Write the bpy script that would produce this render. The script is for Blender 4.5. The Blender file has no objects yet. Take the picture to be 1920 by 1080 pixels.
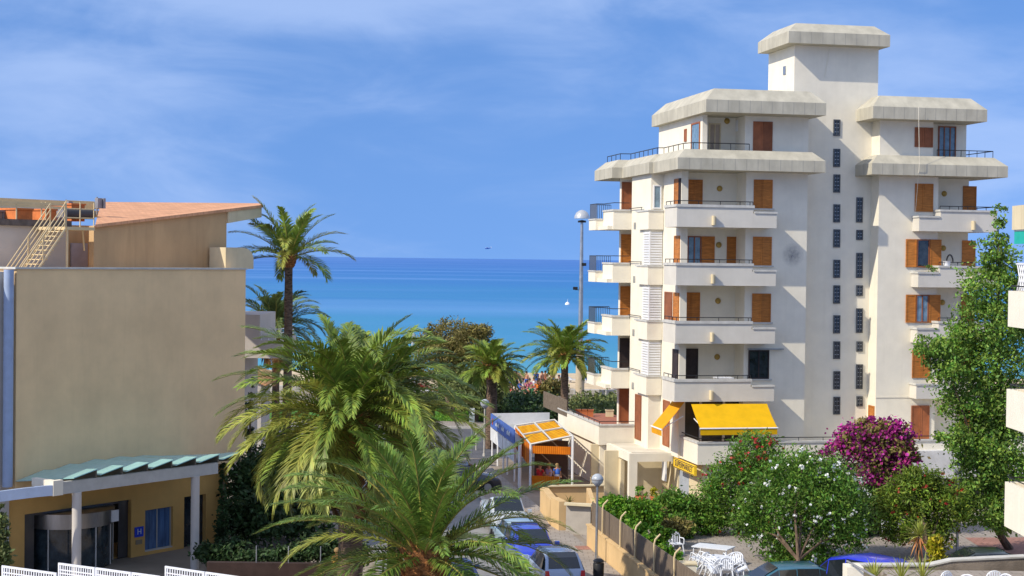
import bpy, math, random
import numpy as np
from mathutils import Vector, Matrix
PI = math.pi
rnd = random.Random(7)
sc = bpy.context.scene
col = sc.collection
# ---------------------------------------------------------------- camera
FPX, CAMH = 3000.0, 12.0
PITCH, ROLL = math.atan(54.5 / FPX), math.radians(0.7)
cam_data = bpy.data.cameras.new('camera')
cam_data.sensor_width = 36.0
cam_data.lens = FPX * 36.0 / 1920.0
cam_data.clip_start = 0.5
cam_data.clip_end = 120000.0
cam = bpy.data.objects.new('camera', cam_data)
col.objects.link(cam)
_fw = np.array([0, math.cos(PITCH), -math.sin(PITCH)])
_rt = np.array([1.0, 0, 0]); _up = np.cross(_rt, _fw)
CR = _rt * math.cos(ROLL) + _up * math.sin(ROLL)
CU = -_rt * math.sin(ROLL) + _up * math.cos(ROLL)
mw = Matrix.Identity(4)
for i in range(3):
    mw[i][0], mw[i][1], mw[i][2] = CR[i], CU[i], -_fw[i]
mw[2][3] = CAMH
cam.matrix_world = mw
sc.camera = cam
# ---------------------------------------------------------------- light
SUN = Vector((-1.87, -1.21, 1.80)).normalized()
sc.view_settings.view_transform = 'Standard'
sc.view_settings.look = 'None'
sc.view_settings.gamma = 1.0
sc.view_settings.exposure = 0.25
sc.view_settings.use_curve_mapping = False
sun_data = bpy.data.lights.new('sun', 'SUN')
sun_data.energy = 3.9
sun_data.angle = math.radians(0.5)
sun_data.color = (1.0, 0.91, 0.76)
sun = bpy.data.objects.new('sun', sun_data)
sun.rotation_euler = SUN.to_track_quat('Z', 'Y').to_euler()
col.objects.link(sun)
world = bpy.data.worlds.new('World')
sc.world = world
world.use_nodes = True
wn, wl = world.node_tree.nodes, world.node_tree.links
wn.clear()
def N(nodes, t, **kw):
    n = nodes.new(t)
    for k, v in kw.items():
        if k in n.inputs.keys() if hasattr(n.inputs, 'keys') else False:
            n.inputs[k].default_value = v
        else:
            setattr(n, k, v)
    return n
w_out = wn.new('ShaderNodeOutputWorld'); w_bg = wn.new('ShaderNodeBackground')
w_bg.inputs['Strength'].default_value = 0.15
w_sky = wn.new('ShaderNodeTexSky')
w_sky.sky_type = 'NISHITA'; w_sky.sun_disc = False
w_sky.sun_elevation = math.asin(SUN.z); w_sky.sun_rotation = math.atan2(SUN.x, SUN.y)
w_sky.altitude = 0; w_sky.air_density = 1.0; w_sky.dust_density = 0.3; w_sky.ozone_density = 4.0
w_geo = wn.new('ShaderNodeTexCoord')
w_sep = wn.new('ShaderNodeSeparateXYZ'); wl.new(w_geo.outputs['Generated'], w_sep.inputs[0])
def wmath(op, a, b=None, c=None, clamp=False):
    n = wn.new('ShaderNodeMath'); n.operation = op; n.use_clamp = clamp
    for i, s in enumerate((a, b, c)):
        if s is None: continue
        if isinstance(s, (int, float)): n.inputs[i].default_value = s
        else: wl.new(s, n.inputs[i])
    return n.outputs[0]
# clear deep-blue air: look up the sky a little higher than the eye looks
zz = wmath('MULTIPLY_ADD', wmath('ABSOLUTE', w_sep.outputs[2]), 0.66, 0.34)
w_cmb = wn.new('ShaderNodeCombineXYZ')
wl.new(w_sep.outputs[0], w_cmb.inputs[0]); wl.new(w_sep.outputs[1], w_cmb.inputs[1]); wl.new(zz, w_cmb.inputs[2])
w_nrm = wn.new('ShaderNodeVectorMath'); w_nrm.operation = 'NORMALIZE'
wl.new(w_cmb.outputs[0], w_nrm.inputs[0]); wl.new(w_nrm.outputs[0], w_sky.inputs['Vector'])
w_hsv = wn.new('ShaderNodeHueSaturation'); w_hsv.inputs['Saturation'].default_value = 1.14
w_hsv.inputs['Value'].default_value = 1.16
w_tint = wn.new('ShaderNodeMix'); w_tint.data_type = 'RGBA'; w_tint.blend_type = 'MULTIPLY'; w_tint.inputs['Factor'].default_value = 1.0
w_tint.inputs['B'].default_value = (1.02, .965, 1.02, 1)
wl.new(w_sky.outputs[0], w_tint.inputs['A']); wl.new(w_tint.outputs['Result'], w_hsv.inputs['Color'])
# thin wisps of cloud, stretched along the horizon
def wnoise(scale, sx, sz, detail, rough, off=0.0, dist=0.0):
    m = wn.new('ShaderNodeMapping'); m.inputs['Scale'].default_value = (sx, sx, sz)
    m.inputs['Location'].default_value = (off, off * .7, off * .3)
    m.inputs['Rotation'].default_value = (0, math.radians(4), 0)
    wl.new(w_geo.outputs['Generated'], m.inputs[0])
    n = wn.new('ShaderNodeTexNoise'); n.inputs['Scale'].default_value = scale
    n.inputs['Detail'].default_value = detail; n.inputs['Roughness'].default_value = rough
    n.inputs['Distortion'].default_value = dist
    wl.new(m.outputs[0], n.inputs['Vector'])
    return n.outputs['Fac']
c1 = wnoise(2.4, 1.3, 4.2, 6, 0.50, 5.4, .4)
c2 = wnoise(7.0, 1.2, 3.6, 8, 0.58, 7.7, .6)
cs = wmath('ADD', wmath('MULTIPLY', c1, 0.72), wmath('MULTIPLY', c2, 0.28))
cr = wn.new('ShaderNodeMapRange'); cr.interpolation_type = 'SMOOTHSTEP'
wl.new(cs, cr.inputs['Value'])
cr.inputs['From Min'].default_value = 0.40; cr.inputs['From Max'].default_value = 0.64
cr.inputs['To Min'].default_value = 0.0; cr.inputs['To Max'].default_value = 0.56
w_mix = wn.new('ShaderNodeMix'); w_mix.data_type = 'RGBA'
w_mix.inputs['B'].default_value = (3.0, 3.9, 5.9, 1)
wl.new(cr.outputs[0], w_mix.inputs['Factor']); wl.new(w_hsv.outputs[0], w_mix.inputs['A'])
# broken white cloud overhead, out of view, added to whiten and lift ambient light
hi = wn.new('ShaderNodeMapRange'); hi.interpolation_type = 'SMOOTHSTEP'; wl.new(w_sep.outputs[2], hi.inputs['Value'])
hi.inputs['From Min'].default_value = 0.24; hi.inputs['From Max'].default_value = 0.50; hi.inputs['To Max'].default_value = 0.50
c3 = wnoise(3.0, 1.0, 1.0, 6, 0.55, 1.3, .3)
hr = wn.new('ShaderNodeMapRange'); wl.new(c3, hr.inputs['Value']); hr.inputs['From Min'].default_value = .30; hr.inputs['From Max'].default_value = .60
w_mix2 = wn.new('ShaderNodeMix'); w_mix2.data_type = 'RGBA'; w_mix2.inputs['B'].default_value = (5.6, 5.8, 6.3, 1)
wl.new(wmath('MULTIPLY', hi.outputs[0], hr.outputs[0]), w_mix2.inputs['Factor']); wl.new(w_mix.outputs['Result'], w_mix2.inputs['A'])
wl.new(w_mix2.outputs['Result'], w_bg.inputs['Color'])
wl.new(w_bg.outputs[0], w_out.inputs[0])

# ---------------------------------------------------------------- pixel helpers (photo pixels -> metres)
def ray(px, py): return _fw + CR * (px - 960) / FPX + CU * (540 - py) / FPX
def at(px, py, D):
    r = ray(px, py); p = r * D / r[1]
    return Vector((p[0], p[1], p[2] + CAMH))
def gr(px, py, z=0.0):
    r = ray(px, py); t = (z - CAMH) / r[2]
    return Vector((r[0] * t, r[1] * t, z))
class Frame:
    """a building's own axes: x along its front, y into its depth"""
    def __init__(s, o, ang):
        s.o = np.array(o[:2], float); s.a = ang
        s.U = np.array([math.cos(ang), math.sin(ang)]); s.V = np.array([-math.sin(ang), math.cos(ang)])
    def fr(s, px, py, v):           # point on plane y=v -> (x, z)
        r = ray(px, py); t = (v + s.o @ s.V) / (r[:2] @ s.V); p = r * t
        return float(p[:2] @ s.U - s.o @ s.U), float(p[2] + CAMH)
    def sd(s, px, py, u):           # point on plane x=u -> (y, z)
        r = ray(px, py); t = (u + s.o @ s.U) / (r[:2] @ s.U); p = r * t
        return float(p[:2] @ s.V - s.o @ s.V), float(p[2] + CAMH)
    def w(s, u, v, z=0.0):
        p = s.o + u * s.U + v * s.V
        return Vector((p[0], p[1], z))
    def loc(s, p):
        d = np.array([p[0], p[1]]) - s.o
        return float(d @ s.U), float(d @ s.V)

# ---------------------------------------------------------------- materials
MATS = {}
def mat(name, color=(.5, .5, .5), rough=.8, metal=0.0, var=0.06, scale=3.0, bump=0.0, bscale=40.0, spec=0.3,
        c2=None, thr=None, detail=6, trans=0.0, island=0.0, stretch=None, coat=0.0, alpha=None, wave=None, brick=None, stain=0.0, objr=0.0):
    if name in MATS: return MATS[name]
    m = bpy.data.materials.new(name); m.use_nodes = True
    nt = m.node_tree; nd, lk = nt.nodes, nt.links
    b = nd['Principled BSDF']; out = nd['Material Output']
    b.inputs['Roughness'].default_value = rough
    b.inputs['Metallic'].default_value = metal
    b.inputs['Specular IOR Level'].default_value = spec
    if coat: b.inputs['Coat Weight'].default_value = coat; b.inputs['Coat Roughness'].default_value = .06
    tc = nd.new('ShaderNodeTexCoord')
    mp = nd.new('ShaderNodeMapping')
    lk.new(tc.outputs['Object'], mp.inputs[0])
    if stretch: mp.inputs['Scale'].default_value = stretch
    n = nd.new('ShaderNodeTexNoise'); n.inputs['Scale'].default_value = scale; n.inputs['Detail'].default_value = detail
    n.inputs['Roughness'].default_value = .6
    lk.new(mp.outputs[0], n.inputs['Vector'])
    ramp = nd.new('ShaderNodeValToRGB')
    cB = c2 or tuple(max(0, x * (1 - var * 2.2)) for x in color)
    cA = color if c2 else tuple(min(1, x * (1 + var)) for x in color)
    t0, t1 = thr or (.32, .68)
    ramp.color_ramp.elements[0].position = t0; ramp.color_ramp.elements[1].position = t1
    ramp.color_ramp.elements[0].color = (*cB, 1); ramp.color_ramp.elements[1].color = (*cA, 1)
    lk.new(n.outputs['Fac'], ramp.inputs[0])
    csock = ramp.outputs[0]
    if island:
        g = nd.new('ShaderNodeNewGeometry')
        hs = nd.new('ShaderNodeHueSaturation')
        mr = nd.new('ShaderNodeMapRange'); lk.new(g.outputs['Random Per Island'], mr.inputs['Value'])
        mr.inputs['To Min'].default_value = 1 - island; mr.inputs['To Max'].default_value = 1 + island
        lk.new(mr.outputs[0], hs.inputs['Value'])
        ml = nd.new('ShaderNodeMath'); ml.operation = 'MULTIPLY'; ml.inputs[1].default_value = 7.31
        fr_ = nd.new('ShaderNodeMath'); fr_.operation = 'FRACT'
        lk.new(g.outputs['Random Per Island'], ml.inputs[0]); lk.new(ml.outputs[0], fr_.inputs[0])
        mh = nd.new('ShaderNodeMapRange'); lk.new(fr_.outputs[0], mh.inputs['Value'])
        mh.inputs['To Min'].default_value = .5 - island * .08; mh.inputs['To Max'].default_value = .5 + island * .05
        lk.new(mh.outputs[0], hs.inputs['Hue'])
        lk.new(csock, hs.inputs['Color']); csock = hs.outputs[0]
    if stain:                                           # rain streaks and grime, running down the wall
        m5 = nd.new('ShaderNodeMapping'); m5.inputs['Scale'].default_value = (3.2, 3.2, .22); lk.new(tc.outputs['Object'], m5.inputs[0])
        n5 = nd.new('ShaderNodeTexNoise'); n5.inputs['Scale'].default_value = 1.0; n5.inputs['Detail'].default_value = 8; n5.inputs['Roughness'].default_value = .65; lk.new(m5.outputs[0], n5.inputs['Vector'])
        r5 = nd.new('ShaderNodeMapRange'); lk.new(n5.outputs['Fac'], r5.inputs['Value']); r5.inputs['From Min'].default_value = .50; r5.inputs['From Max'].default_value = .78; r5.inputs['To Max'].default_value = stain
        x5 = nd.new('ShaderNodeMix'); x5.data_type = 'RGBA'; x5.inputs['B'].default_value = (color[0]*.42, color[1]*.38, color[2]*.32, 1)
        lk.new(r5.outputs[0], x5.inputs['Factor']); lk.new(csock, x5.inputs['A']); csock = x5.outputs['Result']
    if objr:                                            # each piece weathered a little differently
        oi = nd.new('ShaderNodeObjectInfo'); h5 = nd.new('ShaderNodeHueSaturation'); q5 = nd.new('ShaderNodeMapRange'); lk.new(oi.outputs['Random'], q5.inputs['Value'])
        q5.inputs['To Min'].default_value = 1 - objr; q5.inputs['To Max'].default_value = 1 + objr*.7; lk.new(q5.outputs[0], h5.inputs['Value']); lk.new(csock, h5.inputs['Color']); csock = h5.outputs[0]
    if wave:                                            # fine stripes belonging to the surface (slats, folds): (axis, scale, dark colour)
        wv = nd.new('ShaderNodeTexWave'); wv.bands_direction = wave[0]; wv.inputs['Scale'].default_value = wave[1]
        lk.new(tc.outputs['Object'], wv.inputs['Vector'])
        mx = nd.new('ShaderNodeMix'); mx.data_type = 'RGBA'; mx.inputs['B'].default_value = (*wave[2], 1)
        r2 = nd.new('ShaderNodeMapRange'); lk.new(wv.outputs['Fac'], r2.inputs['Value'])
        r2.inputs['From Min'].default_value = wave[3] if len(wave) > 3 else .7; r2.inputs['From Max'].default_value = 1
        lk.new(r2.outputs[0], mx.inputs['Factor']); lk.new(csock, mx.inputs['A']); csock = mx.outputs['Result']
    if brick:                                           # joint lines: (scale, row height, width, mortar colour, mortar size)
        bk = nd.new('ShaderNodeTexBrick'); lk.new(mp.outputs[0], bk.inputs['Vector'])
        bk.inputs['Scale'].default_value = brick[0]; bk.inputs['Row Height'].default_value = brick[1]
        bk.inputs['Brick Width'].default_value = brick[2]; bk.inputs['Mortar'].default_value = (*brick[3], 1)
        bk.inputs['Mortar Size'].default_value = brick[4]
        lk.new(csock, bk.inputs['Color1']); lk.new(csock, bk.inputs['Color2']); csock = bk.outputs['Color']
    lk.new(csock, b.inputs['Base Color'])
    if bump:
        n2 = nd.new('ShaderNodeTexNoise'); n2.inputs['Scale'].default_value = bscale; n2.inputs['Detail'].default_value = 4
        lk.new(mp.outputs[0], n2.inputs['Vector'])
        bp = nd.new('ShaderNodeBump'); bp.inputs['Strength'].default_value = bump; bp.inputs['Distance'].default_value = .03
        lk.new(n2.outputs['Fac'], bp.inputs['Height']); lk.new(bp.outputs[0], b.inputs['Normal'])
    if trans:
        tr = nd.new('ShaderNodeBsdfTranslucent'); lk.new(csock, tr.inputs['Color'])
        ms = nd.new('ShaderNodeMixShader'); ms.inputs[0].default_value = trans
        lk.new(b.outputs[0], ms.inputs[1]); lk.new(tr.outputs[0], ms.inputs[2]); lk.new(ms.outputs[0], out.inputs[0])
    if alpha is not None:
        tp = nd.new('ShaderNodeBsdfTransparent'); ms = nd.new('ShaderNodeMixShader'); ms.inputs[0].default_value = 1 - alpha
        lk.new(b.outputs[0], ms.inputs[1]); lk.new(tp.outputs[0], ms.inputs[2]); lk.new(ms.outputs[0], out.inputs[0])
    MATS[name] = m
    return m
WHITE = mat('white_stucco', (.81, .755, .62), .9, stain=.09, var=.03, scale=1.3, bump=.25, bscale=60)
WHITE2 = mat('grey_white_stucco', (.64, .605, .53), .9, stain=.10, var=.04, scale=.8, bump=.25, bscale=60)
CREAM = mat('cream_stucco', (.68, .58, .38), .9, stain=.25, var=.05, scale=1.2, bump=.2, bscale=60)
COPING = mat('coping_concrete', (.55, .54, .50), .9, var=.08, scale=3)
FASCIA = mat('fascia_concrete', (.48, .45, .36), .85, stain=.08, var=.09, scale=1.6, bump=.2, bscale=30, stretch=(1, 1, .5))
JOINT = mat('joint_dark', (.30, .285, .25), .9)
WOOD = mat('shutter_wood', (.58, .215, .04), .55, objr=.25, var=.18, scale=2.5, stretch=(1, 1, 6), wave=('Z', 5.5, (.34, .11, .02), .55))
WOODR = mat('shutter_wood_red', (.38, .13, .05), .55, objr=.25, var=.15, scale=2.5, wave=('Z', 5.5, (.22, .07, .03), .55))
WOODD = mat('shutter_wood_dark', (.045, .03, .03), .6, var=.2, scale=3, wave=('Z', 5.5, (.02, .014, .014), .55))
GLASS = mat('window_glass', (.03, .04, .05), .08, var=.3, spec=.8)
GLASSB = mat('window_glass_pale', (.18, .28, .36), .12, var=.2, spec=.7)
GBLOCK = mat('glass_block', (.075, .08, .085), .35, var=.35, scale=9, spec=.6)
IRON = mat('black_iron', (.02, .02, .022), .5)
LOUVRE = mat('white_louvre', (.80, .80, .80), .6, var=.03)
METAL = mat('galvanised_metal', (.42, .44, .46), .35, metal=.7, var=.1)
YELLOW = mat('yellow_canvas', (.86, .52, .005), .8, var=.05, scale=2, trans=.25)
ORANGEC = mat('orange_canvas', (.80, .25, .01), .8, var=.1, scale=2, trans=.25, wave=('X', 3.0, (.6, .12, .0), .5))
TERRA = mat('terracotta_tiles', (.42, .15, .08), .8, var=.12, scale=4, brick=(1, .3, .3, (.25, .12, .08), .02))
POTM = mat('terracotta_pot', (.50, .16, .06), .75, var=.1)
BARK = mat('bark', (.16, .11, .075), .95, var=.3, scale=6, bump=.8, bscale=14, stretch=(1, 1, .3))
PALMBARK = mat('palm_bark', (.17, .115, .08), .95, var=.35, scale=5, bump=1.0, bscale=9, stretch=(1, 1, 3))
PALMBOOT = mat('palm_boots', (.36, .15, .05), .9, var=.35, scale=8, bump=.8, bscale=16, stretch=(1, 1, 2))

# ---------------------------------------------------------------- mesh helpers
class MB:
    def __init__(s): s.v = []; s.f = []; s.m = []; s.mi = 0; s.sm = []; s.T = None
    def add(s, vs, fs, smooth=False):
        b = len(s.v)
        if s.T is not None: vs = [tuple(s.T @ Vector(p)) for p in vs]
        s.v += [tuple(p) for p in vs]
        for f in fs: s.f.append(tuple(b + i for i in f)); s.m.append(s.mi); s.sm.append(smooth)
    def box(s, x0, x1, y0, y1, z0, z1):
        if x0 > x1: x0, x1 = x1, x0
        if y0 > y1: y0, y1 = y1, y0
        if z0 > z1: z0, z1 = z1, z0
        s.add([(x0,y0,z0),(x1,y0,z0),(x1,y1,z0),(x0,y1,z0),(x0,y0,z1),(x1,y0,z1),(x1,y1,z1),(x0,y1,z1)],
              [(0,3,2,1),(4,5,6,7),(0,1,5,4),(1,2,6,5),(2,3,7,6),(3,0,4,7)])
        return s
    def prism(s, poly, z0, z1):
        n = len(poly)
        a = sum(poly[i][0]*poly[(i+1)%n][1]-poly[(i+1)%n][0]*poly[i][1] for i in range(n))
        if a < 0: poly = poly[::-1]
        f0 = (lambda x, y: z0) if not callable(z0) else z0
        f1 = (lambda x, y: z1) if not callable(z1) else z1
        vs = [(x, y, f0(x, y)) for x, y in poly] + [(x, y, f1(x, y)) for x, y in poly]
        s.add(vs, [tuple(range(n-1, -1, -1)), tuple(range(n, 2*n))] + [(i, (i+1)%n, n+(i+1)%n, n+i) for i in range(n)])
        return s
    def slab(s, poly3, th, nrm=None):
        """a flat polygon in space given thickness th along its normal"""
        P = [Vector(p) for p in poly3]
        n = nrm or (P[1]-P[0]).cross(P[2]-P[1]).normalized()
        n = Vector(n); k = len(P)
        vs = [tuple(p) for p in P] + [tuple(p + n*th) for p in P]
        s.add(vs, [tuple(range(k-1, -1, -1)), tuple(range(k, 2*k))] + [(i, (i+1)%k, k+(i+1)%k, k+i) for i in range(k)])
        return s
    def tube(s, pts, r, n=8, cap=True):
        P = [Vector(p) for p in pts]; R = r if isinstance(r, (list, tuple)) else [r]*len(P)
        vs = []; fs = []
        prev = None
        for i, p in enumerate(P):
            d = (P[min(i+1, len(P)-1)] - P[max(i-1, 0)])
            d = d.normalized() if d.length > 1e-9 else Vector((0,0,1))
            a = prev if prev is not None else (Vector((1,0,0)) if abs(d.x) < .9 else Vector((0,1,0)))
            x = (a - d*a.dot(d)).normalized(); y = d.cross(x); prev = x
            for k in range(n):
                t = 2*PI*k/n
                vs.append(tuple(p + (x*math.cos(t) + y*math.sin(t))*R[i]))
        for i in range(len(P)-1):
            for k in range(n):
                fs.append((i*n+k, i*n+(k+1)%n, (i+1)*n+(k+1)%n, (i+1)*n+k))
        if cap: fs.append(tuple(range(n-1, -1, -1))); fs.append(tuple((len(P)-1)*n+k for k in range(n)))
        s.add(vs, fs, True)
        return s
    def lathe(s, c, prof, n=24):
        vs = []; fs = []
        for (r, z) in prof:
            for k in range(n):
                t = 2*PI*k/n
                vs.append((c[0]+r*math.cos(t), c[1]+r*math.sin(t), c[2]+z))
        for i in range(len(prof)-1):
            for k in range(n):
                fs.append((i*n+k, i*n+(k+1)%n, (i+1)*n+(k+1)%n, (i+1)*n+k))
        fs.append(tuple(range(n-1, -1, -1))); fs.append(tuple((len(prof)-1)*n+k for k in range(n)))
        s.add(vs, fs, True)
        return s
    def build(s, name, mats, parent=None, loc=None, rot=0.0, smooth=None):
        me = bpy.data.meshes.new(name)
        me.from_pydata(s.v, [], s.f)
        ms = mats if isinstance(mats, (list, tuple)) else [mats]
        for m in ms: me.materials.append(m)
        if len(ms) > 1: me.polygons.foreach_set('material_index', s.m)
        me.polygons.foreach_set('use_smooth', [x if smooth is None else smooth for x in s.sm])
        me.update()
        if any(s.sm):
            try: me.set_sharp_from_angle(angle=math.radians(40))
            except Exception: pass
        o = bpy.data.objects.new(name, me)
        col.objects.link(o)
        if parent is not None: o.parent = parent
        if loc is not None: o.location = loc
        o.rotation_euler[2] = rot
        return o
def tag(o, label, cat=None, group=None, kind=None):
    if label: o['label'] = label
    if cat: o['category'] = cat
    if group: o['group'] = group
    if kind: o['kind'] = kind
    return o
def thing(name, label, cat, loc=(0, 0, 0), rot=0.0, group=None):
    o = bpy.data.objects.new(name, None); o.empty_display_size = .5
    col.objects.link(o); o.location = loc; o.rotation_euler[2] = rot
    return tag(o, label, cat, group)
def dup(src, loc, rot, label, group=None, scale=None):
    def cp(o, par):
        c = o.copy(); col.objects.link(c)
        if par is not None: c.parent = par
        for ch in o.children: cp(ch, c)
        return c
    r = cp(src, None); r.location = loc; r.rotation_euler[2] = rot
    if scale is not None: r.scale = (scale,)*3 if isinstance(scale, (int, float)) else scale
    r['label'] = label
    if group: r['group'] = group
    return r
def struct(name, mb, m):
    o = mb.build(name, m); o['kind'] = 'structure'; return o
# ================================================================ the setting
STR = Frame(at(1100, 1027, 66.3), math.radians(9.8))       # street: x across it, y along it
def sheet(name, poly, z, m, **k):
    mb = MB(); mb.add([(x, y, z) for x, y in poly], [tuple(range(len(poly)))]); return struct(name, mb, m)
GROUND = mat('paving_ground', (.30, .25, .20), .9, var=.12, scale=.35, bump=.3, bscale=20)
ASPH = mat('asphalt', (.115, .115, .125), .85, var=.12, scale=.5, bump=.4, bscale=50)
ASPH2 = mat('asphalt_pale', (.27, .265, .26), .85, var=.10, scale=.6, bump=.4, bscale=50)
PAVE = mat('pavement_tiles', (.34, .30, .26), .85, var=.08, scale=1.2, brick=(1, .4, .4, (.2, .17, .15), .015))
PAVER = mat('red_paving', (.36, .19, .15), .85, var=.1, scale=1.0, brick=(1, .3, .3, (.25, .13, .1), .02))
KERB = mat('kerb_stone', (.44, .42, .38), .85, var=.1)
KERB_ = mat('promenade_stone', (.46, .43, .37), .9, var=.1, scale=.6)
SAND = mat('sand', (.60, .47, .30), .95, var=.1, scale=.6, bump=.5, bscale=6)
LAWN = mat('lawn_green', (.08, .22, .02), .9, var=.25, scale=3, bump=.6, bscale=40)
sheet('ground', [(-300, -60), (300, -60), (300, 143), (-300, 143)], 0.0, GROUND)
# beach: slopes down under the water
mb = MB(); ys = [141.5, 150, 160, 172, 190, 230]; zs = [.35, .45, .25, -.35, -1.2, -3]
xs = [-300 + 12 * i for i in range(51)]
vs = [(x, y, z + (.08 * math.sin(x * .7 + y) if 0 < k < 3 else 0)) for k, (y, z) in enumerate(zip(ys, zs)) for x in xs]
mb.add(vs, [(k*51+i, k*51+i+1, (k+1)*51+i+1, (k+1)*51+i) for k in range(5) for i in range(50)], True)
struct('beach', mb, SAND)
mb = MB(); mb.box(-200, 200, 140.6, 141.7, 0, .55); o = mb.build('promenade_wall', KERB_); tag(o, 'long low pale wall between the promenade hedge and the sandy beach', 'wall')
# the sea
m = bpy.data.materials.new('sea_water'); m.use_nodes = True; MATS['sea'] = m
nt = m.node_tree; nd, lk = nt.nodes, nt.links; b = nd['Principled BSDF']
b.inputs['Roughness'].default_value = .45; b.inputs['Specular IOR Level'].default_value = .18
tc = nd.new('ShaderNodeTexCoord'); sp = nd.new('ShaderNodeSeparateXYZ'); lk.new(tc.outputs['Object'], sp.inputs[0])
lg = nd.new('ShaderNodeMath'); lg.operation = 'LOGARITHM'; lg.inputs[1].default_value = 10; lk.new(sp.outputs[1], lg.inputs[0])
mr = nd.new('ShaderNodeMapRange'); mr.inputs['From Min'].default_value = 2.2; mr.inputs['From Max'].default_value = 4.0
lk.new(lg.outputs[0], mr.inputs['Value'])
mp = nd.new('ShaderNodeMapping'); mp.inputs['Scale'].default_value = (.0016, .008, 1); lk.new(tc.outputs['Object'], mp.inputs[0])
nz = nd.new('ShaderNodeTexNoise'); nz.inputs['Scale'].default_value = 1.0; nz.inputs['Detail'].default_value = 7; nz.inputs['Distortion'].default_value = .6
lk.new(mp.outputs[0], nz.inputs['Vector'])
ad = nd.new('ShaderNodeMath'); ad.operation = 'MULTIPLY_ADD'; ad.inputs[1].default_value = .34; lk.new(nz.outputs['Fac'], ad.inputs[0])
sb = nd.new('ShaderNodeMath'); sb.operation = 'SUBTRACT'; sb.inputs[1].default_value = .17; lk.new(mr.outputs[0], sb.inputs[0]); lk.new(sb.outputs[0], ad.inputs[2])
rp = nd.new('ShaderNodeValToRGB'); e = rp.color_ramp.elements
e[0].position = 0; e[0].color = (.075, .32, .42, 1); e[1].position = 1; e[1].color = (.04, .15, .45, 1)
for p, c in ((.13, (.035, .235, .42)), (.30, (.02, .18, .42)), (.5, (.018, .15, .43)), (.75, (.028, .14, .43))):
    q = e.new(p); q.color = (*c, 1)
lk.new(ad.outputs[0], rp.inputs[0])
# long calm slicks
mp2 = nd.new('ShaderNodeMapping'); mp2.inputs['Scale'].default_value = (.0011, .0034, 1); mp2.inputs['Location'].default_value = (3.3, 1.4, 0)
mp2.inputs['Rotation'].default_value = (0, 0, .02)
lk.new(tc.outputs['Object'], mp2.inputs[0])
n3 = nd.new('ShaderNodeTexNoise'); n3.inputs['Scale'].default_value = 1.6; n3.inputs['Detail'].default_value = 9; lk.new(mp2.outputs[0], n3.inputs['Vector'])
m3 = nd.new('ShaderNodeMapRange'); m3.inputs['From Min'].default_value = .50; m3.inputs['From Max'].default_value = .66; m3.inputs['To Max'].default_value = .45
lk.new(n3.outputs['Fac'], m3.inputs['Value'])
mx = nd.new('ShaderNodeMix'); mx.data_type = 'RGBA'; mx.inputs['B'].default_value = (.16, .31, .64, 1)
lk.new(m3.outputs[0], mx.inputs['Factor']); lk.new(rp.outputs[0], mx.inputs['A']); lk.new(mx.outputs['Result'], b.inputs['Base Color'])
mp4 = nd.new('ShaderNodeMapping'); mp4.inputs['Scale'].default_value = (.25, .7, 1); lk.new(tc.outputs['Object'], mp4.inputs[0])
n4 = nd.new('ShaderNodeTexNoise'); n4.inputs['Scale'].default_value = 1.0; n4.inputs['Detail'].default_value = 6; lk.new(mp4.outputs[0], n4.inputs['Vector'])
bp = nd.new('ShaderNodeBump'); bp.inputs['Strength'].default_value = 1.0; bp.inputs['Distance'].default_value = .25
lk.new(n4.outputs['Fac'], bp.inputs['Height']); lk.new(bp.outputs[0], b.inputs['Normal'])
sheet('sea', [(-60000, 166), (60000, 166), (60000, 90000), (-60000, 90000)], -0.6, m)

def strip(name, pts, z, m):
    return sheet(name, [tuple(STR.w(*p))[:2] for p in pts], z, m)
strip('street', [(-9.0, -40), (-2.4, -40), (-2.4, 33), (-9.0, 33)], .008, ASPH2)
sheet('coast_road', [(-120, 96), (60, 96), (60, 112.5), (-120, 112.5)], .004, ASPH)
sheet('promenade', [(-200, 113), (200, 113), (200, 117.5), (-200, 117.5)], .006, PAVE)
mb = MB(); mb.box(-120, 60, 112.5, 112.75, 0, .13); struct('kerb', mb, KERB)
sheet('lawn', [(-120, 117.6), (1.5, 117.6), (1.5, 128), (-120, 128)], .010, LAWN)
mb = MB(); mb.prism([tuple(STR.w(*p))[:2] for p in [(-2.4, -40), (-2.2, -40), (-2.2, 26), (-2.4, 26)]], 0, .13); struct('kerb', mb, KERB)
strip('pavement', [(-2.2, -40), (-.02, -40), (-.02, 26), (-2.2, 26)], .125, PAVE)
strip('patio_paving', [(.4, -26), (60, -26), (60, 9), (.4, 9)], .012, PAVE)
sheet('side_road', [(6.5, 50.0), (60, 53.5), (60, 60.5), (6.5, 57)], .020, ASPH)
sheet('red_pavement', [(20, 63.5), (60, 66), (60, 74), (20, 70)], .020, PAVER)

# ================================================================ the white apartment block
O0 = at(1268, 600, 77.0)
B = Frame(O0, math.radians(11.3))
apt = thing('apartment_building', 'tall white stepped apartment block with orange wooden shutters, a stair tower and yellow awnings', 'building',
            (O0.x, O0.y, 0), math.radians(11.3))
ZB = [2.39, 5.21, 8.02, 10.83, 13.65]
U = lambda px, v, py=500: B.fr(px, py, v)[0]
V = lambda px, u, py=500: B.sd(px, py, u)[0]
Z = lambda py, v, px=1340: B.fr(px, py, v)[1]
vF, vR, vS, vW = 1.3, 2.7, 2.6, 1.62      # bedroom wall, loggia back, stair tower, right wing
uL = U(1276, 1.5)                          # left face of the front room
vA = V(1242, uL); uBay = U(1219, vA); vE = V(1183, uBay)
uR2 = U(1163, vE + 1.5); uX = U(1190, vE + 1.5)
uA1 = U(1397, vF); uS0 = U(1512, vF); uRW0 = U(1646, vW); uRW1 = U(1757, vW); uRW2 = U(1838, vW)
zR1, zR1t, zR2, zR2t = 16.42, 16.98, 19.2, 19.8
mb = MB()
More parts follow.
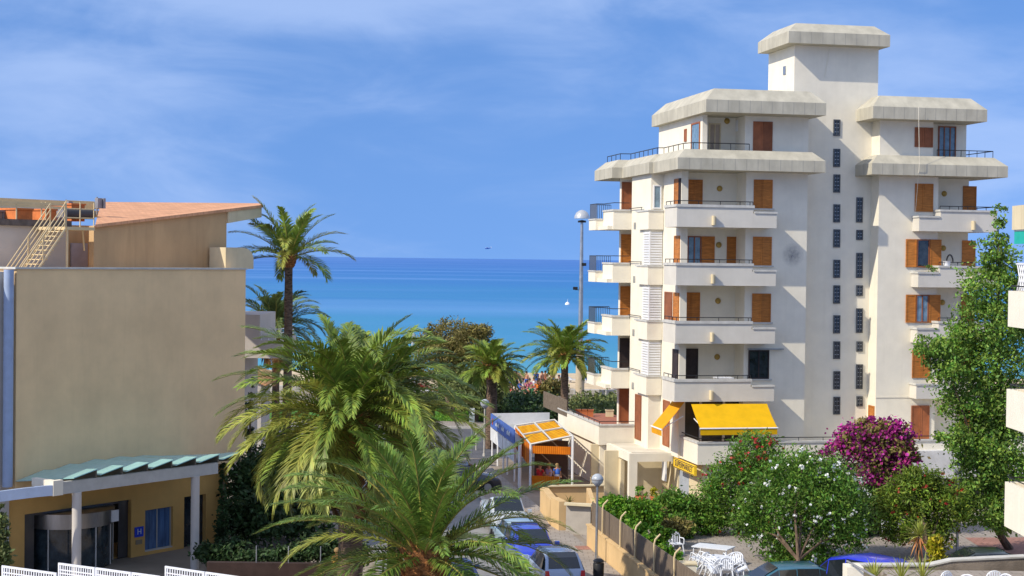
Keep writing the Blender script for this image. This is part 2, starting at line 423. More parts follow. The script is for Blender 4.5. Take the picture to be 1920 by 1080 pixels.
# left wing mass, level 1..4
low, top = 2.3, zR1 + .02
mb.prism([(uL, vR), (uS0, vR), (uS0, 12), (uBay + 1.6, 12), (uBay + 1.6, vE + 1.8), (uR2, vE + 1.8), (uR2, vE + 1.5), (uX, vE + 1.5), (uX, vE), (uBay, vE), (uBay, vA), (uL, vA)], low, top)
mb.box(uL, uL + .34, 1.5, vR, low, top)                       # corner pillar
mb.box(uA1, uS0, vF, vR, low, top)                            # bedroom block
# podium floor upwards: loggia slabs
for z in ZB[1:]:
    mb.box(uL + .34, uA1, 1.5, vR, z - .02, z + .16)
# shaft and penthouse of the stair
uT0, uT1 = U(1490, vS, 88), U(1647, vS, 120)
vTb = V(1441, uT0, 120)
mb.box(uS0, uRW0, vS, 9, 0, zR2t); mb.box(uS0, uRW0, vS, vTb, zR2t, 22.95)
mb.box(uT0, uS0, vS, vTb, zR2t, 22.95); mb.box(uRW0, uT1, vS, vTb, zR2t, 22.95)
# right wing
mb.prism([(uRW0, vW), (uRW1, vW), (uRW1, vR + .3), (uRW2, vR + .3), (uRW2, 11), (uRW0, 11)], low, top)
for z in ZB[1:]:
    mb.box(uRW1, uRW2, vW + .02, vR + .3, z - .02, z + .16)
# top storey, left
u5 = U(1317, 1.5, 250)
u5b = U(1241, 1.5 + 0.0, 250)
mb.prism([(u5, vR), (uS0, vR), (uS0, 9), (u5, 9)], zR1 + .3, zR2 + .02)
mb.box(u5, u5 + .25, 1.5, vR, zR1 + .3, zR2 + .02); mb.box(U(1397, vF, 250), uS0, vF, vR, zR1 + .3, zR2 + .02)
# top storey, right
mb.prism([(uRW0, vW), (U(1750, vW, 250), vW), (U(1750, vW, 250), vR), (U(1812, vR, 250), vR), (U(1812, vR, 250), 9), (uRW0, 9)], zR1 + .3, zR2 + .02)
mb.build('wall', WHITE, apt)
# roofs: concrete fascia with a sloping top
def fascia(poly, z0, z1, z2, inset, name='roof', joints=()):
    """poly counter-clockwise; vertical band z0..z1, slope up to z2 over inset, flat top"""
    n = len(poly)
    def off(d):
        out = []
        for i in range(n):
            p0, p1, p2 = Vector(poly[i-1]), Vector(poly[i]), Vector(poly[(i+1) % n])
            d1 = (p1-p0).normalized(); d2 = (p2-p1).normalized()
            n1 = Vector((-d1.y, d1.x)); n2 = Vector((-d2.y, d2.x))
            k = (n1+n2); k = k / max(.2, (1 + n1.dot(n2)))
            out.append((p1.x + k.x*d, p1.y + k.y*d))
        return out
    q = off(inset)
    mb = MB()
    vs = [(x, y, z0) for x, y in poly] + [(x, y, z1) for x, y in poly] + [(x, y, z2) for x, y in q]
    fs = [tuple(range(n-1, -1, -1)), tuple(range(2*n, 3*n))]
    for i in range(n):
        j = (i+1) % n
        fs += [(i, j, n+j, n+i), (n+i, n+j, 2*n+j, 2*n+i)]
    mb.add(vs, fs)
    # panel joints on the vertical band
    jb = mb; mb.mi = 1
    for i in range(n):
        p0, p1 = Vector(poly[i]), Vector(poly[(i+1) % n]); L = (p1-p0).length
        if L < 1.2: continue
        k = max(1, round(L / .58)); d = (p1-p0)/L; nn = Vector((d.y, -d.x))
        for j in range(1, k):
            c = p0 + d * (L*j/k)
            a = c - d*.009 + nn*.003; e_ = c + d*.009 + nn*.003
            jb.add([(a.x, a.y, z0+.01), (e_.x, e_.y, z0+.01), (e_.x, e_.y, z1), (a.x, a.y, z1)], [(0, 1, 2, 3)])
    return mb.build(name, [FASCIA, JOINT], apt)
r1u = U(1271, 0, 305)
v1a, v1b = V(1225, r1u, 305), 0
u1c = U(1217, v1a, 305); v1d = V(1167, u1c, 315); u1e = U(1148, v1d, 315); v1f = V(1115, u1e, 320)
uE1 = U(1548, 0, 300)
fascia([(r1u, 0), (uE1, 0), (uE1, vS), (uE1 - .5, vS+.01), (uE1 - .5, v1f), (u1e, v1f), (u1e, v1d), (u1c, v1d), (u1c, v1a), (r1u, v1a)], zR1, zR1t, zR1t + .45, .5)
r2u = U(1324, -.1, 200); v2b = V(1222, r2u, 225); uE2 = U(1549, -.1, 210)
fascia([(r2u, -.1), (uE2, -.1), (uE2, vS), (uE2 - .5, vS+.01), (uE2 - .5, v2b), (r2u, v2b)], zR2, zR2t, zR2t + .6, .6)
q1u = U(1635, .55, 315); qE1 = U(1890, .55, 320)
fascia([(q1u, .55), (qE1, .55), (qE1, 9), (q1u + .6, 9), (q1u + .6, vS), (q1u, vS)], zR1, zR1t, zR1t + .45, .5)
q2u = U(1637, .55, 212); qE2 = U(1851, .55, 220)
fascia([(q2u, .55), (qE2, .55), (qE2, 9), (q2u + .6, 9), (q2u + .6, vS), (q2u, vS)], zR2, zR2t, zR2t + .6, .6)
uC0, uC1 = U(1479, 1.8, 70), U(1669, 1.8, 80)
fascia([(uC0, 1.8), (uC1, 1.8), (uC1, V(1421, uC0, 95)), (uC0, V(1421, uC0, 95))], Z(80, 1.8, 1480), Z(58, 1.8, 1480), Z(58, 1.8, 1480) + .5, .6)

# ---- shutters, doors, windows
def panel_front(u0, u1, v, z0, z1, m, parent, name='shutter', d=.05):
    """louvred panel on a front-facing wall, standing proud of it"""
    mb = MB(); fw_ = .07
    mb.box(u0, u0+fw_, v-d, v-.002, z0, z1); mb.box(u1-fw_, u1, v-d, v-.002, z0, z1)
    mb.box(u0+fw_, u1-fw_, v-d, v-.002, z0, z0+fw_); mb.box(u0+fw_, u1-fw_, v-d, v-.002, z1-fw_, z1)
    mb.box(u0+fw_, u1-fw_, v-d*.6, v-.002, z0+fw_, z1-fw_)
    return mb.build(name, m, parent)
def panel_side(v0, v1, u, z0, z1, m, parent, name='shutter', d=.05):
    mb = MB(); fw_ = .07
    mb.box(u-d, u-.002, v0, v0+fw_, z0, z1); mb.box(u-d, u-.002, v1-fw_, v1, z0, z1)
    mb.box(u-d, u-.002, v0+fw_, v1-fw_, z0, z0+fw_); mb.box(u-d, u-.002, v0+fw_, v1-fw_, z1-fw_, z1)
    mb.box(u-d*.6, u-.002, v0+fw_, v1-fw_, z0+fw_, z1-fw_)
    return mb.build(name, m, parent)
def glass_front(u0, u1, v, z0, z1, frame, glass, parent, bars=1, hb=0, name='window'):
    mb = MB(); t = .06
    mb.box(u0, u0+t, v-.06, v-.002, z0, z1); mb.box(u1-t, u1, v-.06, v-.002, z0, z1)
    mb.box(u0+t, u1-t, v-.06, v-.002, z0, z0+t); mb.box(u0+t, u1-t, v-.06, v-.002, z1-t, z1)
    for k in range(1, bars+1):
        x = u0 + (u1-u0)*k/(bars+1); mb.box(x-.025, x+.025, v-.055, v-.002, z0+t, z1-t)
    f = mb.build(name, frame, parent)
    g = MB(); g.box(u0+t, u1-t, v-.02, v-.004, z0+t, z1-t)
    for _ in range(0): pass
    g.build('pane', glass, f)
    return f
H = 2.81
zf = lambda k, dy: ZB[k] + dy
# front balconies
for k in (1, 2, 3, 4):
    z = ZB[k]; zt = z + 1.09; uh = U(1411, 0); ul = U(1455, 0); u0 = U(1268, 0)
    mb = MB()
    vL = V(1245, u0)
    mb.box(u0, ul, 0, .14, z, z + .70)
    mb.box(u0, uh, 0.0, .14, z + .70, zt - .13)
    mb.box(u0, u0 + .14, .14, vL, z, zt - .13)
    mb.box(u0 + .14, ul, .14, 1.5, z, z + .2)
    mb.box(ul - .14, ul, .14, vF, z, z + .70)
    mb.box(uh - .14, uh, .14, vF, z + .70, zt - .13)
    mb.box(u0 + .14, uL + .02, 1.5, vL, z, z + .2)
    bal = mb.build('balcony', WHITE2, apt)
    c = MB()
    c.box(u0 - .05, uh + .05, -.05, .19, zt - .13, zt)
    c.box(u0 - .05, u0 + .19, .19, vL, zt - .13, zt)
    c.box(uh + .05, ul + .04, -.045, .18, z + .70, z + .79)
    c.build('coping', COPING, bal)
    r = MB()
    zr = zt + .17
    r.tube([(u0 + .07, vL, zr), (u0 + .07, .07, zr), (uh, .07, zr)], .022, 6)
    for x in (u0 + .07, u0+1.1, u0+2.2, u0+3.2, uh - .15, uh): r.tube([(x, .07, zt), (x, .07, zr)], .018, 5)
    for y in (.7, 1.3, vL): r.tube([(u0 + .07, y, zt), (u0 + .07, y, zr)], .018, 5)
    r.build('railing', IRON, bal)
    s = MB(); us = U(1337, 0)
    s.box(us - .10, us - .03, -.28, -.002, z + .10, z + .55); s.box(us - .03, us + .06, -.18, -.002, z + .12, z + .53)
    s.build('drain_spout', [CREAM], bal)
# loggia doors, bedroom windows on the left wing, levels: 4 top .. 1 bottom
for k in (1, 2, 3, 4):
    z = ZB[k]; zd0, zd1 = z + .2, z + 2.42
    WM = WOODD if k == 1 else WOOD
    if k == 3:
        glass_front(U(1288, vR), U(1314, vR), vR, zd0, zd1, WOODR, GLASSB, apt, 1, name='door')
        panel_front(U(1315, vR), U(1339, vR), vR, zd0, zd1, WM, apt)
        panel_front(U(1362, vR), U(1386, vR), vR, zd0, zd1, WM, apt)
    elif k == 1:
        panel_front(U(1283, vR), U(1311, vR), vR, zd0, zd1, WM, apt, 'door')
    else:
        a, b_ = (1288, 1315) if k == 4 else (1285, 1313)
        mid = (a + b_) / 2
        panel_front(U(a, vR), U(mid, vR), vR, zd0, zd1, WM, apt)
        panel_front(U(mid, vR), U(b_, vR), vR, zd0, zd1, WM, apt)
    panel_front(U(1386.5, vR), U(1393.5, vR), vR, zd0, zd1, WM, apt)
    # bedroom window
    a, b_ = U(1411, vF), U(1446, vF); zw0, zw1 = z + 1.16, z + 2.42
    zw0 = z + 1.0
    if k == 1:
        glass_front(a - .15, b_ - .05, vF, zw0, zw1, WOODD, GLASS, apt, 1)
        mb = MB(); mb.box(a - .2, U(1470, vF), vF - .16, vF - .01, zw1 + .03, zw1 + .09); mb.build('awning_box', METAL, apt)
    else:
        mm = (a + b_) / 2
        panel_front(a, mm - .005, vF, zw0, zw1, WM, apt); panel_front(mm + .005, b_, vF, zw0, zw1, WM, apt)
    mb = MB(); mb.box(a - .1, b_ + .1, vF - .09, vF - .002, zw0 - .08, zw0 - .003); mb.build('window_sill', COPING, apt)
    # round wall lamp
    mb = MB(); x, zz_ = U(1347, vR), z + 2.0
    mb.T = Matrix.Translation((x, vR - .002, zz_)) @ Matrix.Rotation(PI/2, 4, 'X')
    mb.lathe((0, 0, 0), [(.15, 0), (.15, .03), (.10, .09), (.02, .11)], 14); mb.T = None
    mb.build('wall_lamp', mat('brass_lamp', (.45, .30, .08), .4, metal=.3), apt)
    # shuttered door on the left face, opening on the balcony
    v0_, v1_ = 1.62, V(1264, uL)
    if k == 4:
        mb = MB(); panel_side(V(1264, uL), V(1271, uL), uL, zd0, zd1, WM, apt)
        panel_side(1.58, V(1271.5, uL), uL, zd0, zd1, WOODD, apt, 'door')
    else:
        panel_side(1.62, V(1264.5, uL), uL, zd0, zd1, WM, apt)
    if k == 2: panel_side(V(1262, uL), V(1248, uL), uL, zd0, zd1, WOODR, apt)
# bay with louvred screens
for k in (1, 2, 3):
    z = ZB[k]
    for (z0, z1) in ((z + .95, z + 2.65),):
        mb = MB(); n = 13
        for i in range(n):
            a = z0 + (z1 - z0)*i/n; h = (z1-z0)/n
            mb.box(uBay - .07, uL - .05, vA - .07, vA - .004, a + h*.12, a + h*.78)
            mb.box(uBay - .07, uBay - .004, vA - .004, vA + 1.15, a + h*.12, a + h*.78)
        mb.box(uBay - .075, uBay - .02, vA - .075, vA - .02, z0, z1)
        mb.build('louvre_screen', LOUVRE, apt)
for k in (1, 2, 3, 4):
    z = ZB[k]
    mb = MB()
    mb.box(uBay - .16, uL - .02, vA - .16, vA - .003, z - .06, z + .86); mb.box(uBay - .16, uBay - .003, vA - .003, vA + 1.9, z - .06, z + .86)
    p = mb.build('bay_parapet', WHITE, apt)
    c = MB(); c.box(uBay - .20, uL - .03, vA - .20, vA - .004, z + .86, z + .94); c.box(uBay - .20, uBay - .003, vA - .004, vA + 2.2, z + .86, z + .94)
    c.build('coping', COPING, p)
    g = MB(); g.box(uBay - .02, uBay - .001, vE - .9, vE - .5, z - .0, z + .35); g.build('vent_grille', METAL, apt)
    r = MB(); r.tube([(uBay - .12, vA + 1.2, z + 1.1), (uBay - .12, vE, z + 1.1)], .02, 5)
    for y in (vA + 1.3, vE - .3): r.tube([(uBay - .12, y, z + .9), (uBay - .12, y, z + 1.1)], .015, 5)
    r.build('railing', IRON, apt)
mb = MB(); x = U(1232, vA)
glass_front(uBay + .1, uL - .12, vA, ZB[4] + 1.0, ZB[4] + 2.2, LOUVRE, GLASSB, apt, 0)
# rear balconies on the left side
uB1 = U(1149, vE); vB1 = V(1130, uB1); uB2 = U(1128, vB1); vB2 = vB1 + 1.2
uB2b = U(1127, vB1)
for k in (1, 2, 3, 4):
    z = ZB[k] - .02
    mb = MB()
    mb.box(uB1, uX - .003, vE + .02, vE + .14, z, z + .98)
    mb.box(uB1, uB1 + .14, vE + .14, vB1, z, z + .98)
    mb.box(uB1 - .42, uB1 + .0, vB1, vB1 + .14, z, z + .55)
    mb.box(uB1 - .42, uB1 - .28, vB1 + .14, vB1 + 1.5, z, z + .55)
    mb.box(uB1 - .28, uX - .01, vE + .14, vB1 + 1.5, z, z + .2)
    bal = mb.build('balcony', WHITE, apt)
    c = MB(); c.box(uB1 - .05, uBay - .003, vE - .03, vE + .17, z + .98, z + 1.07); c.box(uB1 - .05, uB1 + .17, vE + .17, vB1, z + .98, z + 1.07)
    c.box(uB1 - .46, uB1 - .052, vB1 - .04, vB1 + .18, z + .55, z + .62); c.box(uB1 - .46, uB1 - .26, vB1 + .18, vB1 + 1.5, z + .55, z + .62)
    c.build('coping', COPING, bal)
    r = MB(); zr = z + 1.42
    r.tube([(uBay - .1, vE + .08, zr), (uB1 + .05, vE + .08, zr), (uB1 + .05, vB1 + .05, zr), (uB1 - .36, vB1 + .05, zr), (uB1 - .36, vB1 + 1.5, zr), (uR2, vB1 + 1.6, zr)], .022, 6)
    for i in range(12):
        t = i / 11; r.tube([(uB1 - .36 + (uR2 - uB1 + .36) * t, vB1 + 1.5, z + .2), (uB1 - .36 + (uR2 - uB1 + .36) * t, vB1 + 1.5, zr)], .014, 5)
    r.build('railing', IRON, bal)
    g = MB(); g.box(uB1 - .37, uB1 - .35, vB1 + .06, vB1 + 1.45, z + .63, zr - .02); g.build('glass_guard', mat('smoked_glass', (.06, .055, .05), .15, spec=.6), bal)
    # big shuttered door behind
    mm = WOODD if k == 1 else (WOODR if k in (4,) else WOOD)
    panel_front(uR2 + .02, uX - .02, vE + 1.5, z + .2, z + 2.6, mm, apt)
# stair windows
gw = MB
for (ya, yb) in ((224, 255), (279, 313), (327, 361), (383, 417), (430, 464), (487, 521), (535, 569), (591, 625), (640, 673), (696, 730), (744, 777)):
    u0, z1 = B.fr(1562.5, ya, vS); u1, _ = B.fr(1575, ya, vS); z0 = B.fr(1566, yb, vS)[1]
    f = glass_front(u0, u1, vS, z0, z1, GBLOCK, GLASS, apt, 1)
    mb = MB(); n = max(2, round((z1 - z0) / .2))
    for i in range(1, n): mb.box(u0 + .06, u1 - .06, vS - .05, vS - .021, z0 + (z1-z0)*i/n - .012, z0 + (z1-z0)*i/n + .012)
    mb.build('glazing_bars', METAL, f)
for (ya, yb) in ((370, 417), (431, 450), (474, 521), (535, 555), (578, 624), (640, 659), (683, 729), (743, 762)):
    u0, z1 = B.fr(1605.5, ya, vS); u1, _ = B.fr(1617.5, ya, vS); z0 = B.fr(1607, yb, vS)[1]
    f = glass_front(u0, u1, vS, z0, z1, GBLOCK, GLASS, apt, 1)
    mb = MB(); n = max(2, round((z1 - z0) / .2))
    for i in range(1, n): mb.box(u0 + .06, u1 - .06, vS - .05, vS - .021, z0 + (z1-z0)*i/n - .012, z0 + (z1-z0)*i/n + .012)
    mb.build('glazing_bars', METAL, f)
mb = MB(); v0_ = V(1474, uT0, 128); mb.box(uT0 - .04, uT0 - .002, v0_, v0_ + .35, Z(134, vS, 1476), Z(118, vS, 1476)); mb.build('window', METAL, apt)
# right wing
for k in (0, 1, 2, 3, 4):
    z = ZB[k]; a, b_ = U(1713, vW), U(1747, vW); zw0, zw1 = z + 1.0, z + 2.42; mm = (a + b_)/2
    if k == 3:
        glass_front(mm - .35, mm + .35, vW, zw0, zw1, WOODR, GLASS, apt, 0)
        panel_front(mm - .95, mm - .37, vW - .02, zw0, zw1, WOOD, apt); panel_front(mm + .37, mm + .98, vW - .02, zw0, zw1, WOOD, apt)
    elif k == 2:
        glass_front(mm - .35, mm + .35, vW, zw0, zw1, WOODR, GLASSB, apt, 1)
        panel_front(mm - .9, mm - .37, vW - .02, zw0, zw1, WOOD, apt); panel_front(mm + .37, mm + .98, vW - .02, zw0, zw1, WOOD, apt)
    else:
        panel_front(a, mm - .005, vW, zw0 - (.6 if k == 0 else 0), zw1, WOODR if k == 0 else WOOD, apt); panel_front(mm + .005, b_, vW, zw0 - (.6 if k == 0 else 0), zw1, WOODR if k == 0 else WOOD, apt)
    panel_front(U(1803, vR + .3), U(1828, vR + .3), vR + .3, z + .2, z + 2.42, WOOD, apt, 'door')
    mb = MB(); x = U(1768, vR + .3)
    mb.T = Matrix.Translation((x, vR + .298, z + 2.0)) @ Matrix.Rotation(PI/2, 4, 'X')
    mb.lathe((0, 0, 0), [(.15, 0), (.15, .03), (.10, .09), (.02, .11)], 14); mb.T = None
    mb.build('wall_lamp', MATS['brass_lamp'], apt)
    if k == 0: continue
    vb = vW - .78; u0 = U(1722, vb); uh = U(1762, vb); u1 = U(1868, vb)
    mb = MB()
    mb.box(u0, u1, vb, vb + .14, z, z + .68); mb.box(uh, u1, vb - .0, vb + .14, z + .68, z + 1.0)
    mb.box(u0, u0 + .14, vb + .14, vW - .003, z, z + .68); mb.box(uh, uh + .14, vb + .14, vW - .003, z + .68, z + 1.0)
    mb.box(u0 + .14, u1, vb + .14, vW - .004, z, z + .2)
    mb.box(uRW2 + .003, u1, vW - .003, 6.5, z, z + .2); mb.box(u1 - .14, u1, vb + .14, 6.5, z + .2, z + 1.0)
    bal = mb.build('balcony', WHITE2, apt)
    c = MB(); c.box(u0 - .05, uh - .052, vb - .05, vb + .17, z + .68, z + .77); c.box(uh - .05, u1, vb - .05, vb + .17, z + 1.0, z + 1.1)
    c.box(u0 - .05, u0 + .17, vb + .17, vW - .004, z + .68, z + .77); c.box(uh - .05, uh + .17, vb + .17, vW - .004, z + 1.0, z + 1.1)
    c.build('coping', COPING, bal)
    r = MB(); zr = z + 1.27
    r.tube([(uh, vb + .07, zr), (u1 - .07, vb + .07, zr), (u1 - .07, 6.5, zr)], .022, 6)
    for i in range(7): r.tube([(uh + (u1 - uh - .07)*i/6, vb + .07, z + 1.1), (uh + (u1 - uh - .07)*i/6, vb + .07, zr)], .018, 5)
    r.build('railing', IRON, bal)
    s = MB(); us = U(1823, vb); s.box(us - .09, us - .02, vb - .28, vb - .002, z + .10, z + .55); s.box(us - .02, us + .07, vb - .18, vb - .002, z + .12, z + .53); s.build('drain_spout', CREAM, bal)
# orange door in the side of the right wing, near the ground
panel_side(vW + .1, vW + .8, uRW0, 3.1, Z(762, vW, 1640), WOOD, apt, 'door')
mb = MB(); mb.box(uRW0 - .02, U(1712, vW), vW - .03, vW - .003, ZB[1] + .0, ZB[1] + .07); mb.build('string_course', WHITE, apt)
# round grey smudge on the bedroom wall
sm = bpy.data.materials.new('smudge'); sm.use_nodes = True; nt_ = sm.node_tree; pb = nt_.nodes['Principled BSDF']; pb.inputs['Base Color'].default_value = (.26, .26, .28, 1); pb.inputs['Roughness'].default_value = .9
tcs = nt_.nodes.new('ShaderNodeTexCoord'); gs_ = nt_.nodes.new('ShaderNodeTexGradient'); gs_.gradient_type = 'SPHERICAL'; mps = nt_.nodes.new('ShaderNodeMapping'); mps.inputs['Scale'].default_value = (1.6, 1.6, 1.6)
nss = nt_.nodes.new('ShaderNodeTexNoise'); nss.inputs['Scale'].default_value = 6; mms = nt_.nodes.new('ShaderNodeMath'); mms.operation = 'MULTIPLY'; tps = nt_.nodes.new('ShaderNodeBsdfTransparent'); mss = nt_.nodes.new('ShaderNodeMixShader')
nt_.links.new(tcs.outputs['Object'], mps.inputs[0]); nt_.links.new(mps.outputs[0], gs_.inputs[0]); nt_.links.new(tcs.outputs['Object'], nss.inputs['Vector']); nt_.links.new(gs_.outputs['Fac'], mms.inputs[0]); nt_.links.new(nss.outputs['Fac'], mms.inputs[1])
nt_.links.new(mms.outputs[0], mss.inputs[0]); nt_.links.new(tps.outputs[0], mss.inputs[1]); nt_.links.new(pb.outputs[0], mss.inputs[2]); nt_.links.new(mss.outputs[0], nt_.nodes['Material Output'].inputs[0])
mb = MB(); mb.add([(-.6, 0, -.6), (.6, 0, -.6), (.6, 0, .6), (-.6, 0, .6)], [(0, 1, 2, 3)]); q_ = B.fr(1486, 478, vF - .004); mb.build('wall_stain', sm, apt, loc=(q_[0], vF - .004, q_[1]))
# top storey details
zT = zR1 + .55
panel_front(U(1412, vF, 250), U(1430, vF, 250), vF, zT - .1, Z(228, vF, 1430), WOODR, apt); panel_front(U(1430.5, vF, 250), U(1448, vF, 250), vF, zT - .1, Z(228, vF, 1430), WOODR, apt)
glass_front(U(1329, vR, 250), U(1351, vR, 250), vR, zR1 + .5, Z(231, vR, 1340), CREAM, mat('pale_shutter', (.42, .34, .27), .8), apt, 1, name='door')
f = MB(); va, vb_ = V(1313, u5, 250), V(1297, u5, 250)
f.box(u5 - .05, u5 - .002, va, vb_, zR1 + .5, zR1 + .6); f.box(u5 - .05, u5 - .002, va, vb_, Z(228, 2, 1305) - .08, Z(228, 2, 1305))
f.box(u5 - .05, u5 - .002, va, va + .08, zR1 + .6, Z(228, 2, 1305) - .08); f.box(u5 - .05, u5 - .002, vb_ - .08, vb_, zR1 + .6, Z(228, 2, 1305) - .08)
fo = f.build('window', WOODR, apt); g = MB(); g.box(u5 - .02, u5 - .001, va + .08, vb_ - .08, zR1 + .6, Z(228, 2, 1305) - .08); g.build('pane', GLASSB, fo)
panel_side(V(1288, u5, 250), V(1284, u5, 250), u5, Z(262, 3, 1286), Z(238, 3, 1286), WOODR, apt, 'window')
mb = MB(); mb.box(U(1379, vR, 236), U(1393, vR, 236), vR - .35, vR - .002, Z(247, vR, 1386), Z(226, vR, 1386)); ac = mb.build('boiler_box', LOUVRE, apt)
mb = MB(); x = U(1388, vR, 250); mb.tube([(x, vR - .15, Z(247, vR, 1386)), (x, vR - .15, zR1 + .5)], .04, 6); mb.build('pipe', COPING, ac)
mb = MB(); mb.T = Matrix.Translation((U(1363, vR, 230), vR - .002, Z(227, vR, 1363))) @ Matrix.Rotation(PI/2, 4, 'X'); mb.lathe((0,0,0), [(.15, 0), (.15, .03), (.10, .09), (.02, .11)], 14); mb.T = None; mb.build('wall_lamp', MATS['brass_lamp'], apt)
panel_front(U(1715, vW, 250), U(1732, vW, 250), vW, Z(276, vW, 1730), Z(239, vW, 1730), WOODR, apt); panel_front(U(1732.5, vW, 250), U(1749, vW, 250), vW, Z(276, vW, 1730), Z(239, vW, 1730), WOODR, apt)
glass_front(U(1759, vR, 250), U(1792, vR, 250), vR, zR1 + .5, Z(237, vR, 1775), WOODR, GLASSB, apt, 2, name='door')
# terrace railings on the roof edge
r = MB(); zr = zR1t + .78
pts = [(U(1405, .7, 272), .7, zr), (U(1300, .7, 270), .7, zr), (r1u + .7, 1.4, zr), (r1u + .7, v1a + .5, zr), (u1c + .6, v1a + .6, zr), (u1c + .6, v1d + .5, zr), (u1e + .6, v1d + .6, zr), (u1e + .6, v1f - .5, zr)]
r.tube(pts, .024, 6)
for i in range(len(pts)-1):
    a, b_ = Vector(pts[i]), Vector(pts[i+1]); k = max(1, int((b_-a).length / .8))
    for j in range(k + 1):
        p = a + (b_-a)*j/k; r.tube([(p.x, p.y, zR1t + .4), (p.x, p.y, zr)], .018, 5)
r.build('railing', IRON, apt)
r = MB(); y = 1.1
pts = [(U(1757, y, 290), y, zr), (qE1 - .55, y, zr), (qE1 - .55, 8.5, zr)]
r.tube(pts, .024, 6)
for i in range(8):
    x = pts[0][0] + (pts[1][0] - pts[0][0])*i/7; r.tube([(x, y, zR1t + .4), (x, y, zr)], .018, 5)
r.build('railing', IRON, apt)
# thin cables hanging down the tower and the right wing
r = MB(); r.tube([(U(1557, vS, 90), vS - .02, Z(85, vS, 1557)), (U(1550, vS, 120), vS - .02, Z(120, vS, 1550)), (U(1546, vS, 128), vS - .02, Z(145, vS, 1546))], .012, 4); r.build('cable', WHITE, apt)
r = MB(); r.tube([(U(1722, .3, 220), .3, zR2t), (U(1724, .35, 300), .35, zR1t), (U(1716, vW - .1, 395), vW - .1, Z(405, vW, 1716))], .012, 4); r.build('cable', WHITE, apt)

# ---- podium: terrace level and shop
mb = MB()
pC = B.loc(at(1308, 850, 75.9)); uP, vP = pC
tC = B.loc(at(1123, 810, 83.6)); uT, vT = tC
zP0, zP1 = 2.32, 3.32
vT2 = vT + 9.5
pod_walls = [(uP, vP), (uP + 17.5, vP)]
mb.box(uP, uP + 17.5, vP, vP + .16, zP0, zP1)
mb.box(uP, uP + .16, vP + .16, 5.2, zP0, zP1)                # left parapet of the podium (sunlit)
mb.box(uP + .16, uP + 17.5, vP + .16, 3.5, zP0, zP0 + .3)     # slab
mb.box(uT, uP, vT, vT + .16, zP0, zP1 + .0)
mb.box(uT, uT + .16, vT + .16, vT2, zP0, zP1 + .0)
mb.box(uT + .16, uBay + .2, vT + .16, vT2, zP0, zP0 + .3)
mb.box(uP + .02, uP + .16, 5.2, vT, zP0, zP1)
pod = mb.build('podium_wall', WHITE, apt)
c = MB(); c.box(uP - .04, uP + 17.5, vP - .05, vP + .2, zP1, zP1 + .09); c.box(uP - .04, uP + .2, vP + .2, 5.2, zP1, zP1 + .09)
c.box(uT - .05, uP - .05, vT - .05, vT + .2, zP1, zP1 + .07); c.box(uT - .05, uT + .2, vT + .2, vT2, zP1, zP1 + .07)
c.build('coping', COPING, pod)
t = MB(); t.box(uT + .165, uBay + 1.2, vT + .165, vT2 - .01, zP0 + .3, zP1 - .28); t.build('terrace_floor', TERRA, apt)
# shop and ground floor walls
g = MB()
g.box(uP + .35, uP + .6, vP + .3, 1.1, 0, zP0); g.box(uP + .35, uP + .6, 2.9, 7, 0, zP0)
g.box(uP + .35, uP + .6, 1.1, 2.9, 2.0, zP0)
g.build('ground_floor_wall', CREAM, apt); g = MB()
g.box(uP + .6, uP + 4.6, vP + .3, vP + .5, 0, zP0); g.build('shop_front_wall', WHITE2, apt); g = MB(); g.box(uP + 7.5, uP + 9, vP + .3, vP + .5, 0, zP0)
g.build('shop_front_wall', WHITE2, apt); g = MB()
g.box(uP - 3.0, uP + .35, 4.6, 4.8, 0, zP0); g.build('passage_back_wall', CREAM, apt); g = MB(); g.box(uT + .9, uP - 3.0, vT + .3, vT + .5, 0, zP0)
g.build('passage_back_wall', CREAM, apt); g = MB()
g.box(uT + .1, uT + .9, vT - .05 + .2, vT + 1.1, 0, zP0)
g.box(uT + .25, uT + .5, vT + 1.1, vT2, 0, zP0)
g.build('terrace_side_wall', WHITE, apt)
d = MB(); d.box(uP + .42, uP + .5, 1.1, 2.9, 0.02, 2.0); d.build('door', mat('grey_door', (.36, .40, .46), .5), apt)
d = MB(); d.box(uP + 4.6, uP + 17.4, vP + 2.0, vP + 2.1, 0, zP0); d.build('shop_window', GLASS, apt)
for x in (uP + 9.2, uP + 12.5, uP + 15.8):
    d = MB(); d.box(x, x + .3, vP + .3, vP + .6, 0, zP0); d.build('pillar', WHITE2, apt)
# white roll-up valance on the right
d = MB(); d.box(U(1718, vP - .9), uP + 17.4, vP - .5, vP - .45, 1.55, 2.9); d.box(U(1718, vP - .9), uP + 17.4, vP - .45, vP - .003, 2.86, 2.92); d.build('awning', mat('white_canvas', (.66, .65, .62), .8), apt)
# supermarket sign
sg = MB(); s0, s1 = V(1305, uP - .05, 880), V(1266, uP - .05, 870)
sg.box(uP - .14, uP - .01, s0, s1, 1.78, 2.26); sgn = sg.build('shop_sign', mat('sign_yellow', (.85, .55, .03), .5, var=.02), apt)
def text(body, size, m, parent, mtx, name='lettering', ext=.006, sx=1.0):
    cu = bpy.data.curves.new(name, 'FONT'); cu.body = body; cu.size = size; cu.extrude = ext; cu.align_x = 'CENTER'; cu.align_y = 'CENTER'
    ob = bpy.data.objects.new(name, cu); col.objects.link(ob)
    dg = bpy.context.evaluated_depsgraph_get(); me = bpy.data.meshes.new_from_object(ob.evaluated_get(dg))
    bpy.data.objects.remove(ob); o = bpy.data.objects.new(name, me); me.materials.clear(); me.materials.append(m)
    for v in me.vertices: v.co.x *= sx
    me.transform(mtx); col.objects.link(o)
    if parent is not None: o.parent = parent
    return o
INK = mat('sign_ink', (.03, .03, .05), .5)
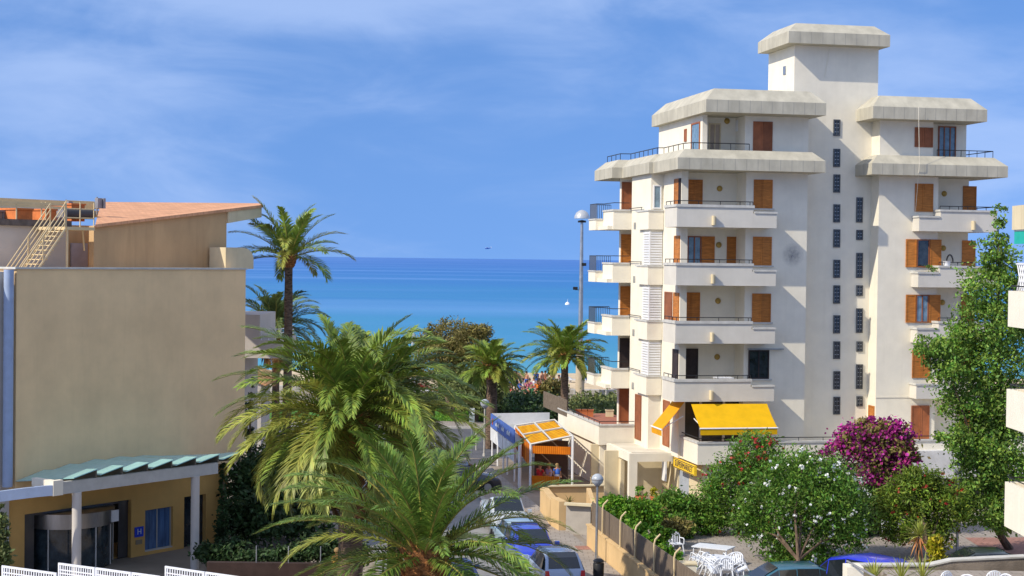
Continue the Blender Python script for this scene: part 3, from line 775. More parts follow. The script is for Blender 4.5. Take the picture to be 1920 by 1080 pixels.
MX = Matrix(((0, 0, -1, 0), (-1, 0, 0, 0), (0, 1, 0, 0), (0, 0, 0, 1)))   # text plane -> faces -x, reads towards -y
text('SUPERMARKET', .40, INK, sgn, Matrix.Translation((uP - .146, (s0 + s1)/2, 2.02)) @ MX, sx=(s1 - s0)*.92/(.40*7.1))
fr = MB(); fr.box(uP - .15, uP - .141, s0 + .03, s1 - .03, 1.80, 1.83); fr.box(uP - .15, uP - .141, s0 + .03, s1 - .03, 2.21, 2.24); fr.build('border', INK, sgn)
# pergola over the passage
pg = MB(); u0 = uP - 3.35; zt = 2.42; v0, v1 = .35, vT - .1
v0 = B.loc(at(1180, 860, 79.2))[1]; u0 = B.loc(at(1180, 860, 79.2))[0]
pg.box(u0, uP - .05, v0, v0 + .22, zt - .42, zt); pg.box(u0, u0 + .22, v0 + .22, v1, zt - .42, zt)
pg.box(u0, u0 + .42, v0 - .0, v0 + .3, 0, zt - .42)
for i in range(7):
    y = v0 + .75 + (v1 - v0 - .9)*i/6.5; pg.box(u0 + .22, uP - .05, y, y + .30, zt - .16, zt - .02)
pg.build('pergola', WHITE, apt)
w = MB(); w.box(u0 + .02, u0 + .2, v0 + 1.6, vT + .8, 0, zt - .5); w.build('passage_wall', CREAM, apt)
# white upright board by the shop corner
w = MB(); w.box(uP - .2, uP - .12, 3.3, 3.9, .9, 2.1); w.build('notice_board', LOUVRE, apt)
# terrace rails
r = MB(); zr = zP1 + .22
r.tube([(uP - .2, vT + .05, zr), (uT + .05, vT + .05, zr), (uT + .05, vT2, zr)], .022, 6)
for i in range(9): r.tube([(uT + .05, vT + .1 + i*(vT2-vT-.2)/8, zP1), (uT + .05, vT + .1 + i*(vT2-vT-.2)/8, zr)], .018, 5)
r.build('railing', IRON, apt)
sc_ = MB(); sc_.box(uT - .02, uT + .02, vT2 - 2.2, vT2 + 4, zP1 - .25, zP1 + .7); sc_.build('reed_screen', mat('reed', (.20, .155, .11), .95, var=.2, scale=8, wave=('Y', 12, (.09, .07, .05), .5)), apt)
r = MB(); zr = zP1 + .25
r.tube([(uP + .08, vP + .08, zr), (uP + 17, vP + .08, zr)], .022, 6); r.tube([(uP + .08, vP + .08, zr), (uP + .08, 4, zr)], .022, 6)
for i in range(14): r.tube([(uP + .1 + i*1.25, vP + .08, zP1 + .08), (uP + .1 + i*1.25, vP + .08, zr)], .016, 5)
r.build('railing', IRON, apt)
# terrace-level rooms (between podium and first balcony)
d = MB(); d.box(uL + .05, uA1 + 1.3, vF + .6, vF + .7, zP0 + .3, ZB[1]); 
d.build('window_wall', mat('dark_glazing', (.055, .05, .045), .2, spec=.6), apt)
for x in (U(1322, .9, 800), U(1366, .9, 800), U(1400, .9, 800)):
    d = MB(); d.box(x, x + .12, vF + .5, vF + .6, zP0 + .3, ZB[1]); d.build('mullion', WHITE2, apt)
panel_side(V(1256, uL, 790), V(1244, uL, 790), uL, zP0 + .35, ZB[1] - .25, WOODR, apt, 'door')
panel_side(V(1203, uBay, 760), V(1192, uBay, 760), uBay, zP0 + .35, ZB[1] - .2, WOODR, apt, 'door')
panel_front(uR2 + .02, uX - .02, vE + 1.45, zP0 + .9, ZB[1] - .03, WOODR, apt)
# awnings
def awning(u0, u1, v0, z0, v1, z1, sag, side=False, m=YELLOW):
    mb = MB(); n = 8
    L = []
    for i in range(n + 1):
        t = i / n; L.append((v0 + (v1 - v0)*t, z0 + (z1 - z0)*t - sag*math.sin(PI*t)))
    L.append((v1, z1 - .02)); L.append((v1 - .01*(1 if v1 > v0 else -1), z1 - .30))
    P = []
    for (y, z) in L:
        P += [(u0, y, z), (u1, y, z)]
    fs = [(2*i, 2*i+1, 2*i+3, 2*i+2) for i in range(len(L) - 1)]
    if side: P = [(y, x, z) for x, y, z in P]
    k = len(P); P2 = [(x, y, z - .012) for x, y, z in P]
    mb.add(P + P2, fs + [tuple(k + i for i in f[::-1]) for f in fs])
    a = mb.build('awning', m, apt)
    b2 = MB(); q = [(u0 - .03, v1, z1), (u1 + .03, v1, z1)]
    if side: q = [(y, x, z) for x, y, z in q]
    b2.tube(q, .04, 6)
    for x in (u0 + .15, u1 - .15):
        q = [(x, v0, z0 - .7), (x, v1, z1)]
        if side: q = [(yy, xx, z) for xx, yy, z in q]
        b2.tube(q, .025, 5)
    b2.build('awning_arm', LOUVRE, a)
    return a
a0 = B.fr(1296, 757, -.02); a1 = B.fr(1438, 757, -.02)
awning(a0[0], a1[0], -.03, a0[1] - .02, -1.5, a0[1] - 1.05, .05)
vs0, vs1 = .3, 1.75
u_ = B.fr(1272, 760, 0)[0]
awning(.5, 2.25, uL - .02, ZB[1] - .06, uL - 1.15, ZB[1] - 1.4, .03, side=True, m=mat('amber_canvas', (.86, .42, .01), .8, var=.05, trans=.25))
# ================================================================ plants
PALML = mat('palm_leaflets', (.23, .335, .05), .5, var=.3, scale=.9, spec=.4, trans=.22, island=.35)
PALMY = mat('palm_leaflets_yellow', (.36, .40, .075), .5, var=.25, scale=.9, spec=.4, trans=.25, island=.35)
PALMD = mat('palm_leaflets_grey', (.16, .23, .075), .55, var=.3, scale=.9, spec=.4, trans=.2, island=.35)
RACH = mat('palm_rachis', (.30, .26, .06), .6, var=.2)
def frond_mesh(mb, base, az, el, L, droop, nl, ll, lw, r, mi=0, ang=55, vee=25, curl=0.0):
    """one feather frond: arching rachis with two ranks of folded leaflets"""
    base = Vector(base)
    seg = 16; pts = []; p = base.copy(); e = el
    side0 = Vector((-math.sin(az), math.cos(az), 0))
    fwd0 = Vector((math.cos(az), math.sin(az), 0))
    a = az
    for i in range(seg + 1):
        pts.append(p.copy())
        d = Vector((math.cos(a)*math.cos(e), math.sin(a)*math.cos(e), math.sin(e)))
        p = p + d * (L/seg)
        e -= droop/seg * (0.45 + 1.1*i/seg); a += curl/seg
    mb.mi = 2
    mb.tube(pts[::2], [max(.006, r*(1 - i/8.6)) for i in range(9)], 4, cap=False)
    twist = rnd.uniform(-.35, .35)
    for s in (-1, 1):
        for i in range(nl):
            t = .10 + .90*(i + rnd.random()*.6)/nl
            f = t*seg; k = min(seg-1, int(f)); q = pts[k].lerp(pts[k+1], f-k)
            d = (pts[k+1]-pts[k]).normalized()
            sd = side0 - d*side0.dot(d); sd.normalize()
            up = sd.cross(d); up = -up if up.z < 0 and abs(up.z) > .3 else up
            c, s_ = math.cos(twist), math.sin(twist)
            sd2 = sd*c + up*s_; up2 = up*c - sd*s_
            an = math.radians(ang*(1 - .55*t) + rnd.uniform(-7, 7)); ve = math.radians(vee + rnd.uniform(-14, 14))
            ln = ll*(.55 + 1.0*math.sin(PI*min(1, t*.85 + .12)))*rnd.uniform(.85, 1.1) * (.9 if t < .93 else .7)
            di = d*math.cos(an) + (sd2*s*math.cos(ve) + up2*math.sin(ve))*math.sin(an)
            di.normalize()
            w = di.cross(up2); w = w.normalized()*lw*.5
            m_ = q + di*ln*.5; tip = q + di*ln + Vector((0, 0, -ln*.22)) 
            mb.mi = mi
            mb.add([q - w*.5, q + w*.5, m_ + w, m_ - w, tip], [(0, 1, 2, 3), (3, 2, 4)])
def palm(name, label, base, crown, n, L, mats, trunk_r, seed, ll=.42, lw=.034, nl=44, elr=(78, -35), droop=(.9, 1.6), boots=True, cat='palm tree', group=None, lean=None, azs=None, lowyel=.3, rr=.03, dead=.06):
    global rnd
    rnd = random.Random(seed)
    base = Vector(base); crown = Vector(crown)
    t = thing(name, label, cat, base, 0, group)
    c = crown - base
    mb = MB(); P = []; R = []
    for i in range(13):
        f = i/12; P.append(Vector((c.x*f, c.y*f, c.z*f)) + Vector((math.sin(f*3)*.06, 0, 0))); R.append(trunk_r*(1.18 - .25*f + .05*math.sin(f*40)))
    mb.tube(P, R, 12); mb.build('trunk', PALMBARK, t)
    if boots:
        mb = MB(); 
        mb.lathe((c.x, c.y, c.z - trunk_r*2.2), [(trunk_r*.95, 0), (trunk_r*1.5, trunk_r*.7), (trunk_r*1.6, trunk_r*1.5), (trunk_r*1.2, trunk_r*2.6), (trunk_r*.5, trunk_r*3.2)], 14)
        for i in range(int(46)):
            a = i*2.399; h = (i/46); rr_ = trunk_r*(1.0 + .5*math.sin(PI*h))
            p = Vector((c.x + math.cos(a)*rr_, c.y + math.sin(a)*rr_, c.z - trunk_r*2.2 + h*trunk_r*3.4))
            q = p + Vector((math.cos(a), math.sin(a), 1.2))*trunk_r*.55
            mb.tube([p, q], [trunk_r*.16, trunk_r*.09], 5)
        mb.build('leaf_bases', PALMBOOT, t)
    mb = MB()
    for i in range(n):
        f = i/(n-1)
        az = i*2.39996 + rnd.uniform(-.25, .25)
        el = math.radians(elr[0] + (elr[1]-elr[0])*f**.9 + rnd.uniform(-6, 6))
        Lf = L*(.72 + .28*math.sin(PI*(.2 + .7*f)))*rnd.uniform(.9, 1.08)
        b = Vector((c.x + math.cos(az)*trunk_r*.6, c.y + math.sin(az)*trunk_r*.6, c.z + trunk_r*.6*(1-f)))
        if f > 1 - dead: el = math.radians(rnd.uniform(-70, -45))
        mi = 3 if f > 1 - dead else 1 if (f > .35 and rnd.random() < lowyel) else 0
        frond_mesh(mb, b, az, el, Lf, rnd.uniform(*droop), nl, ll, lw, rr, mi, curl=rnd.uniform(-.25, .25))
    mb.build('crown', mats, t)
    return t
DEAD = mat('dead_frond', (.30, .17, .07), .85, var=.3, island=.3)
PM = [PALML, PALMY, RACH, DEAD]; PMG = [PALMD, PALMY, RACH, DEAD]
PALMN = mat('palm_leaflets_fresh', (.17, .28, .045), .5, var=.3, scale=.9, spec=.4, trans=.22, island=.35)
# near palm, whose trunk leaves the frame
c = at(796, 1046, 38); palm('date_palm', 'big feathery date palm nearest the street, its orange leaf bases cut by the bottom edge', (c.x, c.y, 0), c, 60, 3.85, [PALMN, PALMY, RACH, DEAD], .34, 11, ll=.44, lw=.040, nl=80, elr=(86, -14), droop=(.7, 1.5), rr=.035)
c = at(656, 792, 50); palm('date_palm', 'drooping yellow-green date palm beside the tan hotel wall', (c.x, c.y, 0), c, 112, 4.35, PM, .36, 5, ll=.54, lw=.054, nl=68, elr=(88, -36), droop=(.9, 2.1), lowyel=.7)
c = at(742, 712, 53); palm('date_palm', 'smaller date palm with a golden heart half hidden behind the drooping palm', (c.x, c.y, 0), c, 46, 2.3, PM, .24, 9, ll=.36, lw=.045, nl=46, elr=(80, -30))
c = at(541, 484, 71); b0 = at(533, 800, 71); palm('tall_palm', 'tall slender palm with a small round crown standing against the sky', (b0.x, 71, 0), c, 28, 2.95, PM, .19, 21, ll=.46, lw=.055, nl=46, elr=(84, 2), droop=(.6, 1.6), lowyel=.15, dead=0)
c = at(516, 612, 88); palm('date_palm', 'grey-green palm behind the tall slender trunk and the hotel balcony', (c.x, c.y, 0), c, 46, 3.1, PMG, .2, 31, ll=.5, lw=.07, nl=40, elr=(80, -15), lowyel=.2)
c = at(921, 690, 101); palm('date_palm', 'yellow-hearted date palm behind the two street signs, left of the beach crowd', (c.x, c.y, 0), c, 46, 2.35, PM, .33, 41, ll=.5, lw=.08, nl=34, elr=(80, -24), droop=(.7, 1.4), lowyel=.4, dead=0)
c = at(1058, 668, 118); palm('date_palm', 'round-crowned date palm in front of the thick lamp mast by the beach', (c.x, c.y, 0), c, 52, 3.4, PM, .27, 51, ll=.6, lw=.09, nl=36, elr=(82, -14), droop=(.7, 1.4), lowyel=.3, dead=0)

def leaves(name, mt, clusters, n, size, parent, origin, seed, aspect=.5, spread=1.0, up=.3, clump=34):
    """many small leaves gathered in clumps; clusters: (centre, radii)"""
    g = np.random.default_rng(seed)
    w = np.array([np.prod(c[1])**.67 for c in clusters]); w /= w.sum()
    vs = []
    cnt = g.multinomial(n, w)
    for (cc, rad), k in zip(clusters, cnt):
        if k == 0: continue
        rad = np.array(rad); cc = np.array(cc) - np.array(origin)
        ns = max(3, int(k/clump))
        d = g.normal(size=(ns, 3)); d /= np.linalg.norm(d, axis=1)[:, None]
        rr = g.uniform(.3, 1.0, ns)**.55
        sub = cc + d*rad*rr[:, None]*g.uniform(.85, 1.18, ns)[:, None]
        idx = g.integers(0, ns, k)
        sr = rad.mean()*.26*spread*g.uniform(.6, 1.3, ns)
        p = sub[idx] + g.normal(size=(k, 3))*sr[idx][:, None]*np.array([1, 1, .75])
        vs.append((p, d[idx]))
    P = np.concatenate([a for a, _ in vs]); D = np.concatenate([b for _, b in vs]); k = len(P)
    a = g.normal(size=(k, 3)) + D*.6; a[:, 2] += up*.2; a /= np.linalg.norm(a, axis=1)[:, None]
    b = np.cross(a, g.normal(size=(k, 3))); b /= np.linalg.norm(b, axis=1)[:, None] + 1e-9
    s = size*g.uniform(.6, 1.35, k)[:, None]
    V_ = np.empty((k, 4, 3)); V_[:, 0] = P - a*s; V_[:, 1] = P + b*s*aspect; V_[:, 2] = P + a*s; V_[:, 3] = P - b*s*aspect
    me = bpy.data.meshes.new(name); me.vertices.add(k*4); me.vertices.foreach_set('co', V_.reshape(-1))
    me.loops.add(k*4); me.loops.foreach_set('vertex_index', np.arange(k*4, dtype=np.int32))
    me.polygons.add(k); me.polygons.foreach_set('loop_start', np.arange(0, k*4, 4, dtype=np.int32)); me.polygons.foreach_set('loop_total', np.full(k, 4, dtype=np.int32))
    me.update(calc_edges=True); me.materials.append(mt)
    o = bpy.data.objects.new(name, me); col.objects.link(o)
    if parent is not None: o.parent = parent
    return o
def blob(px, py, D, rx, ry, rd=None):
    """an ellipsoidal mass seen at a pixel: radii in pixels at distance D"""
    c = at(px, py, D); k = D/FPX
    return ((c.x, c.y, c.z), (rx*k, (rd if rd is not None else rx)*k, ry*k))
def blossoms(m, bl, n, size, t, seed):
    g = np.random.default_rng(seed); w = np.array([b[1][0]*b[1][2] for b in bl]); w /= w.sum(); cl = []
    for i in range(int(n/5)):
        c, r = bl[g.choice(len(bl), p=w)]; d = g.normal(size=3); d[1] = -abs(d[1])*.9; d[2] += .25; d /= np.linalg.norm(d)
        p = np.array(c) + d*np.array(r)*g.uniform(.98, 1.12); q = g.uniform(.05, .15); cl.append((tuple(p), (q, q, q)))
    return leaves('blossom', m, cl, n, size, t, t.location, seed, .9, .5)
def branchy(parent, origin, base, tips, r0, m=BARK, seed=1):
    g = random.Random(seed); o = Vector(origin); mb = MB(); base = Vector(base)
    zf_ = min(t[2] for t in tips); top = Vector((sum(t[0] for t in tips)/len(tips), sum(t[1] for t in tips)/len(tips), zf_))
    fork = base.lerp(top, .45)
    mb.tube([base - o, base.lerp(fork, .5) - o + Vector((g.uniform(-.05, .05), 0, 0)), fork - o], [r0*1.15, r0, r0*.8], 8)
    for t in tips:
        t = Vector(t); mid = fork.lerp(t, .5) + Vector((g.uniform(-.25, .25), g.uniform(-.25, .25), g.uniform(0, .3)))
        mb.tube([fork - o, mid - o, t - o], [r0*.62, r0*.4, r0*.12], 6)
    return mb.build('trunk', m, parent)
GREEN = mat('leaf_green', (.125, .27, .035), .55, var=.3, scale=1.2, trans=.25, island=.45)
GREENL = mat('leaf_bright_green', (.15, .35, .03), .55, var=.3, scale=1.2, trans=.28, island=.45)
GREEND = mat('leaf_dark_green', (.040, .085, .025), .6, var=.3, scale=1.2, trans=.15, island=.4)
OLIVE = mat('leaf_olive', (.26, .23, .065), .6, var=.3, scale=.8, trans=.2, island=.35)
OLIVEG = mat('leaf_grey_green', (.16, .20, .06), .6, var=.3, scale=.8, trans=.2, island=.35)
YELG = mat('leaf_variegated', (.42, .40, .02), .55, var=.3, scale=2, trans=.3, island=.4)
FLW = mat('flower_white', (.78, .80, .78), .6, var=.05, island=.1)
FLR = mat('flower_red', (.42, .045, .03), .6, var=.2, island=.3)
FLM = mat('flower_magenta', (.50, .045, .29), .6, var=.3, scale=2, trans=.3, island=.5)
def tree(name, label, cat, base, blobs, n, size, m, seed, r0=.15, aspect=.45, spread=1.0, group=None, tips=None):
    base = Vector(base); t = thing(name, label, cat, base, 0, group)
    branchy(t, base, base, tips or [b[0] for b in blobs][:7], r0, seed=seed)
    leaves('crown', m, blobs, n, size, t, base, seed, aspect, spread)
    return t
# tall tree on the right in front of the block
D = 66
bl = [blob(1872, 425, D, 14, 36), blob(1868, 480, D, 34, 42), blob(1858, 545, D, 52, 48), blob(1850, 610, D, 58, 46), blob(1862, 680, D, 66, 50),
      blob(1740, 650, D-1, 36, 20), blob(1778, 690, D-1, 40, 32), blob(1800, 640, D, 42, 32), blob(1820, 750, D, 58, 46), blob(1880, 770, D, 60, 60), blob(1862, 840, D, 66, 50),
      blob(1828, 880, D, 50, 40), blob(1900, 890, D, 50, 50), blob(1840, 950, D, 52, 34), blob(1905, 600, D+1, 34, 60), blob(1795, 822, D-1, 36, 22), blob(1910, 520, D, 22, 26), blob(1885, 975, D, 40, 26)]
tree('broadleaf_tree', 'tall glossy green tree in front of the right wing of the apartment block', 'tree', gr(1893, 1030), bl, 40000, .085, mat('leaf_tree_green', (.18, .33, .05), .55, var=.3, scale=1.2, trans=.25, island=.45), 3, .16, .5, .85,
     tips=[bl[i][0] for i in (0, 1, 2, 3, 4, 6, 8, 9, 10, 13)])
# oleanders
D = 64
bl = [blob(1500, 930, D, 100, 70, 70), blob(1440, 960, D, 62, 60, 50), blob(1560, 950, D, 70, 72, 50), blob(1500, 1010, D, 70, 50, 40), blob(1590, 1000, D, 40, 40, 30), blob(1505, 875, D, 70, 30, 40), blob(1400, 985, D, 26, 36, 25), blob(1490, 1045, D-.4, 60, 26, 40), blob(1540, 1050, D-.4, 44, 24, 30)]
t = tree('oleander', 'large oleander bush covered in white flowers beside the stacked plastic chairs', 'bush', gr(1495, 1085), bl, 30000, .085, GREEN, 13, .1, .32, .8)
blossoms(FLW, bl, 760, .06, t, 77)
D = 70
bl = [blob(1415, 850, D, 48, 40, 40), blob(1370, 905, D, 50, 48, 40), blob(1340, 950, D, 34, 50, 30), blob(1425, 900, D, 55, 50, 40), blob(1400, 960, D, 50, 40, 30)]
t = tree('oleander', 'dark green oleander dotted with red flowers right of the shop sign', 'bush', gr(1385, 1000), bl, 18000, .09, GREEN, 14, .1, .3, .8)
blossoms(FLR, bl[:1]*3 + bl, 420, .065, t, 78)
D = 65
bl = [blob(1720, 930, D, 66, 40, 50), blob(1690, 980, D, 46, 36, 36), blob(1770, 950, D, 50, 46, 40), blob(1725, 900, D, 50, 22, 30), blob(1750, 1000, D, 46, 24, 30), blob(1660, 950, D+1, 24, 30, 30)]
t = tree('oleander', 'yellowish oleander with a few red flowers between the bougainvillea and the tall tree', 'bush', gr(1760, 1065), bl, 20000, .085, mat('leaf_yellow_green', (.17, .27, .03), .55, var=.35, scale=1.5, trans=.25, island=.45), 15, .1, .32, .8)
blossoms(FLR, bl, 150, .065, t, 79)
D = 70
bl = [blob(1640, 838, D, 54, 28, 40), blob(1610, 820, D, 36, 24, 30), blob(1682, 832, D, 30, 34, 30), blob(1660, 870, D, 46, 40, 30), blob(1655, 800, D, 24, 14, 20), blob(1580, 845, D, 30, 15, 20), blob(1702, 858, D, 20, 28, 20), blob(1628, 792, D, 18, 10, 14), blob(1668, 905, D, 26, 18, 20)]
t = tree('bougainvillea', 'magenta bougainvillea cascading over the podium in front of the stair tower', 'bush', gr(1650, 985), bl, 6500, .10, OLIVE, 16, .1, .5, 1.0)
leaves('blossom', FLM, [(c, (r[0]*1.06, r[1]*1.08, r[2]*1.06)) for c, r in bl], 7500, .075, t, t.location, 80, .85, 1.0, clump=60)
D = 66
bl = [blob(1560, 910, D+7, 60, 60, 40), blob(1640, 960, D+5, 50, 50, 40), blob(1600, 990, D+4, 40, 36, 30)]
tree('shrub', 'dark shrub filling the gap behind the white oleander', 'bush', gr(1620, 1010), bl, 9000, .10, GREEND, 17, .08)
# clipped hedge along the reed fence
pts = [(1150, 955, 66), (1190, 968, 66), (1235, 985, 66), (1165, 990, 62.5), (1205, 1010, 60.5), (1250, 1030, 58.5), (1285, 1062, 56.5)]
bl = [blob(1150, 948, 67, 26, 18, 20), blob(1180, 958, 67, 34, 22, 30), blob(1215, 962, 66, 28, 22, 26), blob(1160, 975, 66, 26, 14, 14), blob(1190, 995, 64, 28, 14, 14), blob(1220, 1018, 62, 28, 14, 14), blob(1250, 1040, 60, 28, 14, 14), blob(1275, 1064, 58, 24, 14, 12), blob(1240, 1000, 61.5, 22, 14, 12)]
tree('hedge', 'bright green hedge spilling over the brown reed fence', 'hedge', gr(1200, 1000), bl, 20000, .075, GREENL, 18, .06, .55, .8)
bl = [blob(1150, 1000, 65.2, 8, 10, 6), blob(1170, 1028, 63, 7, 9, 6), blob(1226, 1072, 58.6, 12, 12, 6)]
tree('creeper', 'small creeper growing on the street side of the reed fence', 'bush', gr(1150, 1012), bl, 900, .06, GREENL, 181, .02, .55, .8)
D = 70
bl = [blob(1262, 945, D, 34, 22, 24), blob(1290, 955, D, 26, 26, 24), blob(1330, 975, D, 30, 30, 24), blob(1270, 990, D-1, 36, 24, 20)]
tree('shrub', 'dense dark shrub under the yellow shop sign', 'bush', gr(1290, 1000), bl, 11000, .085, GREEN, 19, .06)
D = 67
bl = [blob(1270, 985, D, 30, 16, 14), blob(1240, 965, D+1, 14, 16, 10)]
tree('shrub', 'sparse pale shrub with dry twigs behind the hedge', 'bush', gr(1265, 1005), bl, 1800, .08, OLIVE, 20, .04)
# trees between the street and the beach
D = 124
bl = [blob(845, 625, D, 36, 26), blob(830, 660, D, 50, 34), blob(800, 645, D, 22, 22), blob(862, 670, D, 30, 30), blob(800, 690, D, 24, 26), blob(850, 700, D, 34, 24), blob(815, 620, D, 18, 14)]
tree('tamarisk', 'feathery brownish tamarisk tree with a forked dark trunk before the beach', 'tree', gr(848, 778), bl, 15000, .13, OLIVE, 22, .28, .3, .7)
D = 119
bl = [blob(840, 712, D, 18, 18), blob(832, 702, D, 16, 12)]
tree('tamarisk', 'small round grey-green tree under the feathery tamarisk', 'tree', gr(847, 785), bl, 3500, .12, OLIVEG, 23, .12, .4)
D = 117
bl = [blob(895, 730, D, 40, 34), blob(875, 745, D, 28, 26), blob(925, 720, D, 26, 30), blob(885, 710, D, 22, 18)]
tree('shrub', 'big round grey-green bush left of the date palm trunk at the promenade', 'bush', gr(893, 790), bl, 13000, .14, OLIVEG, 24, .15, .4)
D = 121
bl = [blob(880, 640, D, 30, 30), blob(905, 660, D, 20, 40), blob(900, 625, D, 26, 18), blob(940, 700, D, 18, 30)]
tree('tamarisk', 'olive tamarisk tree mixing with the crown of the yellow-hearted palm', 'tree', gr(905, 782), bl, 8500, .13, OLIVE, 25, .22, .3, .75)
D = 133
bl = [blob(1035, 725, D, 20, 14), blob(1020, 735, D, 14, 8), blob(1052, 732, D, 12, 10)]
tree('shrub', 'low pale green shrub at the foot of the beach palm', 'bush', gr(1035, 748), bl, 2600, .16, OLIVE, 26, .05)
# hedges by the promenade
def hedge(name, label, x0, x1, y0, y1, h, n, m, seed, size=.14):
    t = thing(name, label, 'hedge', ((x0+x1)/2, (y0+y1)/2, 0))
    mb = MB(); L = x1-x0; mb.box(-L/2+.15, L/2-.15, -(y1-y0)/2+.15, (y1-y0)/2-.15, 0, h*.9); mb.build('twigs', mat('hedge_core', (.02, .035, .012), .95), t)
    cl = []; k = max(2, int(L/1.1))
    for i in range(k): 
        for j in (0, 1): cl.append(((x0 + (i+.5)*L/k, y0 + (y1-y0)*(.25+.5*j), h*.55), (L/k*.62, (y1-y0)*.36, h*.46)))
    leaves('foliage', m, cl, n, size, t, t.location, seed, .5, .8)
    return t
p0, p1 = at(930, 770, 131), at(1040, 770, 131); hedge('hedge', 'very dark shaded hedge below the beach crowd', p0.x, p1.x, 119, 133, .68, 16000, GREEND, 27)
p0, p1 = at(1076, 770, 131), at(1175, 770, 131); hedge('hedge', 'clipped green hedge behind the roof terrace railing', p0.x, p1.x, 119, 131.5, .72, 14000, OLIVEG, 28)
p0, p1 = at(690, 770, 128), at(850, 770, 128); hedge('hedge', 'dark low hedge under the feathery tamarisk', p0.x, p1.x, 127, 130, 1.0, 6000, OLIVEG, 29)
# grass tufts on the lawn
gs = np.random.default_rng(5); a0, a1 = at(840, 785, 119), at(925, 785, 119)
o = leaves('grass', GREENL, [((x, y, .12), (.9, .9, .10)) for x in np.arange(a0.x, a1.x, 1.0) for y in np.arange(118.2, 127, 1.5)], 9000, .09, None, (0, 0, 0), 6, .25)
tag(o, 'short bright green grass of the lawn before the promenade', 'grass', kind='stuff')
# cypresses and the dark garden beside the hotel
def cypress(label, px, py0, py1, D, w, seed, group=None):
    b_ = at(px, py1, D); tp = at(px, py0, D); h = tp.z
    t = thing('cypress', label, 'tree', (b_.x, D, 0), 0, group)
    mb = MB(); mb.tube([(0, 0, 0), (0, 0, h*.8)], [.12, .03], 6); mb.build('trunk', BARK, t)
    cl = [((b_.x, D, h*(i+.6)/9), (w*(1 - i/9.5)**.7*.8, w*(1 - i/9.5)**.7*.8, h/11)) for i in range(9)]
    leaves('crown', GREEND, cl, 5000, .07, t, t.location, seed, .35, .7)
cypress('thin dark cypress just right of the tan hotel wall', 468, 708, 900, 70.5, .5, 33)
cypress('dark cypress at the corner of the hotel below the end of the glass canopy', 418, 868, 1000, 63, .42, 34)
D = 63
bl = [blob(480, 900, D+4, 60, 50, 40), blob(540, 880, D+6, 60, 60, 40), blob(600, 900, D+6, 60, 60, 40), blob(480, 970, D+2, 60, 50, 40), blob(560, 960, D+4, 60, 50, 30)]
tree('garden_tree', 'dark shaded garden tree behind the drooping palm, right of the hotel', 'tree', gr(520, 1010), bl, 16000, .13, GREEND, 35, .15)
D = 60
bl = [blob(400, 1040, D, 36, 18, 20), blob(440, 1030, D+1, 30, 20, 20)]
tree('shrub', 'low dark shrub at the foot of the right canopy column', 'bush', gr(410, 1070), bl, 4000, .09, GREEND, 36, .04)
# spiky plants and potted greenery
def spiky(name, label, pos, n, L, w, m, seed, trunk=0, el=(80, 0), rt=.06, cat='plant', dead=0):
    global rnd
    rnd = random.Random(seed); t = thing(name, label, cat, pos)
    if trunk:
        mb = MB(); mb.tube([(0, 0, 0), (0, 0, trunk)], [rt*1.2, rt], 8); mb.build('trunk', BARK, t)
    for part, cnt, e0, e1, mm in (('leaves', n, el[0], el[1], m), ('dead_leaves', dead, -25, -80, mat('dry_leaf', (.38, .17, .06), .8, island=.3))):
        if not cnt: continue
        mb = MB()
        for i in range(cnt):
            f = i/cnt; a = i*2.4 + rnd.uniform(-.2, .2); e = math.radians(e0 + (e1-e0)*f + rnd.uniform(-8, 8)); l = L*rnd.uniform(.75, 1.1)
            d = Vector((math.cos(a)*math.cos(e), math.sin(a)*math.cos(e), math.sin(e))); s_ = Vector((-math.sin(a), math.cos(a), 0))*w/2
            p = Vector((0, 0, trunk)); mid = p + d*l*.55; tip = p + d*l + Vector((0, 0, -l*.12))
            mb.add([p - s_*.7, p + s_*.7, mid + s_, mid - s_, tip], [(0, 1, 2, 3), (3, 2, 4)])
        mb.build(part, mm, t)
    return t
b_ = at(1724, 1005, 57); spiky('yucca', 'spiky yellow-green yucca with hanging dry leaves on a short stem', (b_.x, b_.y, 0), 60, .75, .06, PALMY, 61, b_.z, (85, -5), .10, dead=30)
D = 52
bl = [blob(1757, 1030, D, 14, 26), blob(1757, 1060, D, 16, 22), blob(1752, 1085, D, 12, 16)]
b_ = at(1757, 1085, D); tree('variegated_shrub', 'slim bright yellow variegated shrub in front of the yellowish oleander', 'bush', (b_.x, b_.y, 0), bl, 2600, .075, YELG, 62, .04, .6)
D = 57
for i, (px_, py_, rx_, ry_, lab) in enumerate(((480, 1050, 30, 14, 'dark shrub behind the low brown wall at the bottom, left of the near palm'), (535, 1046, 34, 16, 'dark garden shrub between the hotel column and the near palm'), (600, 1030, 34, 22, 'dark shrub under the drooping palm fronds'), (655, 1040, 30, 26, 'low dark shrub beside the near palm fronds'), (720, 960, 40, 34, 'dark shrub at the foot of the drooping palm'))):
    tree('shrub', lab, 'bush', (at(px_, py_, D).x, D, 0), [blob(px_, py_, D, rx_, ry_)], 3200, .09, GREEND, 200 + i, .04)  # dark leaf colour of these shrubs also stands in for the garden's deep shade
t = thing('low_wall', 'low reddish brown wall with thin metal posts at the bottom, right of the trellis', 'wall', (at(445, 1050, 52).x, 52, 0)); x1_ = at(640, 1050, 52).x - t.location.x; z1_ = at(500, 1056, 52).z
mb = MB(); mb.box(-1.0, x1_, 0, .25, 0, z1_); mb.build('wall', mat('brown_wall', (.05, .03, .025), .9, var=.15), t)
for i in range(5): mb = MB(); mb.tube([(.6 + i*1.05, .12, z1_), (.6 + i*1.05, .12, z1_ + .55)], .018, 5); mb.build('post', METAL, t)
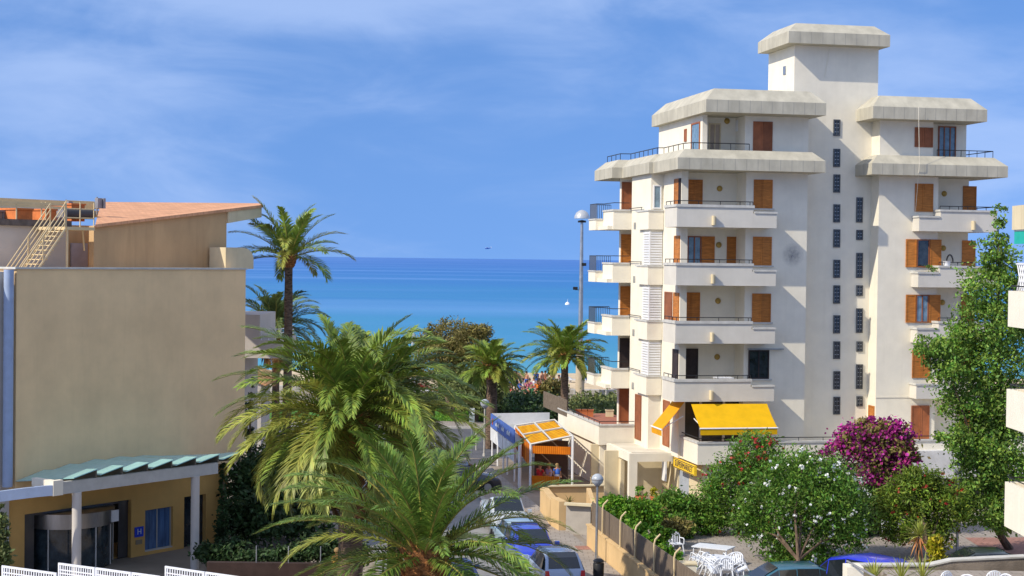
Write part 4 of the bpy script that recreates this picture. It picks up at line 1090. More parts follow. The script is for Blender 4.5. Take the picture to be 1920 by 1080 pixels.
# ================================================================ the tan hotel on the left
TAN = mat('tan_wall', (.86, .61, .33), .9, stain=.09, var=.06, scale=.5, bump=.2, bscale=50)
TAN2 = mat('ochre_wall', (.72, .42, .13), .9, var=.08, scale=.5, bump=.2, bscale=50)
TANP = mat('penthouse_wall', (.60, .40, .21), .9, stain=.3, var=.1, scale=.5, bump=.2, bscale=50, stretch=(1, 1, .4))
GREYW = mat('pale_grey_wall', (.56, .52, .47), .9, var=.05, scale=.8)
ROOFT = mat('roof_tiles', (.70, .37, .20), .85, var=.12, scale=1.5, bump=.5, bscale=12, brick=(1.6, .35, .5, (.55, .26, .15), .03))
RAILC = mat('cream_rail', (.66, .52, .30), .6, var=.05)
TEAL = mat('teal_glass', (.33, .60, .58), .15, var=.05, spec=.6)
BLUEP = mat('blue_grey_paint', (.34, .42, .58), .6, var=.05)
BOXO = mat('orange_boxes', (.66, .20, .06), .8, var=.1)
GREYM = mat('grey_machine', (.30, .30, .31), .5, metal=.3, var=.1)
H0 = (-18.1, 58.1)
HA = math.atan2(.8, .6)
Hf = Frame(H0, HA)
hot = thing('hotel_building', 'tan hotel block with a blank beige wall, curved teal glass canopy and orange tiled roof', 'building', (H0[0], H0[1], 0), HA)
hx = lambda px, py, v: Hf.fr(px, py, v)
xL = hx(30, 700, 0)[0]; xR = hx(460, 600, 0)[0]; zTop = hx(250, 505, 0)[1]; zW = 3.35
mb = MB(); mb.box(xL, xR, 0, 7.5, zW, zTop); mb.build('wall', TAN, hot)
mb = MB(); mb.box(xL - .1, xR + .06, -.06, .35, zTop, zTop + .07); mb.box(xL - .1, xL + .2, .35, 7.5, zTop, zTop + .07); mb.build('coping', COPING, hot)
mb = MB(); mb.box(xL - 9, xL - .003, .35, 7.5, 0, zTop - .1); mb.build('side_wall', GREYW, hot)
x0 = hx(9, 700, 0)[0]; x1 = hx(25, 700, 0)[0]
mb = MB(); mb.tube([((x0+x1)/2, .05, zW + .15), ((x0+x1)/2, .05, zTop - .02)], (x1-x0)*.5, 16); mb.build('drainpipe', BLUEP, hot)
# ground floor
dL, dzT = hx(46, 990, .45); dR = hx(246, 965, .45)[0]; dzT = 2.32
wl0 = hx(272, 990, .45)[0]; wl1 = hx(324, 985, .45)[0]; wz0, wz1 = hx(300, 1030, .45)[1], hx(300, 953, .45)[1]
w20 = hx(345, 990, .45)[0]; w21 = hx(386, 985, .45)[0]
g = MB(); xg0, xg1 = xL - 3.2, xR - .5
g.box(xg0, dL, .45, .8, 0, zW); g.box(dL, dR, .45, .8, dzT, zW); g.box(dR, wl0, .45, .8, 0, zW)
g.box(wl0, wl1, .45, .8, 0, wz0); g.box(wl0, wl1, .45, .8, wz1, zW); g.box(wl1, w20, .45, .8, 0, zW)
g.box(w20, w21, .45, .8, 2.1, zW); g.box(w21, xg1, .45, .8, 0, zW); g.box(xg0, xg1, .8, 7, 0, .05)
g.build('ground_floor_wall', TAN2, hot)
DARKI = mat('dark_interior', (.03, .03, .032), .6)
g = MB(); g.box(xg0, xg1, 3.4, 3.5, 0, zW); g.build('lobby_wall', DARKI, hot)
g = MB(); g.box(wl0, wl1, .60, .63, wz0, wz1); w_ = g.build('window', mat('blue_curtained_glass', (.09, .17, .33), .2, var=.25, scale=1.5, stretch=(6, 6, .5), spec=.6), hot)
g = MB(); g.box(wl0, wl1, .46, .60, wz0 - .01, wz0 + .05); g.box(wl0, wl0 + .05, .56, .6, wz0 + .05, wz1); g.box(wl1 - .05, wl1, .56, .6, wz0 + .05, wz1); g.box((wl0+wl1)/2 - .02, (wl0+wl1)/2 + .02, .57, .598, wz0 + .05, wz1); g.build('window_frame', GREYW, w_)
g = MB(); g.box(w20, w21, .65, .68, 0, 2.1); g.build('window', GLASS, hot)
# revolving door drum
dcx = (dL + dR)/2 + .1; dr = (dR - dL)*.36
STEEL = mat('brushed_steel', (.42, .40, .38), .3, metal=.8, var=.25, scale=1.2, stretch=(1, 1, .2))
g = MB(); g.lathe((dcx, 1.35, 0), [(dr, 1.62), (dr, 2.18), (dr*.98, 2.2)], 40); g.build('door_canopy', STEEL, hot)
dd = g = MB(); g.lathe((dcx, 1.35, 0), [(dr*.96, .05), (dr*.96, 1.62)], 40); dd = g.build('revolving_door', mat('drum_glass', (.035, .05, .06), .08, spec=.8, var=.3), hot)
for i in range(7):
    a = PI + PI*i/6; g = MB(); g.tube([(dcx + dr*.975*math.cos(a), 1.35 + dr*.975*math.sin(a), .05), (dcx + dr*.975*math.cos(a), 1.35 + dr*.975*math.sin(a), 1.62)], .03, 5); g.build('door_post', GREYW, dd)
g = MB(); g.box(dL, dR, .62, .66, 2.2, dzT); g.box(dR - .5, dR - .02, .62, .66, .02, 2.2); g.box(dL + .02, dL + .55, .62, .66, .02, 2.2); g.build('side_light', mat('side_glass', (.07, .065, .065), .15, spec=.6), hot)
g = MB(); px_ = hx(192, 985, .1)[0]; g.box(dcx + dr*.45, dcx + dr*.45 + .34, 1.35 - dr*.93, 1.35 - dr*.9, 1.70, 2.14); g.build('notice', LOUVRE, hot)
# blue plaque with its white letter
px0, pz1 = hx(252, 989, .45); px1, pz0 = hx(268, 1005, .45)
g = MB(); g.box(px0, px1, .41, .448, pz0, pz1); pl = g.build('plaque', mat('plaque_blue', (.02, .06, .62), .4), hot)
text('H', (pz1 - pz0)*.8, FLW, pl, Matrix.Translation(((px0+px1)/2, .405, (pz0+pz1)/2)) @ Matrix.Rotation(PI/2, 4, 'X'))
g = MB(); g.box(px0 + .06, px1 - .06, .42, .448, pz0 - .3, pz0 - .12); g.build('plaque', mat('tan_plaque', (.30, .24, .16), .5), hot)
# canopy: front beam on two columns, glass blades rising to the wall
vB = -3.2
cx0, cz = hx(118, 912, vB); cx1 = hx(409, 878, vB)[0]; czb = 3.55; czt = 3.98
g = MB(); g.box(cx0, cx1, vB, vB + .16, czb, czt); can = g.build('canopy', mat('canopy_paint', (.50, .49, .45), .7, var=.05), hot)
g = MB(); g.box(cx0 - .42, cx0 - .003, vB - .02, vB + .2, czb - .02, czt + .08); g.box(cx0 - .42, cx0 - .2, vB + .2, vB + 1.2, czt - .2, czt + .08); g.build('canopy_end', WHITE, can)
nb = 7
vw = .02
for i in range(nb):
    a0_ = cx0 + .35 + (cx1 - cx0 + .9)*(i/nb); a1_ = cx0 + .35 + (cx1 - cx0 + .9)*((i + 1.0)/nb)
    zA = czt + .10; 
    arc = lambda t: 3.66 + .34*math.sin(PI*min(1, max(0, t)))
    P = [(a0_, vB - .15, zA), (a1_ - .12, vB - .15, zA + .22), (a1_ + .05, vw - .05, arc((i+1)/nb) + .14), (a0_, vw - .05, arc(i/nb))]
    g = MB(); g.slab(P, .03); g.build('glass_blade', TEAL, can)
    g = MB(); xx = a1_ - .1; g.add([(xx, vB - .0, czt + .01), (xx, -.1, 3.5), (xx, -.1, arc((i+1)/nb) + .12), (xx, vB, zA + .18), (xx + .06, vB - .0, czt + .01), (xx + .06, -.1, 3.5), (xx + .06, -.1, arc((i+1)/nb) + .12), (xx + .06, vB, zA + .18)],
                     [(0, 1, 2, 3), (7, 6, 5, 4), (0, 3, 7, 4), (1, 5, 6, 2), (2, 6, 7, 3), (0, 4, 5, 1)]); g.build('rib', mat('canopy_rib', (.16, .14, .11), .7), can)
for px_, py_ in ((143, 980), (365, 960)):
    x = hx(px_, py_, vB + .1)[0]; g = MB(); g.tube([(x, vB + .08, 0), (x, vB + .08, czb)], .165, 18); g.build('column', GREYW, can)
g = MB(); 
n = 12; 
for i in range(n):
    t0_, t1_ = i/n, (i+1)/n; xa, xb = cx0 - .43 - (1-t0_)*4.5, cx0 - .43 - (1-t1_)*4.5
    za, zb_ = czb - .55*(1-t0_)**1.3, czb - .55*(1-t1_)**1.3
    ya, yb_ = vB + .0 + 2.6*(1-t0_), vB + .0 + 2.6*(1-t1_)
    g.add([(xa, ya, za), (xb, yb_, zb_), (xb, yb_, zb_ + .36), (xa, ya, za + .36), (xa, ya + .15, za), (xb, yb_ + .15, zb_), (xb, yb_ + .15, zb_ + .36), (xa, ya + .15, za + .36)],
          [(0, 1, 2, 3), (7, 6, 5, 4), (3, 2, 6, 7), (0, 4, 5, 1)])
g.build('gutter_beam', BLUEP, can)
# penthouse and its roof
a = hx(176, 421, 2.0); b_ = hx(425, 400, 2.0); e_ = hx(489, 384, 2.0)
zr0 = zTop + .02
pA, pB, pE = a, b_, e_
sl = (pE[1] - pA[1])/(pE[0] - pA[0])
zE = lambda x, y=2.0: pA[1] + sl*(x - pA[0])
rdg = Hf.fr(190, 378.5, 12.0); rdg2 = Hf.fr(484, 381, 12.0)
mb = MB()
xs_ = [pA[0], pB[0]]
mb.prism([(pA[0], 2.0), (pB[0], 2.0), (pB[0], 2.3), (pA[0], 2.3)], zr0 - .3, lambda x, y: zE(x) - .06)
mb.build('penthouse_wall', TANP, hot)
mb = MB()
xl_ = pA[0] - 9.5
xr1 = pE[0]
yb = 12.0; zb_l, zb_r = rdg[1], rdg2[1]
zL0 = Hf.fr(60, 396, 2.3)[1]
P = [(pA[0] - .05, 1.85, zE(pA[0])), (xr1, 1.85, zE(xr1)), (rdg2[0], yb, zb_r), (rdg[0], yb, zb_l)]
Q = [(x, y, z - .12) for x, y, z in P]
mb.add(P + Q, [(0, 1, 2), (0, 2, 3), (6, 5, 4), (7, 6, 4), (0, 4, 5, 1), (1, 5, 6, 2), (2, 6, 7, 3), (3, 7, 4, 0)])
mb.mi = 1
mb.add([(pB[0], 1.9, zE(pB[0]) - .62), (xr1 - .04, 1.9, zE(xr1) - .55), (xr1 - .04, 1.9, zE(xr1) - .11), (pB[0], 1.9, zE(pB[0]) - .12),
        (pB[0], 2.3, zE(pB[0]) - .62), (xr1 - .04, 2.3, zE(xr1) - .55), (xr1 - .04, 2.3, zE(xr1) - .16), (pB[0], 2.3, zE(pB[0]) - .16)], [(0, 1, 2, 3), (7, 6, 5, 4), (4, 5, 1, 0), (1, 5, 6, 2), (0, 3, 7, 4)])
mb.build('roof', [ROOFT, CREAM], hot)
# left roof block behind the stair (shaded grey) with its flat roof edge
mb = MB(); xq0, xq1 = hx(-60, 450, 3.2)[0], hx(128, 450, 3.2)[0]
mb.box(xq0, xq1, 3.2, 7.4, zr0 - .3, hx(60, 424, 3.2)[1]); mb.build('roof_block', GREYW, hot)
mb = MB(); mb.box(xq0, xq1 + .05, 3.05, 12, hx(60, 424, 3.2)[1], hx(60, 412, 3.2)[1]); mb.build('flat_roof', mat('roof_felt', (.13, .11, .10), .9, var=.2), hot)
mb = MB(); xr0_ = Hf.fr(96, 450, 4.3)[0]; xr9 = Hf.fr(184, 450, 4.3)[0]; mb.box(xr0_, xr9, 4.2, 4.4, zr0 - .3, pA[1]); mb.build('recess_wall', TANP, hot)
mb = MB(); xd0, xd1 = Hf.fr(132, 470, 4.18)[0], Hf.fr(163, 470, 4.18)[0]; mb.box(xd0, xd1, 4.12, 4.195, zr0, Hf.fr(150, 456, 4.18)[1]); mb.build('roof_door', mat('door_lilac_grey', (.46, .44, .50), .6), hot)
# far ridge strip running left
mb = MB(); xa = Hf.fr(-30, 378, 12.0)[0]; mb.box(xa, rdg[0], 12.0, 12.3, zb_l - .35, zb_l - .02); mb.box(xa, rdg[0], 11.2, 12.0, zb_l - .75, zb_l - .45); mb.build('roof_parapet', RAILC, hot)
# curved box and lower balcony at the far end
mb = MB(); c0 = Hf.fr(414, 480, 1.2)[0]; c1 = Hf.fr(452, 480, 1.2)[0]; zt_ = Hf.fr(430, 464, 1.2)[1]
prof = [(c0, zr0), (c1 + .45, zr0), (c1 + .45, zt_ - .5)] + [(c1 - .15 + .6*math.cos(t), zt_ - .5 + .5*math.sin(t)) for t in (.3, .7, 1.1, 1.57)] + [(c0, zt_)]
vs = [(x, .9, z) for x, z in prof] + [(x, 1.9, z) for x, z in prof]; k = len(prof)
mb.add(vs, [tuple(range(k)), tuple(range(2*k-1, k-1, -1))] + [(i, k+i, k+(i+1)%k, (i+1)%k) for i in range(k)]); mb.build('rooftop_box', CREAM, hot)
c_ = at(463, 640, 76)
E0 = Hf.loc(c_)
mb = MB(); xe, ye = E0
d0 = at(463, 590, 76); d1 = at(528, 672, 76)
# balcony block beyond the end wall, seen in the gap
mb2 = thing('hotel_wing', 'pale grey hotel wing with a white-railed balcony past the end of the tan wall', 'building', (d0.x, 76, 0))
w_ = d1.x - d0.x
mb = MB(); mb.box(-1.6, .62, 0, 5, d1.z, d0.z); mb.box(.62, w_, 0, .15, d1.z, at(500, 638, 76).z); mb.box(w_-.15, w_, .15, 5, d1.z, at(500, 638, 76).z); mb.box(.62, w_ -.15, .15, 5, d1.z, d1.z + .2); mb.build('wall', GREYW, mb2)
mb = MB(); mb.box(-1.6, -.25, .3, 5, 0, d1.z); mb.box(-.25, 0.02, .3, 1.2, 0, 2.8); mb.build('lower_wall', GREYW, mb2)
r = MB(); zt_ = at(500, 617, 76).z; zb_ = at(500, 638, 76).z
for q in range(3): r.tube([(.64, .07, zt_ - q*(zt_-zb_)*.36), (w_ - .06, .07, zt_ - q*(zt_-zb_)*.36), (w_ - .06, 4.6, zt_ - q*(zt_-zb_)*.36)], .022, 5)
for x in (.68, w_*.62, w_*.82, w_ - .06): r.tube([(x, .07, zb_), (x, .07, zt_)], .025, 5)
r.build('railing', LOUVRE, mb2)
# steel stair and landing on the roof
st = thing('roof_stair', 'cream steel stair with railings climbing to the hotel roof landing', 'staircase', Hf.w(0, 0, zTop), HA)
def hp(px, py, v): x, z = Hf.fr(px, py, v); return Vector((x, v, z - zTop))
vS1, vS2 = 1.2, 2.1
s = MB(); a, b_ = hp(38, 554, vS1), hp(122, 430, vS1)
fl = Vector((0, vS2 - vS1, 0))
for o_ in (Vector((0, 0, 0)), fl): s.tube([a + o_, b_ + o_], .05, 4)
s.build('stringer', RAILC, st)
for i in range(14):
    p = a.lerp(b_, (i + .5)/14); s = MB(); s.box(p.x - .16, p.x + .16, vS1 + .03, vS2 - .03, p.z - .015, p.z + .02); s.build('step', RAILC, st)
s = MB()
for o_ in (Vector((0, 0, 0)), fl):
    for h in (.28, .52, .76, 1.0): s.tube([a + o_ + Vector((0, 0, h)), b_ + o_ + Vector((0, 0, h))], .022, 5)
    for t in (0, .5, 1): p = a.lerp(b_, t) + o_; s.tube([p, p + Vector((0, 0, 1.0))], .028, 5)
s.build('railing', RAILC, st)
s = MB(); l0, l1 = hp(124, 425, vS1), hp(176, 425, vS1); s.box(l0.x, l1.x, vS1 - .05, 3.9, l0.z - .12, l0.z + .0); s.build('landing', RAILC, st)
s = MB()
for x, y in ((l0.x + .05, vS1), (l0.x + .05, 3.8)): s.tube([(x, y, .0), (x, y, l0.z - .12)], .05, 6)
s.tube([(l1.x - .3, vS1 + .3, l0.z - .12), (l1.x + .1, 1.9, l0.z - .9)], .035, 5)
s.build('post', RAILC, st)
s = MB()
for q in (.35, .7, 1.0): s.tube([(l0.x, vS1, l0.z + q), (l1.x, vS1, l0.z + q)], .02, 5)
for t in (0, .5, 1): s.tube([(l0.x + (l1.x - l0.x)*t, vS1, l0.z), (l0.x + (l1.x - l0.x)*t, vS1, l0.z + 1.0)], .025, 5)
s.build('landing_railing', RAILC, st)
rl = thing('roof_railing', 'cream railing along the flat hotel roof behind the orange boxes', 'railing', Hf.w(0, 0, zTop), HA)
s = MB(); vr = 3.5; zz0 = hp(60, 412, vr).z; xa, xb = hp(-30, 400, vr).x, hp(124, 400, vr).x
for py_ in (381.5, 387.5): z_ = hp(60, py_, vr).z; s.box(xa, xb, vr - .03, vr + .03, z_ - .05, z_ + .05)
s.build('rail', RAILC, rl)
for px_ in (31, 78, 86, 122):
    s = MB(); x = hp(px_, 400, vr).x; s.tube([(x, vr, zz0), (x, vr, hp(px_, 379, vr).z)], .03, 5); s.build('post', RAILC, rl)
for lab, (xa_, xb_, ya_, yb_), v_, dp in (('orange-tiled rooftop box at the far left of the hotel roof', (32, 61, 391, 412), 4.2, 1.2), ('smaller orange rooftop box beside the top of the steel stair', (85, 106, 392, 412), 4.4, 1.0), ('tall orange rooftop chimney box right of the stair landing', (134, 159, 382, 410), 5.2, 1.6)):
    p0_, p1_ = Hf.fr(xa_, yb_, v_), Hf.fr(xb_, ya_, v_)
    t = thing('chimney_box', lab, 'roof box', Hf.w(p0_[0], v_, p0_[1] - .1), HA)
    s = MB(); w__ = p1_[0] - p0_[0]; h__ = p1_[1] - p0_[1] + .1; s.box(0, w__, 0, dp, 0, h__ - .07); s.build('body', BOXO, t)
    s = MB(); s.box(-.04, w__ + .04, -.04, dp + .04, h__ - .07, h__); s.build('cap', BOXO, t)
p0_, p1_ = Hf.fr(0, 412, 5.0), Hf.fr(30, 388, 5.0)
t = thing('skylight', 'grey-green glass rooftop skylight at the left edge of the photo', 'skylight', Hf.w(p0_[0] - 1, 5.0, p0_[1] - .1), HA)
s = MB(); w__ = p1_[0] - p0_[0] + 1; s.box(0, w__, 0, 1.2, 0, .42); s.build('glazing', mat('skylight_glass', (.16, .20, .19), .2, spec=.6), t)
s = MB(); 
for i in range(4): s.box(w__*i/3 - .03, w__*i/3 + .03, -.03, -.001, 0, .42)
s.box(-.05, w__ + .05, -.05, 1.25, .42, .48); s.build('frame', mat('grey_frame', (.25, .25, .24), .6), t)
def unit(label, pxs, pys, v_, d, m=GREYM, n=3):
    a_, b_ = Hf.fr(pxs[0], pys[1], v_), Hf.fr(pxs[1], pys[0], v_)
    t = thing('antenna_panel', label, 'antenna', Hf.w((a_[0]+b_[0])/2, v_, a_[1]), HA); w__ = b_[0] - a_[0]; h__ = b_[1] - a_[1]
    for i in range(n):
        s = MB(); x = -w__/2 + w__*(i + .08)/n; s.box(x, x + w__*.8/n, -.1 + .06*(i % 2), .1 + .06*(i % 2), h__*.38, h__); s.build('panel', m, t)
    s = MB(); s.tube([(0, .22, 0), (0, .22, h__*1.08)], .04, 6); s.build('mast', m, t)
unit('cluster of three grey antenna panels on the ridge of the orange roof', (180, 196), (372, 402), 5.0, .3)
unit('short grey antenna on the hotel roof behind the stair top', (125, 135), (376, 394), 5.5, .2, n=1)
t = thing('ventilation_duct', 'dark grey duct lying on the roof behind the stair landing', 'duct', Hf.w(Hf.fr(140, 406, 4.8)[0], 4.8, Hf.fr(140, 406, 4.8)[1]), HA)
s = MB(); s.tube([(-.7, 0, .1), (.9, 0, .12)], .22, 10); s.build('pipe', mat('dark_duct', (.07, .07, .07), .6), t); s = MB(); s.box(-.8, -.6, -.3, .3, -.3, .36); s.build('flange', GREYM, t)

# thatched shades, and the small tiled roof beyond the hotel
THATCH = mat('thatch', (.42, .27, .13), .95, var=.3, scale=6, bump=1, bscale=25, stretch=(1, 1, .3))
def sunshade(label, px, py, D, R, zg=.35, group='thatched sunshades on the beach'):
    c = at(px, py, D); t = thing('sunshade', label, 'sunshade', (c.x, D, zg), 0, group); h = c.z - zg
    s = MB(); s.lathe((0, 0, h - R*.42), [(R, 0), (R*.96, .06), (R*.5, R*.24), (.05, R*.42)], 18); s.build('thatch_roof', THATCH, t)
    s = MB(); s.tube([(0, 0, 0), (0, 0, h - .1)], .06, 6); s.build('pole', BARK, t); return t
sunshade('thatched beach sunshade above the crowd, nearest the yellow-hearted palm', 960, 694, 148, 1.75)
sunshade('thatched sunshade beside the white hotel annexe, partly behind the tan wall', 478, 684, 100, 1.3, 0)
an = thing('annexe_building', 'low pale annexe with an orange tiled roof edge glimpsed between hotel wall and palms', 'building', at(478, 900, 84))
a0_ = at(490, 706, 84)
an.location = (a0_.x, 84, 0)
s = MB(); s.box(-2.5, 0, 0, 3, 0, a0_.z - .3); s.build('wall', GREYW, an)
s = MB(); s.slab([(-2.7, -.2, a0_.z + .75), (.3, -.2, a0_.z - .5), (.3, 3.2, a0_.z - .5), (-2.7, 3.2, a0_.z + .75)], .12); s.build('roof', ROOFT, an)

# ================================================================ near terrace pieces (bottom of the frame)
LAT = mat('lattice_white', (.72, .73, .76), .5, var=.03)
def lattice(label, p0, p1, h, group=None, fade=False, pitch=.085):
    """white perforated trellis panel between two ground points"""
    p0, p1 = Vector(p0), Vector(p1); d = (p1 - p0); L = d.length; ang = math.atan2(d.y, d.x)
    t = thing('trellis_panel', label, 'trellis', p0, ang, group)
    sl_ = (p1.z - p0.z)/math.hypot(d.x, d.y); L = math.hypot(d.x, d.y)
    s = MB(); th = .02
    def bx(x0, x1, z0, z1, y0=-.02, y1=.02):
        s.add([(x0, y0, z0 + sl_*x0), (x1, y0, z0 + sl_*x1), (x1, y1, z0 + sl_*x1), (x0, y1, z0 + sl_*x0), (x0, y0, z1 + sl_*x0), (x1, y0, z1 + sl_*x1), (x1, y1, z1 + sl_*x1), (x0, y1, z1 + sl_*x0)],
              [(0,3,2,1),(4,5,6,7),(0,1,5,4),(1,2,6,5),(2,3,7,6),(3,0,4,7)])
    bx(0, .05, 0, h); bx(L-.05, L, 0, h); bx(.05, L-.05, h-.05, h); bx(.05, L-.05, 0, .05)
    s.build('frame', LAT, t); s = MB()
    def bx(x0, x1, z0, z1, y0=-.02, y1=.02):
        s.add([(x0, y0, z0 + sl_*x0), (x1, y0, z0 + sl_*x1), (x1, y1, z0 + sl_*x1), (x0, y1, z0 + sl_*x0), (x0, y0, z1 + sl_*x0), (x1, y0, z1 + sl_*x1), (x1, y1, z1 + sl_*x1), (x0, y1, z1 + sl_*x0)],
              [(0,3,2,1),(4,5,6,7),(0,1,5,4),(1,2,6,5),(2,3,7,6),(3,0,4,7)])
    n = int(L/pitch)
    for i in range(1, n): bx(L*i/n - .016, L*i/n + .016, .05, h - .05, -.006, .006)
    for j in range(1, int(h/pitch)): bx(.05, L - .05, j*pitch - .016, j*pitch + .016, -.012, -.007)
    s.build('mesh', LAT, t)
    return t
D = 40
hh = .85
def lp(px, py, D_, drop=hh): p = at(px, py, D_); return (p.x, p.y, p.z - drop)
G_ = 'white trellis panels on the near terrace'
lattice('first of the perforated white trellis panels, in front of the hotel door', lp(110, 1055, 40), lp(178, 1064, 39.2), hh, G_)
lattice('trellis panel between the hotel door column and the blue plaque', lp(180, 1064, 39.2), lp(246, 1073, 38.4), hh, G_)
lattice('trellis panel sinking out of the frame below the blue plaque', lp(248, 1073, 38.4), lp(300, 1080, 37.7), hh, G_)
lattice('short trellis panel below the right canopy column', lp(310, 1061, 40), lp(384, 1072, 39.2), hh, G_)
lattice('trellis panel right of the column, dropping below the frame', lp(386, 1072, 39.2), lp(450, 1081, 38.4), hh, G_)
lattice('low white trellis panel by the bushy plant at the bottom left corner', lp(4, 1060, 40), lp(106, 1074, 39), hh, G_)
nt_ = thing('near_terrace', 'pale near terrace wall under the white trellis panels', 'wall', (at(4, 1060, 40).x, 40, 0)); s = MB()
q0 = at(0, 1060, 40); q1 = at(450, 1081, 38.4)
zt0 = q0.z - hh - .02
s.box(-1.5, q1.x - q0.x + .4, -3.2, .25, 0, min(zt0, q1.z - hh) - .05); s.build('wall', GREYW, nt_)
bl = [blob(-2, 1000, 41, 13, 36), blob(2, 1040, 41, 16, 26), blob(-4, 960, 41.2, 8, 20)]
tree('shrub', 'olive green bush rising behind the trellis in the bottom left corner', 'bush', (at(5, 1040, 41).x, 41, 3.0), bl, 2600, .07, OLIVEG, 63, .04)
# right: retaining wall of the near garden with planters
CONC = mat('rough_concrete', (.30, .25, .20), .9, var=.18, scale=1.0, bump=.4, bscale=20)
a_, b_, c_ = at(1600, 1062, 47), at(1735, 1060, 47.5), at(1925, 1046, 48)
gw_ = thing('garden_wall', 'weathered concrete garden wall crossing the bottom right corner', 'wall', (a_.x, a_.y, 0)); s = MB()
o_ = Vector((a_.x, a_.y, 0)); P2 = [a_ - o_, at(1745, 1062, 47.4) - o_, at(1784, 1053, 47.5) - o_, c_ - o_]
for i in range(3):
    p, q = P2[i], P2[i+1]
    s.add([(p.x, p.y, 0), (q.x, q.y, 0), (q.x, q.y, q.z), (p.x, p.y, p.z), (p.x, p.y+.3, 0), (q.x, q.y+.3, 0), (q.x, q.y+.3, q.z), (p.x, p.y+.3, p.z)], [(0,1,2,3), (7,6,5,4), (3,2,6,7), (0,4,5,1)] + ([(0,3,7,4)] if i == 0 else []) + ([(1,5,6,2)] if i == 2 else []))
s.build('wall', CONC, gw_)
s = MB()
for i in range(3):
    p, q = P2[i] + Vector((0, -.03, .002)), P2[i+1] + Vector((0, -.03, .002)); s.add([(p.x, p.y, p.z), (q.x, q.y, q.z), (q.x, q.y, q.z + .05), (p.x, p.y, p.z + .05), (p.x, p.y+.36, p.z), (q.x, q.y+.36, q.z), (q.x, q.y+.36, q.z + .05), (p.x, p.y+.36, p.z + .05)], [(0,3,2,1)[::-1], (7,6,5,4), (3,2,6,7), (0,4,5,1), (0,3,7,4), (1,5,6,2)])
s.build('coping', COPING, gw_)
p_ = at(1598, 1060, 44); t = thing('gate_pillar', 'white pillar with a sloping steel handrail at the bottom edge, left of the garden wall', 'pillar', (p_.x, 44, 0))
s = MB(); s.box(-.2, .25, -.3, .3, 0, p_.z); s.build('pillar', WHITE, t)
s = MB(); a_, b_ = at(1588, 1052, 43.9), at(1642, 1082, 42.5); s.tube([Vector((a_.x - p_.x, -.1, a_.z)), Vector((b_.x - p_.x, -1.5, b_.z))], .03, 6)
s.tube([(0, -.15, p_.z), (0, -.15, a_.z - .1)], .02, 5); s.build('handrail', GREYM, t)
fl_ = thing('near_garden', 'raised near terrace floor under the white chairs at the bottom right', 'terrace', (20, 44, 0)); s = MB(); s.box(-9, 4, -4, 3.2, 0, 2.95); s.build('floor', PAVE, fl_)
for i, (px_, py_, D_, L_) in enumerate(((1640, 1078, 45.5, .5), (1690, 1082, 45.5, .6), (1730, 1078, 45.5, .6))):
    p_ = at(px_, py_, D_); spiky('agave', ('spiky green plant behind the steel handrail', 'drooping green plant in the middle of the garden bed', 'bright spiky plant nearest the yellow variegated shrub')[i], (p_.x, p_.y, 2.95), 26, L_ + .25, .045, PALMY, 90 + i, max(.05, p_.z - 2.95 - .1), (80, 5), .04)

# ---- the right-hand neighbour
RN = thing('neighbour_building', 'white balconies of the neighbouring block cut by the right edge', 'building', (at(1888, 700, 47).x, 47, 0))
s = MB()
x0 = 0; 
for i, (ya, yb_) in enumerate(((545, 612), (729, 800), (903, 986))):
    z0, z1 = at(1890, yb_, 47).z, at(1890, ya, 47).z
    s = MB(); s.box(0, 5, -6, -5.86, z0, z1); s.box(0, .14, -5.86, 0, z0, z1); s.box(.14, 5, -5.86, 0, z0, z0 + .2); s.box(0.14, 5, -.14, 0, z0 + .2, z1); bb = s.build('balcony', WHITE, RN)
    r = MB(); r.tube([(.07, -5.9, z1 + .14), (.07, -.05, z1 + .14), (5, -.05, z1 + .14)], .02, 5)
    for q in range(5): r.tube([(.07, -5.8 + q*1.4, z1), (.07, -5.8 + q*1.4, z1 + .14)], .015, 5)
    r.build('railing', IRON, bb)
s = MB(); s.box(1.2, 6, -5.4, -.3, 0, 13.0); s.build('wall', CREAM, RN)
for zf_ in (.9, 3.9, 6.75, 9.6):
    for xw in (1.9, 3.9): s = MB(); s.box(xw, xw + 1.1, -5.46, -5.402, zf_, zf_ + 2.0); f_ = s.build('window', WOODR, RN); s = MB(); s.box(xw + .08, xw + 1.02, -5.48, -5.461, zf_ + .08, zf_ + 1.92); s.build('pane', GLASS, f_)
z0, z1 = at(1893, 431, 47).z, at(1893, 386, 47).z
s = MB(); s.box(.1, 5, -6, .1, z0, z1); s.build('roof', CREAM, RN)
s = MB(); z0, z1 = at(1897, 465, 47).z, at(1897, 434, 47).z; s.box(.16, .22, -5.8, .05, z0 + .12, z1); s.build('awning', mat('turquoise_canvas', (.02, .42, .34), .7), RN)
s = MB(); s.box(.15, .23, -5.8, .05, z1 + .003, z1 + .09); s.build('awning_rail', LOUVRE, RN)
s = MB(); z0, z1 = at(1905, 545, 47).z, at(1905, 495, 47).z; L = 5.5
for i in range(30):
    y = -5.6 + i*L/30
    s.tube([(.3, y, z0), (.3, y + .42, z1)], .022, 4); s.tube([(.3, y + .42, z0), (.3, y, z1)], .022, 4)
s.tube([(.3, -5.6, z1), (.3, .2, z1)], .035, 5); s.build('lattice', LAT, RN)
